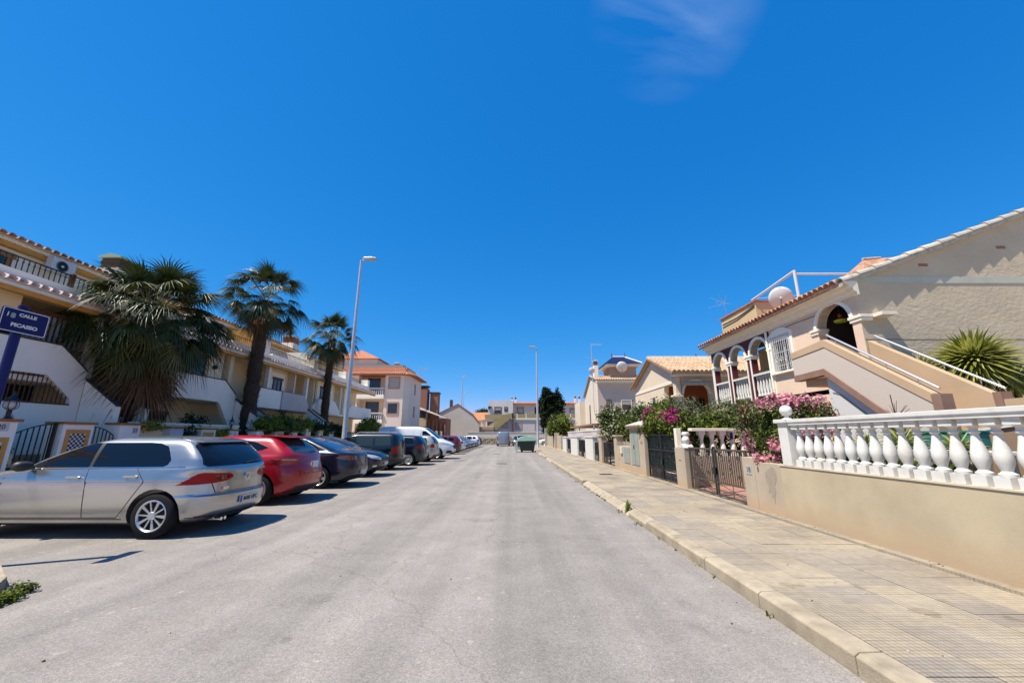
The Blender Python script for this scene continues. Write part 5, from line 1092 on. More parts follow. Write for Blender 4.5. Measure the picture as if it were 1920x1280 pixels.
for z in (3.6,6.2): framed(A,'window',-11.6,46.6,47.1,z,z+1.2,fm=pinkTrim,fw=.06,ears=False,mullion=False)
obj('mansard_roof', MB().add([(-26,43.0,8.1),(-11.5,43.0,8.1),(-26,44.1,9.0),(-12.3,44.1,9.0)], [(0,1,3,2)]).add([(-11.5,43.0,8.1),(-10.9,44.2,8.1),(-10.9,50.4,8.1),(-12.3,44.1,9.0),(-12.3,50.4,9.0)], [(0,1,3),(1,2,4,3)]).add([(-26,43.0,8.05),(-11.5,43.0,8.05),(-10.9,44.2,8.05),(-10.9,50.4,8.05),(-26,50.4,8.05)], [(0,4,3,2,1)]), tileR, A)
rt = MB()
for i in range(60): 
    x = -25+i*.225
    if x < -11.9: rt.cyl((x,43.0,8.14),(x,44.1,9.04),.07,.06,5)
for i in range(24): rt.cyl((-10.95+0,44.4+i*.25,8.14),(-12.3,44.4+i*.25,9.04),.07,.06,5)
obj('roof_tiles', rt, tileR, A, kind='stuff')
obj('parapet', B(-24,-12.4,44.2,50,8.36,9.35), mat('warm grey render',(.42,.37,.33),.9), A); obj('roof_turret', B(-21,-15.6,44.6,49,9.35,10.1), apt, A)
obj('hip_roof', MB().add([(-21.4,44.2,10.1),(-15.2,44.2,10.1),(-15.2,49.4,10.1),(-21.4,49.4,10.1),(-18.3,46.8,11.6)], [(0,1,4),(1,2,4),(2,3,4),(3,0,4),(0,3,2,1)]), tileR, A)
chimney(-14.1, 47.5, 9.35, 10.15, 'short chimney on the flat roof of the pink apartment block', .3)
T = thing('tv_antenna', 'spiky television antenna at the right eave of the pink block', 'antenna', (-11.7,49.5,8.9)); obj('mast', MB().cyl((-11.7,49.5,8.2),(-11.7,49.5,9.9),.03,.03,6), galv, T); mb = MB()
for i in range(5): mb.cyl((-12.0+.25*i,49.5,9.6),(-11.8+.3*i,49.5,10.0),.02,.02,4); 
mb.cyl((-12.1,49.5,9.7),(-10.7,49.5,9.8),.02,.02,4); obj('elements', mb, galv, T)
# ================================================================ RIGHT SIDE
XW = 4.55
# --- near balustrade wall -----------------------------------------------------
T = thing('garden_wall', 'ochre rendered garden wall carrying the white balustrade, nearest on the right', 'wall', (XW+.1,4.5,.12))
WALL0 = T; obj('masonry', B(XW,XW+.2,2.0,6.98,.1,.955), yellowwall, T, bevel=.006); obj('ledge', B(XW-.012,XW+.212,2.0,6.98,.957,.975), mat('pale ledge',(.72,.66,.50),.8,(.6,.53,.4),6,.2,60), T)
T = thing('balustrade', 'white balustrade with bulbous balusters on top of the ochre wall', 'balustrade', (XW+.1,4.5,.975))
prof = [(.045,.10),(.075,.102),(.078,.125),(.06,.135),(.046,.15),(.058,.18),(.076,.225),(.082,.265),(.078,.31),(.062,.37),(.046,.43),(.037,.475),(.036,.495),(.05,.50),(.053,.515),(.04,.525),(.037,.55),(.05,.562),(.072,.575)]
bm_ = MB().box(-.085,.085,-.085,.085,0,.10).lathe(prof, (0,0,0), 20).box(-.085,.085,-.085,.085,.575,.64)
bme = mesh_of('baluster', bm_, whiteP, 40)
y = 6.52; i = 0
while y > 2.1:
    o = bpy.data.objects.new('baluster', bme); COL.objects.link(o); o.parent = T; o.location = Vector((XW+.10,y,.977))-ORG[T.name]; o.rotation_euler = (0,0,random.Random(i).uniform(-.03,.03)); o.scale = (.9, .80, 1); y -= .190; i += 1
obj('handrail', MB().prism([(XW-.0,1.618),(XW+.2,1.618),(XW+.2,1.66),(XW+.215,1.665),(XW+.215,1.715),(XW-.015,1.715),(XW-.015,1.665),(XW,1.66)], 'y', 2.0, 6.62), whiteP, T, bevel=.005)
T = thing('gate_post', 'white square post with a ball on top ending the near balustrade', 'post', (XW+.1,6.8,.975))
obj('shaft', B(XW-.01,XW+.21,6.64,6.86,.976,1.66), whiteP, T, bevel=.006); obj('cap', B(XW-.05,XW+.25,6.60,6.90,1.66,1.72), whiteP, T, bevel=.008)
obj('neck', MB().lathe([(.085,1.72),(.07,1.735),(.035,1.75),(.035,1.775),(.06,1.78)], (XW+.1,6.75,0), 16), whiteP, T, smooth=40); obj('ball', MB().sphere((XW+.1,6.75,1.865), .095, 24), whiteP, T, smooth=80)
# beige wall piece + pillar with number 18
T = thing('garden_wall', 'beige rendered wall piece with dried up stain under the pink oleander', 'wall', (XW+.1,7.5,.12))
obj('masonry', B(XW+.003,XW+.19,6.985,7.72,.1,.98), beigeR, T, bevel=.006)
st_m = mat('grey wash stain',(.36,.31,.25),.95,(.42,.36,.29),9,.2,40)
stp = [(7.12,.90),(7.20,.93),(7.34,.86),(7.42,.80),(7.40,.66),(7.36,.60),(7.37,.47),(7.31,.52),(7.29,.40),(7.25,.44),(7.235,.30),(7.21,.46),(7.17,.50),(7.18,.62),(7.12,.70),(7.10,.82)]
obj('stain', MB().prism(stp, 'x', XW-.001, XW+.004), st_m, T)
T = thing('gate_pillar', 'beige pillar with grey number 18 tile at the right of the brown iron gate', 'pillar', (XW+.15,7.95,.12))
obj('shaft', B(XW-.002,XW+.26,7.725,8.10,.1,1.05), beigeR, T, bevel=.008); n_ = obj('number_tile', B(XW-.010,XW-.002,7.80,7.99,.74,.90), mat('grey number tile',(.50,.50,.49),.4), T)
def digitsR(T, s_, x, y, z, size, m_): obj('lettering', text_mb(s_, size, lambda u,v,e: (x-e, y-u, z+v), extrude=.002, sx=1, bold=.002), m_, T)
digitsR(n_, '18', XW-.011, 7.895, .82, .14, mat('grey ink',(.08,.08,.09),.4))
# iron gates
def leafgate(y0, y1, z0, z1, label, m_, n, sheet=None, sheet_z=None, mid=True, motifs=True, x=XW+.12, sill=.42, group=None, hb=None):
    T = thing('iron_gate', label, 'gate', (x,(y0+y1)/2,.12), group); ym = (y0+y1)/2
    leaves_ = [(y0,ym-.02),(ym+.02,y1)] if mid else [(y0,y1)]
    for (a, b) in leaves_:
        f = MB().box(x-.02,x+.02,a,a+.04,z0,z1).box(x-.02,x+.02,b-.04,b,z0,z1).box(x-.018,x+.018,a+.04,b-.04,z1-.04,z1).box(x-.018,x+.018,a+.04,b-.04,z0,z0+.035).box(x-.018,x+.018,a+.04,b-.04,sill,sill+.03)
        if hb: f.box(x-.018,x+.018,a+.04,b-.04,hb,hb+.04)
        L_ = obj('gate_leaf', f, m_, T); k = int((b-a)/.085)
        for i in range(1, k):
            y = a+(b-a)*i/k; bb = MB().box(x-.007,x+.007,y-.0075,y+.0075,sill+.03,z1-.04)
            obj('bar', bb, m_, L_)
        # X bracing of the lower panel
        br = MB(); c = (a+b)/2; zc = (z0+sill)/2
        for p, q in [((a+.04,z0+.03),(b-.04,sill)),((a+.04,sill),(b-.04,z0+.03)),((a+.04,zc),(b-.04,zc)),((c,z0+.03),(c,sill))]: br.cyl((x,p[0],p[1]),(x,q[0],q[1]),.008,.008,5)
        obj('cross_brace', br, m_, L_)
        if motifs:
            zc = (sill+z1)/2
            for (yc, zz) in [(c,zc+.12),(c,zc-.05),(a+(b-a)*.25,zc-.18),(a+(b-a)*.75,zc-.18),(a+(b-a)*.25,zc+.2),(a+(b-a)*.75,zc+.2)]:
                sc_ = MB()
                for sg in (1,-1):
                    sc_.tube([(x-.008, yc+sg*r_*math.cos(t), zz+r_*math.sin(t)*1.5) for r_, t in [(.055,-1.4),(.05,-.5),(.045,.4),(.035,1.2),(.02,2.2),(.012,3.4)]], .0065, 5)
                sc_.lathe([(.008,-.012),(.02,0),(.008,.012)], (x-.008,yc,zz-.07), 6); obj('scroll', sc_, m_, L_)
        if sheet:
            obj('sheet_panel', B(x+.021,x+.025,a+.02,b-.02,sheet_z[0],sheet_z[1]), sheet, L_)
    if mid: obj('centre_post', B(x-.03,x+.03,ym-.018,ym+.018,z0,z1+.04), iron, T)
    obj('lock', B(x-.05,x+.03,ym-.06,ym+.06,z0+.45,z0+.6), iron, T)
    return T
leafgate(8.13, 10.72, .15, 1.17, 'light brown iron double gate with scrolls, nearest gate on the right', ironG, 12)
T = thing('gate_pillar', 'beige pillar with white ball and urn between the brown gate and the green gate', 'pillar', (XW+.15,11.05,.12))
obj('shaft', B(XW,XW+.3,10.76,11.38,.1,1.14), beigeR, T, bevel=.008); obj('cap', MB().prism([(10.74,1.14),(11.06,1.14),(11.0,1.20),(10.95,1.24),(10.85,1.24),(10.78,1.20)], 'x', XW+.0, XW+.26), whiteP, T, bevel=.01)
obj('ball', MB().sphere((XW+.13,10.9,1.345), .10, 20), whiteP, T, smooth=80); obj('bell_buttons', MB().box(XW-.004,XW,11.02,11.06,.80,.825).box(XW-.004,XW,11.10,11.14,.80,.825), iron, T)
T = thing('gate_post', 'tall slim cream post beside the green gate', 'post', (XW+.1,11.3,1.14)); obj('shaft', B(XW+.02,XW+.16,11.22,11.38,1.14,1.66), stoneT, T, bevel=.01)
obj('urn', MB().lathe([(.05,0),(.06,.02),(.035,.05),(.03,.18),(.05,.22),(.10,.27),(.105,.32),(.08,.36)], (XW+.25,11.15,1.20), 16), whiteP, T, smooth=50)
leafgate(11.42, 13.90, .15, 1.50, 'dark green sheet metal double gate with crossed bars below', iron, 12, greenIron, (.50,1.50), hb=1.0)
# meter cabinet wall
T = thing('meter_cabinet', 'cream masonry cabinet with grey green metal doors and small tiled roof', 'cabinet', (XW+.15,15.0,.12))
obj('masonry', B(XW,XW+.34,13.94,15.62,.1,1.72), beigeR, T, bevel=.008); obj('masonry', B(XW,XW+.30,15.62,17.6,.1,1.05), beigeR, T, bevel=.008)
obj('door', B(XW-.018,XW,14.55,15.45,.42,1.62), cabM, T, bevel=.004); obj('door_seam', B(XW-.021,XW-.018,14.99,15.005,.44,1.60), trimB, T); obj('handle', B(XW-.035,XW-.018,15.08,15.12,.98,1.12), iron, T)
obj('meter_door', B(XW-.018,XW,15.72,16.5,.42,1.0), cabM, T, bevel=.004); obj('letter_box', B(XW-.06,XW,16.7,16.95,.75,1.0), whiteplast, T, bevel=.01); obj('plaque', B(XW-.012,XW,17.2,17.4,.5,.95), tanR, T)
obj('little_roof', MB().prism([(XW-.1,1.72),(XW+.45,1.90),(XW+.45,1.96),(XW-.1,1.77)], 'y', 13.85, 15.72), tileP, T)
mtile = tilemesh('roof_tile', .075, .58, tileW, n=5)
for i in range(12):
    o = bpy.data.objects.new('roof_tile', mtile); COL.objects.link(o); o.parent = T; o.location = Vector((XW-.13,13.93+i*.155,1.775))-ORG[T.name]; o.rotation_euler = (0,-math.atan(.33),0)
obj('white_post', B(XW+.0,XW+.12,13.96,14.10,1.72,1.98), whiteP, T)
# farther pillars & gates
def rp(y0, y1, h_, m_, label, cap=None, w=.3):
    T = thing('gate_pillar', label, 'pillar', (XW+.15,(y0+y1)/2,.12), 'gate pillars along the right pavement'); obj('shaft', B(XW,XW+w,y0,y1,.1,h_), m_, T, bevel=.01)
    obj('cap', B(XW-.04,XW+w+.04,y0-.04,y1+.04,h_,h_+.07), cap or m_, T, bevel=.012); return T
rp(17.64, 18.1, 1.42, beigeR, 'slim cream pillar left of the meter cabinet'); leafgate(18.14, 20.6, .15, 1.15, 'black iron gate under the cream flowering tree', iron, 10, motifs=False)
rp(20.64, 21.3, 1.42, beigeR, 'cream pillar between two black iron gates'); leafgate(21.34, 22.8, .15, 1.12, 'narrow dark gate left of the cream flowering tree', iron, 6, mid=False, motifs=False)
rp(22.84, 25.2, 1.36, whiteP, 'wide white painted pillar with meter box'); leafgate(25.25, 28.2, .15, 1.2, 'dark iron gate between two white pillars', iron, 10, motifs=False)
rp(28.25, 31.4, 1.36, whiteP, 'white pillar block with small letter boxes'); leafgate(31.45, 34.0, .15, 1.2, 'farther dark gate in the white walls', iron, 8, mid=False, motifs=False)
rp(34.05, 36.3, 1.3, whiteP, 'farthest white pillar on the right pavement'); 
T = thing('garden_wall', 'lilac white garden wall behind the white pillars', 'wall', (6,31,.12)); obj('masonry', B(5.0,5.15,23,36,.1,1.75), mat('lilac white',(.62,.56,.58),.8,(.56,.50,.52),2,.2,50), T); obj('coping', B(4.97,5.18,23,36,1.75,1.82), whiteP, T)
T = thing('garden_wall', 'cream boundary wall with pillars beyond the corner tree', 'wall', (5,46,.12)); obj('masonry', B(4.9,5.1,40.5,56,.1,1.5), beigeR, T); obj('pilaster', B(4.7,5.15,44.0,44.6,.1,1.8), beigeR, T); obj('pilaster', B(4.6,5.1,56,56.8,.1,2.6), concG, T)
T = thing('pergola_roof', 'flat brown canopy edge in front of the farther right house', 'canopy', (6.5,34,1.9)); obj('canopy_beam', B(5.4,8.1,27,37.3,2.15,2.27), brownB, T); obj('post', B(5.5,5.6,27.1,27.2,.12,2.15), whiteP, T); obj('post', B(5.5,5.6,33,33.1,.12,2.15), whiteP, T)
# balustrade partition behind the brown gate
T = thing('balustrade', 'cream balustrade between two front gardens seen behind the brown gate', 'balustrade', (6,11.2,.12)); YB = 11.2
obj('masonry', B(4.95,8.1,YB-.08,YB+.08,.1,.92), beigeR, T)
for i in range(7):
    o = bpy.data.objects.new('baluster', mesh_of('baluster', MB().box(-.08,.08,-.08,.08,0,.08).lathe([(.05,.08),(.075,.10),(.085,.17),(.07,.26),(.045,.36),(.04,.44),(.06,.46),(.06,.48),(.08,.56)], (0,0,0), 16).box(-.09,.09,-.09,.09,.56,.66), stoneT, 40) if i == 0 else bb_); COL.objects.link(o); bb_ = o.data
    o.parent = T; o.location = Vector((5.25+i*.285,YB,.92))-ORG[T.name]
obj('handrail', B(4.95,8.1,YB-.12,YB+.12,1.58,1.66), stoneT, T, bevel=.01); obj('blue_cloth', B(5.98,6.06,YB-.14,YB-.125,1.36,1.55), blueP, T)

# --- house A -------------------------------------------------------------------
A = thing('house', 'beige two storey corner house with outside stairs, arches and big side gable, right', 'house', (11,13,.12))
X0 = 8.2
def wallx(nm, y0, y1, z0, z1, m_, x=X0, th=.22): return obj(nm, B(x,x+th,y0,y1,z0,z1), m_, A)
# arch bay next to the corner
wallx('ground_wall', 8.85, 15.9, .1, 2.62, pinkR)
zc, r_ = 4.20, .53; yc = 9.62
obj('corner_pier', B(X0,X0+.22,8.85,9.09,2.62,4.2), pinkR, A, bevel=.006); wallx('facade', 10.15, 12.12, 2.62, 3.345, pinkR)
def spandrel(y0, y1, yc, zc, r, zt, m_, x=X0, nm='arch_wall'): 
    return obj(nm, MB().prism([(y0,zt),(y0,zc)]+arc(yc,zc,r,180,0,18)+[(y1,zc),(y1,zt)], 'x', x, x+.22), m_, A)
spandrel(8.85, 10.15+.0, yc, zc, r_, 4.90, pinkR)
wallx('facade', 10.15, 11.22, 3.345, 4.90, pinkR); wallx('facade', 12.04, 12.12, 3.345, 4.90, pinkR); wallx('facade', 11.22, 12.04, 4.42, 4.90, pinkR)
def archtrim(yc, zc, r, x=X0, w_=.09, m_=whiteR, p=.04, par=None):
    mb = MB(); o = arc(yc,zc,r+w_,0,180,18); i = arc(yc,zc,r,0,180,18); n = len(o)
    V = [(x-p,*q) for q in o+i]+[(x+.22+p*.5,*q) for q in o+i]
    mb.add(V, [(k,k+1,n+k+1,n+k) for k in range(n-1)]+[(2*n+k,3*n+k,3*n+k+1,2*n+k+1) for k in range(n-1)]+[(k,2*n+k,2*n+k+1,k+1) for k in range(n-1)]+[(n+k,n+k+1,3*n+k+1,3*n+k) for k in range(n-1)]+[(0,n,3*n,2*n),(n-1,3*n-1,4*n-1,2*n-1)])
    return obj('arch_moulding', mb, m_, par or A)
archtrim(yc, zc, r_-.0)
def capital(y0, y1, z, x=X0, m_=stoneT): 
    obj('capital', MB().box(x-.05,x+.27,y0-.05,y1+.05,z-.02,z+.05).box(x-.03,x+.25,y0-.03,y1+.03,z-.10,z-.022), m_, A, bevel=.008)
capital(8.82, 9.09, 4.18); capital(10.15, 10.35, 4.18)
obj('gable_bracket', MB().box(X0+.25,X0+.60,8.55,8.85,4.15,4.23), stoneT, A)
# cavity behind the arch
obj('porch_back_wall', B(9.9,10.0,8.9,12.1,2.62,4.95), mat('shaded porch wall',(.035,.025,.018),.9), A); obj('porch_side_wall', B(8.43,9.9,10.2,10.3,2.62,4.95), mat('shaded porch wall',(.035,.025,.018)), A); obj('porch_ceiling', B(8.42,10,8.9,16,4.90,4.98), mat('shaded porch wall',(.035,.025,.018)), A); obj('porch_floor', B(8.2,10,8.86,16,2.50,2.62), tanR, A)  # near-black colour stands in for the shade inside the arch
T = thing('hanging_ornament', 'red and green hanging ornament inside the corner arch', 'ornament', (8.35,9.55,4.2))
obj('cord', MB().cyl((8.35,9.55,4.5),(8.35,9.55,4.88),.004,.004,5), iron, T); obj('red_bird', MB().sphere((8.35,9.55,4.42),.05,10,1.4), mat('red plastic',(.30,.01,.005),.4), T, smooth=80)
obj('ring', MB().lathe([(.08,-.02),(.13,-.015),(.15,.03),(.12,.05),(.07,.03)], (8.35,9.55,4.27), 18), mat('lime plastic',(.32,.38,.02),.4), T, smooth=50)
# window with white surround and grille
wnd = obj('window', MB().box(X0-.03,X0+.12,11.22,11.30,3.345,4.42).box(X0-.03,X0+.12,11.96,12.04,3.345,4.42).box(X0-.03,X0+.12,11.30,11.96,4.34,4.42), whiteplast, A)
obj('pane', B(X0+.10,X0+.12,11.30,11.96,3.36,4.34), glassW, wnd); obj('sash', MB().box(X0+.07,X0+.098,11.60,11.66,3.36,4.34), whiteplast, wnd)
obj('window_surround', MB().prism([(11.10,3.345),(11.20,3.345),(11.20,4.44),(12.06,4.44),(12.06,3.345),(12.12,3.345),(12.16,4.50),(11.9,4.62),(11.63,4.68),(11.36,4.62),(11.10,4.50)], 'x', X0-.035, X0), whiteR, A); obj('window_sill', B(X0-.10,X0+.02,11.08,12.16,3.28,3.343), whiteR, A, bevel=.008)
gr = MB(); 
for i in range(9): gr.box(X0-.075,X0-.062,11.27+i*.088,11.283+i*.088,3.38,4.34)
for z in (3.5,3.9,4.25): gr.box(X0-.08,X0-.06,11.24,12.0,z,z+.015)
G = thing('window_grille', 'white iron grille over the window of the corner house', 'grille', (X0-.07,11.6,3.38))
for i in range(9): obj('bar', B(X0-.075,X0-.062,11.27+i*.088,11.283+i*.088,3.38,4.34), whiteplast, G)
for z in (3.5,3.9,4.25): obj('crossbar', B(X0-.082,X0-.076,11.24,12.0,z,z+.015), whiteplast, G)
for i in range(3):
    sc_ = MB(); yy = 11.4+i*.2
    for sg in (1,-1): sc_.tube([(X0-.085, yy+sg*q*math.cos(t), 3.72+q*math.sin(t)*1.5) for q, t in [(.055,-1.4),(.05,-.5),(.045,.4),(.035,1.2),(.02,2.2)]], .006, 5)
    obj('scroll', sc_, whiteplast, G)
# porch with three arches, maroon
a0, a1 = 12.12, 15.85; pw = (a1-a0)/3; rr_ = .46
for k in range(3):
    y0 = a0+k*pw; y1 = y0+pw; yc = (y0+y1)/2; spandrel(y0, y1-.002, yc, 4.12, rr_, 4.90, maroon, nm='arch_wall'); archtrim(yc, 4.12, rr_)
for k in range(4):
    y0 = a0+k*pw-.14+(.14 if k == 0 else 0); y1 = a0+k*pw+.14-(.14 if k == 3 else 0); obj('porch_column', B(X0+.0,X0+.22,y0,y1,2.62,4.12), maroon, A); [obj('column_strip', B(X0-.02,X0,q,q+.06,2.62,4.0), whiteR, A) for q in (y0, y1-.06)]; capital(y0,y1,4.10,m_=whiteR)
obj('porch_room_wall', B(10.2,10.3,12.1,15.9,2.62,4.9), mat('porch cream', (.60,.42,.20),.9), A); obj('porch_room_side', B(8.42,10.2,12.12,12.2,2.62,4.9), mat('porch cream', (.60,.42,.20)), A)
bmw = mesh_of('baluster', MB().lathe([(.05,0),(.05,.06),(.03,.1),(.055,.26),(.03,.48),(.03,.55),(.05,.6),(.05,.66)], (0,0,0), 10), whiteP, 50)
for k in range(3):
    R_ = thing('porch_balustrade', ['white porch balustrade under the right arch of the maroon porch','white porch balustrade under the middle arch of the maroon porch','white porch balustrade under the left arch of the maroon porch'][k], 'balustrade', (X0+.1,a0+k*pw+pw/2,2.7))
    obj('handrail', B(X0-.02,X0+.2,a0+k*pw+.15,a0+(k+1)*pw-.15,3.40,3.47), whiteP, R_)
    for i in range(6):
        o = bpy.data.objects.new('baluster', bmw); COL.objects.link(o); o.parent = R_; o.location = Vector((X0+.08,a0+k*pw+.24+i*.155,2.73))-ORG[R_.name]
# cornice + eave
obj('cornice', MB().prism([(X0-.002,4.70),(X0-.05,4.70),(X0-.06,4.76),(X0-.12,4.80),(X0-.13,4.86),(X0-.22,4.90),(X0-.24,4.95),(X0-.32,4.98),(X0-.33,5.03),(X0-.002,5.03)], 'y', 8.72, 16.0), stoneT, A)
SL = .38; xe, ze = X0-.36, 5.04
def rz(x): return ze+SL*(x-xe)
obj('roof_slope', MB().prism([(xe+.03,ze-.02),(14.6,rz(14.6)-.02),(14.6,rz(14.6)-.12),(xe+.03,ze-.09)], 'y', 8.82, 16.1), tileM, A)
et = tilemesh('roof_tile', .085, .62, tileM, n=6)
for i in range(40):
    y = 8.98+i*.18
    if y > 16.1: break
    for k in range(3):
        o = bpy.data.objects.new('roof_tile', et); COL.objects.link(o); o.parent = A; o.location = Vector((xe-.03+k*.50,y,ze+.01+SL*k*.50))-ORG[A.name]; o.rotation_euler = (random.Random(i*3+k).uniform(-.03,.03), -math.atan(SL), 0)
# gable wall to the camera
obj('gable_wall', MB().prism([(X0+.002,.1),(14.6,.1),(14.6,rz(14.6)-.13),(X0+.002,rz(X0)-.12)], 'y', 8.849, 9.05), roughS, A)
obj('gable_band', B(X0+.02,14.6,8.835,8.849,5.02,5.19), greenband, A); obj('gable_joint', B(X0+.02,14.6,8.845,8.849,3.62,3.64), mat('joint line',(.26,.22,.17),.9), A)
obj('verge_band', MB().prism([(X0-.34,rz(X0-.34)-.13),(14.6,rz(14.6)-.13),(14.6,rz(14.6)-.03),(X0-.34,rz(X0-.34)-.03)], 'y', 8.74, 8.85), tileW, A)
vt = tilemesh('verge_tile', .115, .50, tileW, n=7, th=.03, tp=.28)
for k in range(15):
    o = bpy.data.objects.new('verge_tile', vt); COL.objects.link(o); o.parent = A; x = xe+.0+k*.43; o.location = Vector((x,8.79,rz(x)-.02))-ORG[A.name]; o.rotation_euler = (random.Random(k).uniform(-.05,.05), -math.atan(SL)+.02, random.Random(k+9).uniform(-.02,.02))
obj('wall_cable', MB().tube([(X0-.012,9.95,4.60),(X0-.012,11.0,4.62),(X0-.012,12.3,4.58)], .008, 5), iron, A); obj('downpipe', MB().cyl((X0-.05,12.2,2.62),(X0-.05,12.2,4.68),.035,.035,10), whiteR, A, smooth=40)
for (x, z) in ((9.9,5.46),(11.93,5.93)): obj('vent_brick', B(x,x+.22,8.84,8.849,z,z+.07), brickM, A)
T = thing('roof_hip', 'small red tiled hump rising behind the verge of the side gable', 'roof', (11,11.2,6.1)); obj('tiles', MB().add([(10.2,10.6,6.0),(12.0,10.6,6.6),(12.0,12.0,6.6),(10.2,12.0,6.0),(10.9,11.2,6.76),(11.4,11.2,6.80)], [(0,1,5,4),(1,2,5),(2,3,4,5),(3,0,4)]), tileM, T); obj('ridge_tile', MB().cyl((10.85,11.2,6.77),(11.4,11.2,6.81),.04,.04,8), tileW, T)
# roof top tower, pergola, dish, aerial
T = thing('roof_terrace_box', 'yellowish rendered box on the roof of the corner house behind the eave', 'roof structure', (11,15.8,5.6)); bx_m = mat('yellow render',(.66,.52,.31),.9,(.58,.45,.27),1.2,.3,60,detail=6)
obj('masonry', B(9.5,12.6,14.55,17.1,5.3,6.55), bx_m, T, bevel=.01); obj('coping', B(9.44,12.66,14.49,17.16,6.552,6.60), tileR, T)
for k_, (za, zb) in enumerate(((6.30,6.42),(6.18,6.36))): obj('cable', MB().tube([(9.485,17.0,za),(9.485,15.8,za+(zb-za)*.45-.06),(9.485,14.6,zb)], .012, 5), iron, T)
T = thing('pergola_frame', 'white tube frame on the roof beside the satellite dish', 'pergola', (9.6,13,6)); tb = .045
obj('long_tube', MB().cyl((9.5,14.7,6.66),(9.5,12.26,6.84),tb,tb,10), whiteplast, T); obj('post', MB().cyl((9.5,12.28,5.6),(9.5,12.28,6.84),tb,tb,10), whiteplast, T)
obj('cross_tube', MB().cyl((9.5,12.28,6.74),(13.5,12.28,6.74),tb*.8,tb*.8,10), whiteplast, T); obj('thin_wire', MB().cyl((9.5,14.6,6.7),(11.5,12.5,6.2),.008,.008,5), whiteplast, T)
def dish(x, y, z, r, yaw, label, wallx_=None):
    T = thing('satellite_dish', label, 'satellite dish', (x,y,z-r)); d = MB(); n = 24; M = Matrix.Rotation(yaw, 3, 'Z') @ Matrix.Rotation(R(-65), 3, 'X')
    V = []; K = 5
    for k in range(K+1):
        q = r*k/K
        for i in range(n): a = 2*math.pi*i/n; V.append(Vector((q*math.cos(a), q*1.06*math.sin(a), .28*q*q/r)))
    V = [M @ v+Vector((x,y,z)) for v in V]; d.add(V, [(k*n+i,k*n+(i+1)%n,(k+1)*n+(i+1)%n,(k+1)*n+i) for k in range(K) for i in range(n)])
    o = obj('reflector', d, whiteplast, T, smooth=60); s_ = o.modifiers.new('t','SOLIDIFY'); s_.thickness = .012
    hd = M @ Vector((0,-r*.15,r*1.05))+Vector((x,y,z)); b0 = M @ Vector((0,-r*1.0,.25*r))+Vector((x,y,z))
    obj('arm', MB().cyl(b0,hd,.02,.02,6), ironG, T); obj('receiver', MB().cyl(hd, hd+(M @ Vector((0,0,-.1))), .03,.025,10), greyplast, T)
    obj('bracket', MB().cyl(Vector((x,y,z))+M@Vector((0,0,-.03)), (x+.05,y+.15,z-r-.25),.02,.02,8), greyplast, T); return T
dish(9.35, 12.9, 6.10, .37, R(-35), 'large white satellite dish on the roof under the white tube frame')
T = thing('tv_antenna', 'small fish bone television antenna above the roof box', 'antenna', (9.6,17.0,6.5)); obj('mast', MB().cyl((9.65,16.9,6.4),(9.65,16.9,7.35),.012,.012,6), galv, T); mb = MB()
for i in range(7):
    a = -.9+i*.3; mb.cyl((9.62,16.85,7.3),(9.62+.45*math.sin(a)-.25,16.85-.1*i+.3,7.3+.4*math.cos(a)*(1 if i%2 else -.6)),.006,.004,4)
mb.cyl((9.65,16.9,7.35),(9.15,16.7,7.28),.01,.01,5); obj('elements', mb, galv, T)
# --- stairs of house A -----------------------------------------------------------
S = thing('outside_stairs', 'outside stairs with roughcast parapet and silver handrails climbing to the arch', 'stairs', (7.7,7.8,.12))
xo = 7.15
out = [(9.85,3.50),(8.74,3.60),(6.68,2.16),(6.68,1.10),(7.73,1.87),(8.91,2.84),(9.85,2.80)]
obj('outer_parapet', MB().prism([(9.85,3.34),(8.76,3.42),(6.72,2.0),(6.72,1.2),(7.70,2.0),(8.88,2.95),(9.85,2.92)], 'x', xo, xo+.15), pinkgrey, S, bevel=.004)
obj('parapet_band', MB().prism([(9.85,3.34),(9.85,3.50),(8.74,3.60),(6.68,2.16),(6.68,1.95),(6.72,2.0),(8.76,3.42)], 'x', xo-.015, xo+.165), tanR, S, bevel=.006)
obj('soffit_band', MB().prism([(9.85,2.92),(8.88,2.95),(7.70,2.0),(6.60,1.02),(6.60,.84),(7.70,1.82),(8.90,2.80),(9.85,2.77)], 'x', xo-.02, xo+.17), brownB, S, bevel=.006)
obj('newel', B(xo-.03,xo+.19,6.55,6.70,.12,2.14), brownB, S, bevel=.006); obj('outer_foot_wall', B(xo+.005,xo+.145,6.72,7.4,.12,1.45), pinkgrey, S)
obj('landing_return', B(xo+.15,X0-.002,9.70,9.85,2.8,3.5), pinkgrey, S); obj('landing', B(xo+.15,X0-.002,8.75,9.70,2.62,2.78), tanR, S)
for k in range(12): obj('step', B(xo+.15,X0+.05,8.75-.19*(k+1),8.75-.19*k,.12,2.62-.19*k if 2.62-.19*k > .2 else .2), tanR, S)
obj('inner_parapet', MB().prism([(8.84,3.60),(6.74,2.16),(6.74,.12),(8.84,.12)], 'x', X0+.05, X0+.20), tanR, S, bevel=.006); obj('inner_end_pier', B(X0+.03,X0+.22,6.62,6.74,.12,2.18), brownB, S)
obj('inner_low_wall', MB().prism([(6.62,2.05),(3.0,2.10),(3.0,.12),(6.62,.12)], 'x', X0+.05, X0+.20), tanR, S)
for x, nm in ((xo+.07,'o'),(X0+.13,'i')):
    y1 = 8.72; obj('handrail', MB().cyl((x,y1,3.70 if nm=='o' else 3.68),(x,6.62,2.235),.022,.022,10), silverT, S)
    for q in (.1,.35,.6,.85): yy = y1+(6.62-y1)*q; zz = 3.69+(2.235-3.69)*q; obj('rail_bracket', MB().cyl((x,yy,zz-.1),(x,yy,zz),.009,.009,6), silverT, S)
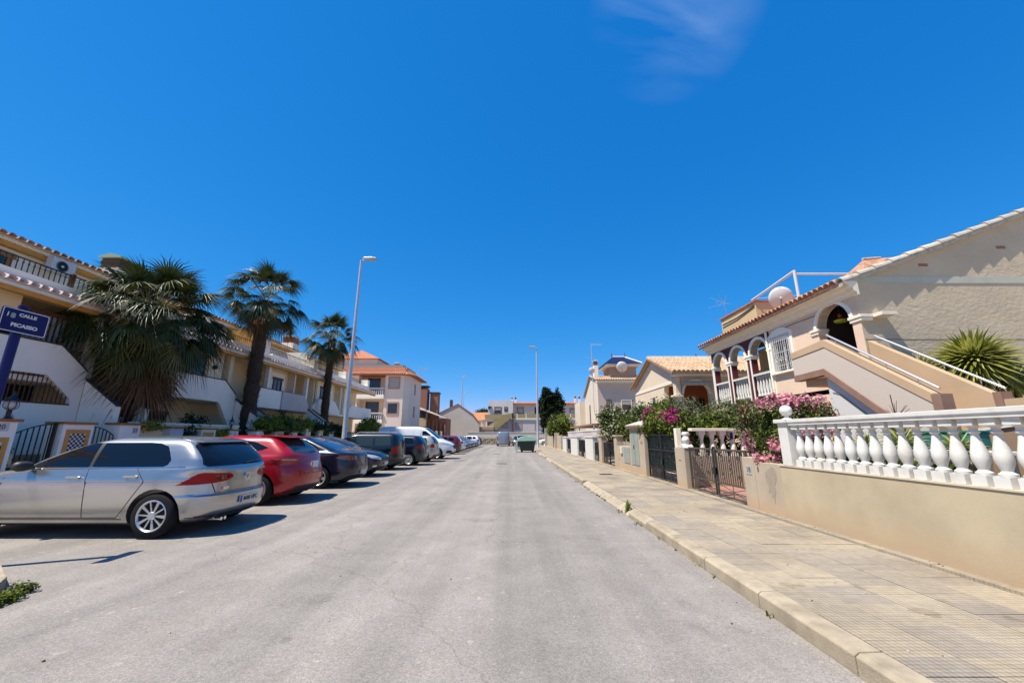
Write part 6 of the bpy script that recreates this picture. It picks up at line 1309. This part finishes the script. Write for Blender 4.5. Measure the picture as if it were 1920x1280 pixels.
# white plastic cupboard under the stairs
T = thing('stair_cupboard', 'white slanted panel closing the space under the outside stairs', 'cupboard', (7.3,8.2,.12)); obj('panel', MB().prism([(9.0,.12),(9.0,2.78),(8.8,2.74),(6.9,1.15),(6.9,.12)], 'x', 7.27, 7.295), whiteplast, T); obj('trim', MB().prism([(8.9,2.42),(8.7,2.36),(6.9,.85),(6.9,.82),(8.72,2.33),(8.9,2.39)], 'x', 7.262, 7.27), greyplast, T)
T = thing('garden_table', 'white garden table standing behind the balustrade', 'table', (6.2,5.9,.125)); obj('table_top', B(5.7,6.7,5.3,6.4,1.20,1.25), whiteplast, T, bevel=.01)
for x in (5.8,6.6):
    for y in (5.4,6.3): obj('leg', B(x-.03,x+.03,y-.03,y+.03,.125,1.20), greyplast, T)
T = thing('teal_box', 'teal green box on the garden terrace behind the balustrade', 'box', (6.9,6.4,1.25)); obj('body', B(6.75,7.0,5.9,7.2,1.28,1.5), teal, T, bevel=.02); obj('lid', B(6.73,7.02,5.88,7.22,1.5,1.53), teal, T, bevel=.01); obj('stand', B(6.78,6.98,5.95,7.15,.12,1.28), greyplast, T)
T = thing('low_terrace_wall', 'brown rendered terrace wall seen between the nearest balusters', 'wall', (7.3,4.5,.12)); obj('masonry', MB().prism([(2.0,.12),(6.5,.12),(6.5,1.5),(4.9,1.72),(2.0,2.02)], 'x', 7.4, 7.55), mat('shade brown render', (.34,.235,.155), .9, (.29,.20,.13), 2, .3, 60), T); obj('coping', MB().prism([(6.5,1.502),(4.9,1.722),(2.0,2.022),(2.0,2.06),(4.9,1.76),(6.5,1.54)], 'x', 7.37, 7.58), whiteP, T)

# --- plants on the right ------------------------------------------------------------
T = thing('oleander', 'pink flowering oleander bush between the balustrade post and the brown gate', 'bush', (5.3,7.9,.12))
E_ = [(5.35,7.9,1.45,.62,.9,.62),(5.1,8.35,1.75,.5,.5,.4),(5.7,7.8,1.75,.5,.6,.45),(6.15,8.1,1.75,.3,.4,.45),(5.0,7.35,1.2,.28,.4,.42)]
leaves('foliage', E_, 9000, .055, [leafD, leafM, leafL], [5,3,1], T, asp=.22, seed=41, nclump=150, hang=.0)
leaves('blossom', [(5.5,7.85,2.12,.6,.65,.16),(5.05,8.5,1.75,.22,.35,.34),(4.86,8.35,1.3,.10,.16,.35),(5.95,7.75,1.9,.3,.3,.25),(4.62,7.55,1.02,.10,.20,.09),(4.75,7.2,1.25,.12,.15,.25),(5.3,7.2,1.55,.5,.25,.2)], 2600, .03, [flP], [1], T, asp=.8, seed=42, nclump=60, lump=.3)
branches((5.5,7.9,.12), [(5.2,8.3,1.7),(5.9,7.6,1.8),(5.1,7.4,1.3),(6.1,8.0,1.7)], .05, barkT, T)
T = thing('bougainvillea', 'bougainvillea with magenta flowers arching over the dark green gate', 'bush', (5.0,12.6,.12))
E_ = [(4.95,11.9+.45*i,[1.72,1.9,1.97,1.97,1.9,1.72][i],.45,.5,[.34,.40,.45,.45,.42,.4][i]) for i in range(6)]
leaves('foliage', E_, 11000, .05, [leafM, leafD, leafL], [5,3,2], T, seed=43, nclump=160); leaves('blossom', [(4.75,12.0,2.05,.3,.45,.22),(4.72,12.7,1.98,.25,.3,.15),(4.75,13.7,2.2,.3,.5,.2),(4.72,11.7,1.9,.25,.3,.12)], 1500, .032, [flM], [1], T, asp=.8, seed=44, nclump=34, lump=.25)
leaves('trailing_leaves', [(4.75,11.6,1.60,.15,.35,.2),(4.75,13.85,1.55,.18,.25,.3)], 900, .045, [leafM, leafL], [1,1], T, seed=45); branches((5.1,13.9,.12), [(4.95,13.5,1.9),(4.9,12.4,2.0),(5,14.2,2.0)], .05, barkT, T)
T = thing('olive_bush', 'grey green airy shrub in front of the arched house entrance', 'shrub', (6.4,14.2,.12)); leaves('foliage', [(6.3,14.4,2.25,.62,.8,.62),(6.5,13.7,1.9,.5,.5,.5)], 2600, .05, [leafO, leafD], [4,1], T, asp=.3, seed=46, nclump=110); branches((6.4,14.2,.12), [(6.2,14.5,2.3),(6.6,13.8,2.0),(6.2,13.9,2.5)], .05, barkT, T)
T = thing('olive_bush', 'grey green shrub left of the pink oleander, below the maroon porch', 'shrub', (6.4,11.9,.12)); leaves('foliage', [(6.4,12.0,1.9,.6,.75,.6),(6.8,11.6,2.0,.4,.5,.5)], 5000, .045, [leafO, leafM], [3,2], T, asp=.35, seed=47, nclump=110); branches((6.4,12.0,.12), [(6.2,12.3,2.1),(6.7,11.7,2.2)], .05, barkT, T)
T = thing('garden_shrub', 'bright green leafy shrub behind the cream garden balustrade', 'shrub', (5.9,11.9,.12)); leaves('foliage', [(5.6+.5*i,11.75,1.75,.45,.4,.42) for i in range(5)]+[(5.6+.6*i,11.8,.9,.5,.3,.6) for i in range(4)], 9000, .05, [leafM, leafL, leafD], [4,2,3], T, seed=48, nclump=140)
T = thing('flowering_tree', 'cream flowering small tree over the black iron gates', 'tree', (5.3,20.3,.12)); leaves('crown', [(5.2,20.6,2.1,.75,1.1,.9),(5.2,21.6,1.4,.5,.7,.8),(5.1,19.6,1.7,.5,.6,.6)], 9000, .07, [leafD, leafM, flW], [5,3,2], T, seed=49, nclump=130); branches((5.4,20.4,.12), [(5.2,20.8,2.2),(5.2,19.8,1.8)], .08, barkT, T)
T = thing('green_tree', 'dense fresh green tree behind the slim cream pillar and cabinet', 'tree', (5.6,16.9,.12)); leaves('crown', [(5.6,17.0,2.0,.9,1.2,.72),(5.3,16.1,1.95,.6,.8,.55),(5.2,17.6,1.75,.5,.7,.6),(6.2,15.8,2.4,.7,.8,.5)], 12000, .06, [leafM, leafD], [3,2], T, seed=50, nclump=150); branches((5.7,16.9,.12), [(5.5,17.2,2.2),(5.3,16.2,2.0),(6.1,16,2.3)], .09, barkT, T)
# yuccas
def spiky(x, y, z0, z, r, n, label, seed, w_=.03, trunk=.07):
    T = thing('yucca', label, 'yucca', (x,y,z0)); g = random.Random(seed); obj('trunk', MB().cyl((x,y,z0),(x,y,z),trunk,trunk*.8,10), bark, T); mb = MB()
    for i in range(n):
        ph = i*2.39996; el = math.asin(max(-.98,1-1.75*(i+.5)/n)); d = Vector((math.cos(ph)*math.cos(el),math.sin(ph)*math.cos(el),math.sin(el))); l_ = r*g.uniform(.85,1.12); s_ = Vector((-math.sin(ph),math.cos(ph),0))*w_*g.uniform(.8,1.1)
        c = Vector((x,y,z)); p1 = c+d*l_*.25; p2 = c+d*l_*.65+Vector((0,0,-.02*l_)); p3 = c+d*l_+Vector((0,0,-.14*l_)); up_ = d.cross(s_).normalized()*w_*.35
        mb.add([c+d*.05-s_*.7,c+d*.05+s_*.7,p1-s_,p1+up_,p1+s_,p2-s_*.8,p2+up_,p2+s_*.8,p3], [(0,1,4,3),(0,3,2),(2,3,6,5),(3,4,7,6),(5,6,8),(6,7,8)])
    obj('leaf_rosette', mb, yucL, T, kind='stuff'); return T
spiky(9.28, 7.75, .12, 2.88, .78, 520, 'big round yucca head against the side gable of the corner house', 5, .036)
spiky(8.66, 8.2, .12, 2.80, .42, 170, 'small yucca tuft left of the big yucca', 6, .022, .05); spiky(9.75, 7.6, .12, 2.45, .55, 200, 'lower yucca rosette at the right foot of the big yucca', 8, .025, .05)
for i, (x, y, z, r_, lb) in enumerate([(5.5,5.7,1.35,.38,'agave like plant behind the middle of the near balustrade'),(5.4,6.2,1.25,.33,'spiky garden plant behind the left end of the near balustrade'),(5.6,5.1,1.3,.30,'yellow green spiky plant behind the balustrade, left of the table')]): spiky(x, y, .12, z, r_, 70, lb, 60+i, .022, .04)
T = thing('potted_shrub', 'leafy shrub low behind the near balustrade', 'shrub', (5.2,5.8,.12)); leaves('foliage', [(5.3,6.3,.95,.3,.3,.4),(5.2,5.6,.9,.25,.5,.35),(5.2,4.9,.9,.25,.3,.35)], 2600, .04, [leafD, leafM, leafL], [3,2,1], T, seed=66)
T = thing('dry_twigs', 'bare dry twigs poking above the balustrade handrail', 'plant', (6.4,6.0,.12)); tw = MB(); g = random.Random(3)
for i in range(9):
    a = -1.2+i*.3; tw.cyl((6.3,6.55,1.72),(6.3+.1*g.random(),6.55+.26*math.sin(a),1.80+.22*math.cos(a)*g.uniform(.7,1.1)),.006,.003,5)
tw.cyl((6.3,6.55,.12),(6.3,6.55,1.75),.012,.01,6); tw.cyl((6.3,6.55,1.72),(6.3,6.56,2.12),.009,.007,5); obj('twig', tw, brownW, T)

# --- house B ---------------------------------------------------------------------
Bh = thing('house', 'cream house with street gable, tiled roof and arched corner porch, second on the right', 'house', (11,23,.12))
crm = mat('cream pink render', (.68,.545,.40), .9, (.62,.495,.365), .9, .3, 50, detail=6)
yp, zp = 22.7, 5.78; yl, yr, ze_ = 26.2, 19.6, 4.45
obj('gable_wall', MB().prism([(21.4,.1),(yl,.1),(yl,ze_),(yp,zp-.05),(19.6,ze_),(19.6,4.35),(19.9,4.30)]+arc(20.75,3.75,.42,150,0,8)[::1]+[(21.17,3.2),(21.4,3.2)], 'x', X0, X0+.25), crm, Bh)
obj('porch_pier', B(X0,X0+.28,19.6,19.95,.1,4.34), crm, Bh); obj('porch_wall', B(X0,X0+.25,19.95,21.4,.1,3.0), crm, Bh); obj('porch_ledge', B(X0-.1,X0+.3,19.5,20.1,3.35,3.45), stoneT, Bh)
obj('string_course', MB().prism([(20.0,4.05),(26.2,4.05),(26.2,4.2),(20.0,4.2)], 'x', X0-.03, X0), stoneT, Bh)
framed_ = lambda *a, **k: None
fr = MB().box(X0-.04,X0,24.6,25.6,2.4,3.6); w_ = obj('window', fr, whiteplast, Bh); obj('shutter', B(X0-.055,X0-.04,24.7,25.5,2.5,3.5), whiteP, w_)
w_ = obj('window', B(X0-.03,X0,22.6,22.95,3.0,3.6), frameB, Bh); obj('pane', B(X0-.04,X0-.03,22.65,22.9,3.05,3.55), glassW, w_)
ys = 19.6
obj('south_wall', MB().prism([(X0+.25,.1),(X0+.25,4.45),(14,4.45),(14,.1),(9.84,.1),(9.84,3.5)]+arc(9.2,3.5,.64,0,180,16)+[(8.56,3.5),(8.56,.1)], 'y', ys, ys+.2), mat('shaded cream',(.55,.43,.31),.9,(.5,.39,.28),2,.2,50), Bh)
o_ = arc(9.2,3.5,.72,0,180,16); i_ = arc(9.2,3.5,.63,0,180,16); n = len(o_); mb = MB(); mb.add([(p[0],ys-.03,p[1]) for p in o_+i_]+[(p[0],ys+.05,p[1]) for p in o_+i_], [(k,k+1,n+k+1,n+k) for k in range(n-1)]+[(k,2*n+k,2*n+k+1,k+1) for k in range(n-1)]+[(n+k,n+k+1,3*n+k+1,3*n+k) for k in range(n-1)]); obj('arch_moulding', mb, stoneT, Bh)
obj('porch_interior', B(8.46,13.9,21.45,21.55,.1,4.44), mat('porch orange',(.45,.14,.05),.9), Bh); obj('dark_door', B(9.6,10.4,21.35,21.4,.1,3.4), dark, Bh)
obj('awning', MB().prism([(19.55,4.12),(19.35,4.02),(19.35,3.88),(19.55,4.05)], 'x', 8.5, 10.0), mat('awning cloth',(.50,.36,.25),.9,(.62,.55,.45),3,0,stretch=(6,.1,.1)), Bh); obj('cornice', B(X0-.2,14.2,19.35,19.62,4.36,4.50), stoneT, Bh)
slope = (zp-ze_)/(yp-19.3)
obj('roof_slope', MB().add([(X0-.25,19.25,4.52),(19,19.25,4.52),(19,yp,zp+.08),(X0-.25,yp,zp+.08),(X0-.25,26.5,4.48),(19,26.5,4.48)], [(0,1,2,3),(3,2,5,4)]), tileP, Bh); obj('verge_board', MB().prism([(19.3,4.42),(yp,zp),(26.45,4.40),(26.45,4.5),(yp,zp+.1),(19.3,4.52)], 'x', X0-.27, X0-.2), brownB, Bh)
rt = mesh_of('roof_tile', MB().lathe([(.115,0),(.10,.5)], (0,0,0), 8), tileP, 60); g = random.Random(4)
rn = math.atan2(zp+.06-4.52, yp-19.25); ln = math.hypot(zp+.06-4.52, yp-19.25); rows = 8
cnt = 0; rest = MB()
for i in range(48):
    x = X0-.15+i*.225
    for k in range(rows):
        s0 = ln*k/rows; p0 = Vector((x, 19.22+s0*math.cos(rn), 4.53+s0*math.sin(rn)+.015))
        if i < 34:
            o = bpy.data.objects.new('roof_tile', rt); COL.objects.link(o); o.parent = Bh; o.location = p0-ORG[Bh.name]; o.rotation_euler = (rn-math.pi/2, 0, 0); o.scale = (g.uniform(.96,1.04),1,.92); cnt += 1
        else: rest.cyl(p0, p0+Vector((0,math.cos(rn),math.sin(rn)))*.45, .115, .1, 7)
obj('roof_tile_field', rest, tileP, Bh, kind='stuff')
obj('ridge', MB().cyl((X0-.25,yp,zp+.12),(19,yp,zp+.12),.12,.12,8), tileW, Bh)
for x in (11.0,12.6): 
    T = thing('roof_finial', 'small dark %s finial beyond the cream house ridge' % ('left' if x < 12 else 'right'), 'finial', (x,yp+.3,zp)); obj('spike', MB().lathe([(.05,0),(.07,.1),(.03,.18),(.05,.26),(.01,.42)], (x,yp+.3,zp+.05), 8), barkT, T)
# --- house C ----------------------------------------------------------------------
Cc = thing('house', 'tall beige house with blue roofed turret, third on the right', 'house', (11,40,.12))
beC = mat('shaded beige render far', (.52,.43,.35), .9, (.47,.385,.315), .7, .2, 50, detail=6); crC = mat('light side render', (.66,.56,.44), .9, (.60,.51,.40), .7, .2, 50, detail=6)  # south wall darker, side wall lighter: shade and sun put into the colours
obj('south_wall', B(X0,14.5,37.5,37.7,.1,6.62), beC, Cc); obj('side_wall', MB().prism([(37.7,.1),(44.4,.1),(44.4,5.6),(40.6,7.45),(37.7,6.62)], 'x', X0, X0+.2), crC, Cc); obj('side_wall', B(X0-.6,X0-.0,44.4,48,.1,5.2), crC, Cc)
obj('cornice', B(X0-.15,14.6,37.2,37.52,6.4,6.62), stoneT, Cc)
obj('roof_slope', MB().add([(X0-.2,37.1,6.66),(14.7,37.1,6.66),(14.7,40.6,7.5),(X0-.2,40.6,7.5),(X0-.2,44.6,5.6),(14.7,44.6,5.6)], [(0,1,2,3),(3,2,5,4)]), tileP, Cc)
rt2 = MB()
for i in range(29): rt2.cyl((X0-.1+.225*i,37.1,6.68),(X0-.1+.225*i,40.6,7.53),.08,.08,5)
obj('roof_tiles', rt2, tileP, Cc, kind='stuff')
framedY(Cc,'window',37.5,8.95,9.45,3.75,4.8,fm=frameB,fw=.06,shutter=False,pm=shut); framedY(Cc,'window',37.5,10.35,11.35,3.75,4.8,fm=stoneT,fw=.06,shutter=.5); obj('window_sill', B(10.3,11.4,37.4,37.5,3.68,3.75), concG, Cc)
framed_w = obj('window', B(X0-.03,X0,41.4,41.9,2.6,4.6), glassW, Cc)
obj('turret', B(9.7,12.35,38.6,41.2,6.9,8.35), mat('turret render',(.50,.37,.27),.9,(.45,.335,.245),1,.2,50), Cc); obj('turret_cornice', B(9.3,12.75,38.2,41.6,8.15,8.42), stoneT, Cc, bevel=.05)
obj('turret_roof', MB().add([(9.2,38.1,8.43),(12.85,38.1,8.43),(12.85,41.7,8.43),(9.2,41.7,8.43),(10.35,39.9,9.35),(11.7,39.9,9.35)], [(0,1,5,4),(1,2,5),(2,3,4,5),(3,0,4),(0,3,2,1)]), blueTile, Cc)
hp = MB(); 
for a, b in [((12.85,38.1,8.45),(11.7,39.9,9.38)),((10.35,39.9,9.40),(11.7,39.9,9.40))]: hp.cyl(a,b,.09,.08,6)
obj('hip_tiles', hp, whiteP, Cc); 
for x in (10.35, 11.7): obj('finial', MB().lathe([(.04,0),(.09,.12),(.03,.22),(.05,.3),(.01,.5)], (x,39.9,9.4), 8), barkT, Cc)
chimney(8.45, 39.2, 6.8, 8.9, 'slim white and brown chimney on the house with the blue turret', .22)
dish(10.72, 37.75, 7.95, .52, R(-12), 'big white satellite dish on the turret with the blue roof'); dish(7.92, 38.6, 7.75, .30, R(-25), 'small white satellite dish at the foot of the tall mast')
T = thing('tv_antenna', 'tall mast with television antenna at the left corner of the blue turret house', 'antenna', (8.0,38.6,5)); obj('mast', MB().cyl((8.0,38.6,3.5),(8.0,38.6,10.5),.035,.03,8), galv, T); mb = MB(); mb.cyl((7.95,38.6,10.45),(9.1,38.6,10.4),.02,.02,5)
for i in range(6): mb.cyl((8.2+.16*i,38.2,10.43),(8.2+.16*i,39.0,10.43),.012,.012,4)
mb.cyl((7.4,38.6,9.1),(8.3,38.6,9.1),.012,.012,4); obj('elements', mb, galv, T)
# --- dumpster -----------------------------------------------------------------------
T = thing('dumpster', 'dark green dumpster with pale green curved lid beside the right lamp post', 'waste container', (1.45,37.4,0)); gd = mat('dumpster green',(.010,.028,.022),.5); gl_ = mat('pale green plastic',(.36,.64,.52),.45,(.42,.68,.56),3,.05,30)
obj('bin_body', MB().add([(.78,36.9,.14),(2.0,36.9,.14),(2.0,37.9,.14),(.78,37.9,.14),(.62,36.75,1.02),(2.14,36.75,1.02),(2.14,38.05,1.02),(.62,38.05,1.02)], [(0,3,2,1),(4,5,6,7),(0,1,5,4),(1,2,6,5),(2,3,7,6),(3,0,4,7)]), gd, T, bevel=.03)
pr = [(.5,.98)]+[(1.4+.92*math.cos(R(a)), 1.0+.44*math.sin(R(a))) for a in range(165,14,-15)]+[(2.25,1.02)]
obj('lid', MB().prism(pr, 'y', 36.68, 38.1), gl_, T, bevel=.03); obj('rim', B(.56,2.2,36.70,36.745,.96,1.04), gd, T); obj('side_flap', B(.34,.50,36.9,37.9,.1,1.1), mat('light green sheet',(.42,.58,.50),.5), T)
for x in (.9,1.9):
    for y in (37.0,37.8): obj('castor', MB().lathe([(.09,-.025),(.09,.025)], (x,y,.09), 12, ax='y'), rubber, T)
# ================================================================ FAR END
# --- trees -------------------------------------------------------------------------
T = thing('cypress', 'tall dark twin topped cypress at the far right corner of the street', 'tree', (6.1,60.5,.1))
leaves('crown', [(5.3,60.5,5.4,1.15,1.2,3.4),(6.9,60.6,4.9,1.05,1.1,3.6),(6.1,60.4,3.6,1.7,1.5,2.6),(5.2,60.4,7.4,.6,.6,1.3),(6.95,60.5,7.5,.35,.4,1.4),(6.2,60.4,2.2,1.2,1.2,1.3)], 26000, .19, [cypL], [1], T, asp=.4, seed=70, lump=.3, nclump=240, up=.6); branches((6.1,60.5,.1), [(5.3,60.5,4),(6.9,60.5,4)], .18, barkT, T)
T = thing('corner_tree', 'round bright green tree in front of the cypress', 'tree', (5.9,47.5,.1)); leaves('crown', [(5.7,47.5,2.75,1.5,1.5,1.15),(4.9,47.3,2.2,.8,1.0,.8),(6.6,47.4,2.2,.9,1.0,.8)], 8000, .12, [leafM, leafL, leafD], [4,2,2], T, seed=71, nclump=120); branches((5.8,47.5,.1), [(5.2,47.4,2.2),(6.4,47.5,2.4)], .13, barkT, T)
# --- building closing the street -----------------------------------------------------
Eb = thing('apartment_building', 'long cream two storey building closing the end of the street, with ochre outside stair', 'building', (4,78,.1)); Y0 = 76.0
farW = mat('far cream', (.60,.53,.45), .9, (.55,.48,.41), .4, .1, 30); farP = mat('far pale pink', (.62,.54,.50), .9, (.58,.50,.46), .4, .1, 30); farO = mat('far ochre', (.42,.34,.17), .9); farG = mat('far white', (.66,.64,.60), .9, (.6,.58,.54), .5, .1, 30)
obj('ground_storey', B(-5.0,25,Y0,Y0+8,.1,4.6), farP, Eb); obj('upper_storey', B(.2,25,Y0+1.2,Y0+8,4.6,7.4), farW, Eb); obj('left_block', B(-4.6,.2,Y0+.3,Y0+8,4.6,8.15), farG, Eb)
obj('balcony_parapet', B(.2,25,Y0-.05,Y0+.05,4.75,5.55), farO, Eb); obj('balcony_slab', B(.2,25,Y0-.15,Y0+1.2,4.45,4.74), stoneT, Eb); obj('left_parapet', B(-5.2,-.2,Y0-.1,Y0+.05,4.6,5.4), farO, Eb)
obj('roof_edge', B(.2,25,Y0+.6,Y0+1.2,7.4,7.62), tileR, Eb); obj('roof', MB().add([(.2,Y0+.6,7.62),(25,Y0+.6,7.62),(25,Y0+5,8.2),(.2,Y0+5,8.2)], [(0,1,2,3)]), tileR, Eb)
obj('outside_stair', MB().prism([(-5.0,1.9),(-4.0,1.75),(-.2,4.75),(.15,4.75),(.15,5.6),(-.3,5.6),(-1.6,5.4),(-5.0,2.9)], 'y', Y0-.6, Y0-.15), farO, Eb); obj('stair_pier', B(.0,.25,Y0-.6,Y0,.1,5.7), frameB, Eb)
for (a,b,z0,z1,sh) in [(-4.7,-3.3,3.2,4.1,False),(-1.9,-.7,2.8,3.9,True),(.6,1.9,2.6,3.9,True),(4.3,5.6,2.6,3.9,True),(8.5,9.8,2.6,3.9,True),(12,13,2.6,3.9,True)]: framedY(Eb,'window',Y0,a,b,z0,z1,fm=pinkTrim if sh else frameB,fw=.1,shutter=sh)
for (a,b,z0,z1,sh) in [(1.0,2.3,4.7,6.9,.5),(4.4,5.5,4.7,6.9,False),(11.2,12.7,4.7,6.7,True),(8.4,9.5,4.7,6.8,True)]: framedY(Eb,'door',Y0+1.2,a,b,z0,z1,fm=frameB,fw=.12,shutter=sh,sill=False)
for (a,b,z0,z1) in [(-3.4,-2.0,5.6,6.9),(-1.5,-.8,6.0,6.9)]: framedY(Eb,'window',Y0+.3,a,b,z0,z1,fm=frameB,fw=.15,shutter=.4)
obj('wall_pipe', B(.15,.28,Y0-.08,Y0,.1,4.5), frameB, Eb); obj('brown_line', B(-5,25,Y0-.04,Y0,2.0,2.1), brownB, Eb)
for i in range(14): 
    if i % 3 != 2: obj('balcony_pier', B(.9+i*1.7,1.1+i*1.7,Y0-.08,Y0+.08,4.76,5.62), stoneT, Eb)
chimney(.7, Y0+2, 7.5, 9.0, 'left pair of dark chimney pots on the end building', .2); chimney(.0, Y0+2, 7.8, 9.0, 'dark chimney pot just left of the orange roof on the end building', .16); chimney(13.3, Y0+2, 7.5, 9.1, 'dark chimney near the right end of the end building', .2); chimney(12.5, Y0+2, 7.5, 9.2, 'brick chimney at the right end of the end building roof', .18)
T = thing('roof_water_heater', 'small dark unit on the wall of the left white block at the street end', 'air conditioner', (-4.2,Y0+.2,6.8)); obj('casing', B(-4.6,-3.9,Y0-.1,Y0+.3,6.5,7.0), greyplast, T); obj('grille', B(-4.5,-4.1,Y0-.12,Y0-.1,6.55,6.95), dark, T)
# end wall
T = thing('end_wall', 'cream wall on a rubble stone base closing the end of the street', 'wall', (5,68,.1)); 
obj('masonry', B(-7.5,28,68.3,68.5,1.15,2.0), farW, T); obj('coping', B(-7.5,28,68.25,68.55,2.0,2.08), stoneT, T); obj('stone_base', B(-7.5,28,68.2,68.5,.0,1.148), stoneW, T); obj('kerb_line', B(-7.5,28,67.2,68.2,-.02,.10), concG, T)
g = random.Random(12); so_ = MB()
for i in range(260):
    x = g.uniform(-7.4,12); z = g.uniform(.12,1.05); s_ = g.uniform(.08,.17); so_.lathe([(s_,0),(s_*.8,-.05),(s_*.3,-.07)], (x,68.2,z), 6, ax='y', rot=g.random()*3)
obj('stones', so_, stoneW, T, kind='stuff')
# neighbours far left
T = thing('brick_building', 'red brick building with tall square chimneys left of the road, far away', 'building', (-14,64,.1))
obj('wall', B(-17,-13.4,62,68,.1,5.4), tanR, T); obj('wall', B(-13.4,-10.4,63.5,68,.1,4.2), brickM, T); obj('tower', B(-15.2,-13.6,63,65,5.4,8.9), brickM, T); obj('tower', B(-13.2,-11.9,63.6,65.2,4.2,8.1), brickM, T)
obj('tower_cap', MB().box(-15.3,-13.5,62.9,65.1,9.2,9.35), barkT, T); obj('tower_louvre', B(-15.0,-13.8,63.2,64.8,8.9,9.2), dark, T); obj('tower_cap', B(-13.3,-11.8,63.5,65.3,8.15,8.35), barkT, T); obj('balcony', B(-17,-13.2,61.2,62,2.9,3.9), tanR, T); obj('dark_opening', B(-14.9,-13.4,61.98,62,4.2,5.3), dark, T)
for x in (-16.4,-15.0,-13.9): obj('column', B(x,x+.25,61.3,61.6,.1,2.9), tanR, T)
obj('lean_to_roof', MB().add([(-14.6,61,5.6),(-10.4,63.4,4.1),(-10.4,64.6,4.3),(-14.6,62.4,5.9)], [(0,1,2,3)]), concG, T); obj('glass_panel', B(-15.6,-14.5,61.15,61.2,3.1,4.1), greyG, T)
for i in range(5): obj('brick_pier', B(-13.2+i*.62,-12.95+i*.62,63.1,63.4,.1,4.0-.2*i), brickM, T)
T = thing('gabled_house', 'pale pinkish house with blank gable beyond the brick building', 'house', (-11,72,.1))
obj('gable_wall', MB().prism([(-14.5,.1),(-5.9,.1),(-5.9,3.6),(-7.2,5.2),(-9.8,7.0),(-13.2,5.4),(-14.5,5.2)], 'y', 72, 73), mat('far pinkish',(.62,.52,.42),.9,(.56,.47,.38),.5,.1,30), T); obj('verge', MB().prism([(-14.6,5.2),(-13.2,5.4),(-9.8,7.0),(-7.2,5.2),(-5.8,3.55),(-5.8,3.7),(-7.1,5.35),(-9.8,7.18),(-13.2,5.56),(-14.6,5.35)], 'y', 71.9, 73.1), tileR, T); obj('chimney', B(-11.4,-10.9,72.5,73,6.2,7.9), barkT, T)
obj('low_wing', B(-6.9,-3.4,73.5,76,.1,3.2), crC, T); obj('garage_band', B(-7.0,-3.4,73.3,73.5,2.6,3.1), mat('peach',(.62,.38,.25),.8), T); obj('garage_door', B(-6.5,-4.9,73.45,73.5,.1,2.4), tanR, T)
T = thing('orange_roof_house', 'house with orange tiled roof between the gabled house and the end building', 'house', (-6,84,.1)); obj('wall', B(-9,-4.6,84,88,.1,4.8), crC, T); obj('roof', MB().add([(-9.4,83.7,4.6),(-4.2,83.7,4.6),(-4.9,86,6.4),(-8.5,86,6.4),(-9.4,88.3,4.6),(-4.2,88.3,4.6)], [(0,1,2,3),(1,5,2),(0,3,4),(3,2,5,4)]), mat('orange tile',(.55,.25,.12),.8,(.45,.2,.1),2,.3,30), T)
obj('step_roof', MB().add([(-6.3,80,4.6),(-4.6,80,4.6),(-4.6,83.9,5.2),(-6.3,83.9,5.2)], [(0,1,2,3)]), mat('orange tile',(.55,.25,.12)), T); obj('front_wall', B(-6.2,-4.7,80.3,84,.1,4.55), crC, T)
T = thing('far_tree', 'dark tree just visible above the orange roof', 'tree', (-7,96,.1)); leaves('crown', [(-6.6,96,7.0,2.2,1.5,.7)], 1500, .2, [leafD], [1], T, seed=80); branches((-6.6,96,.1), [(-7.4,96,6.6),(-6,96,6.6)], .2, barkT, T)
# fence and hedge along the left pavement beyond the pink block
T = thing('fence', 'dark iron fence along the left pavement beyond the pink block', 'fence', (-10.8,56,.1)); obj('base_wall', B(-10.95,-10.75,50,66,.1,.8), stoneT, T); obj('top_rail', B(-10.87,-10.83,50,66,2.0,2.04), iron, T)
for i in range(80): obj('bar', B(-10.86,-10.84,50.1+i*.2,50.13+i*.2,.8,2.0), iron, T)
for k in range(5): obj('pier', B(-11.0,-10.7,50+k*3.8,50.4+k*3.8,.1,2.15), creamR, T)
T = thing('fence_hedge', 'low dark hedge behind the far iron fence', 'hedge', (-11.4,57,.1)); leaves('foliage', [(-11.4,51+2*i,1.2,.4,1.2,.75) for i in range(7)], 5000, .12, [leafD, leafM], [4,1], T, seed=82)
for T_, nm in []: pass
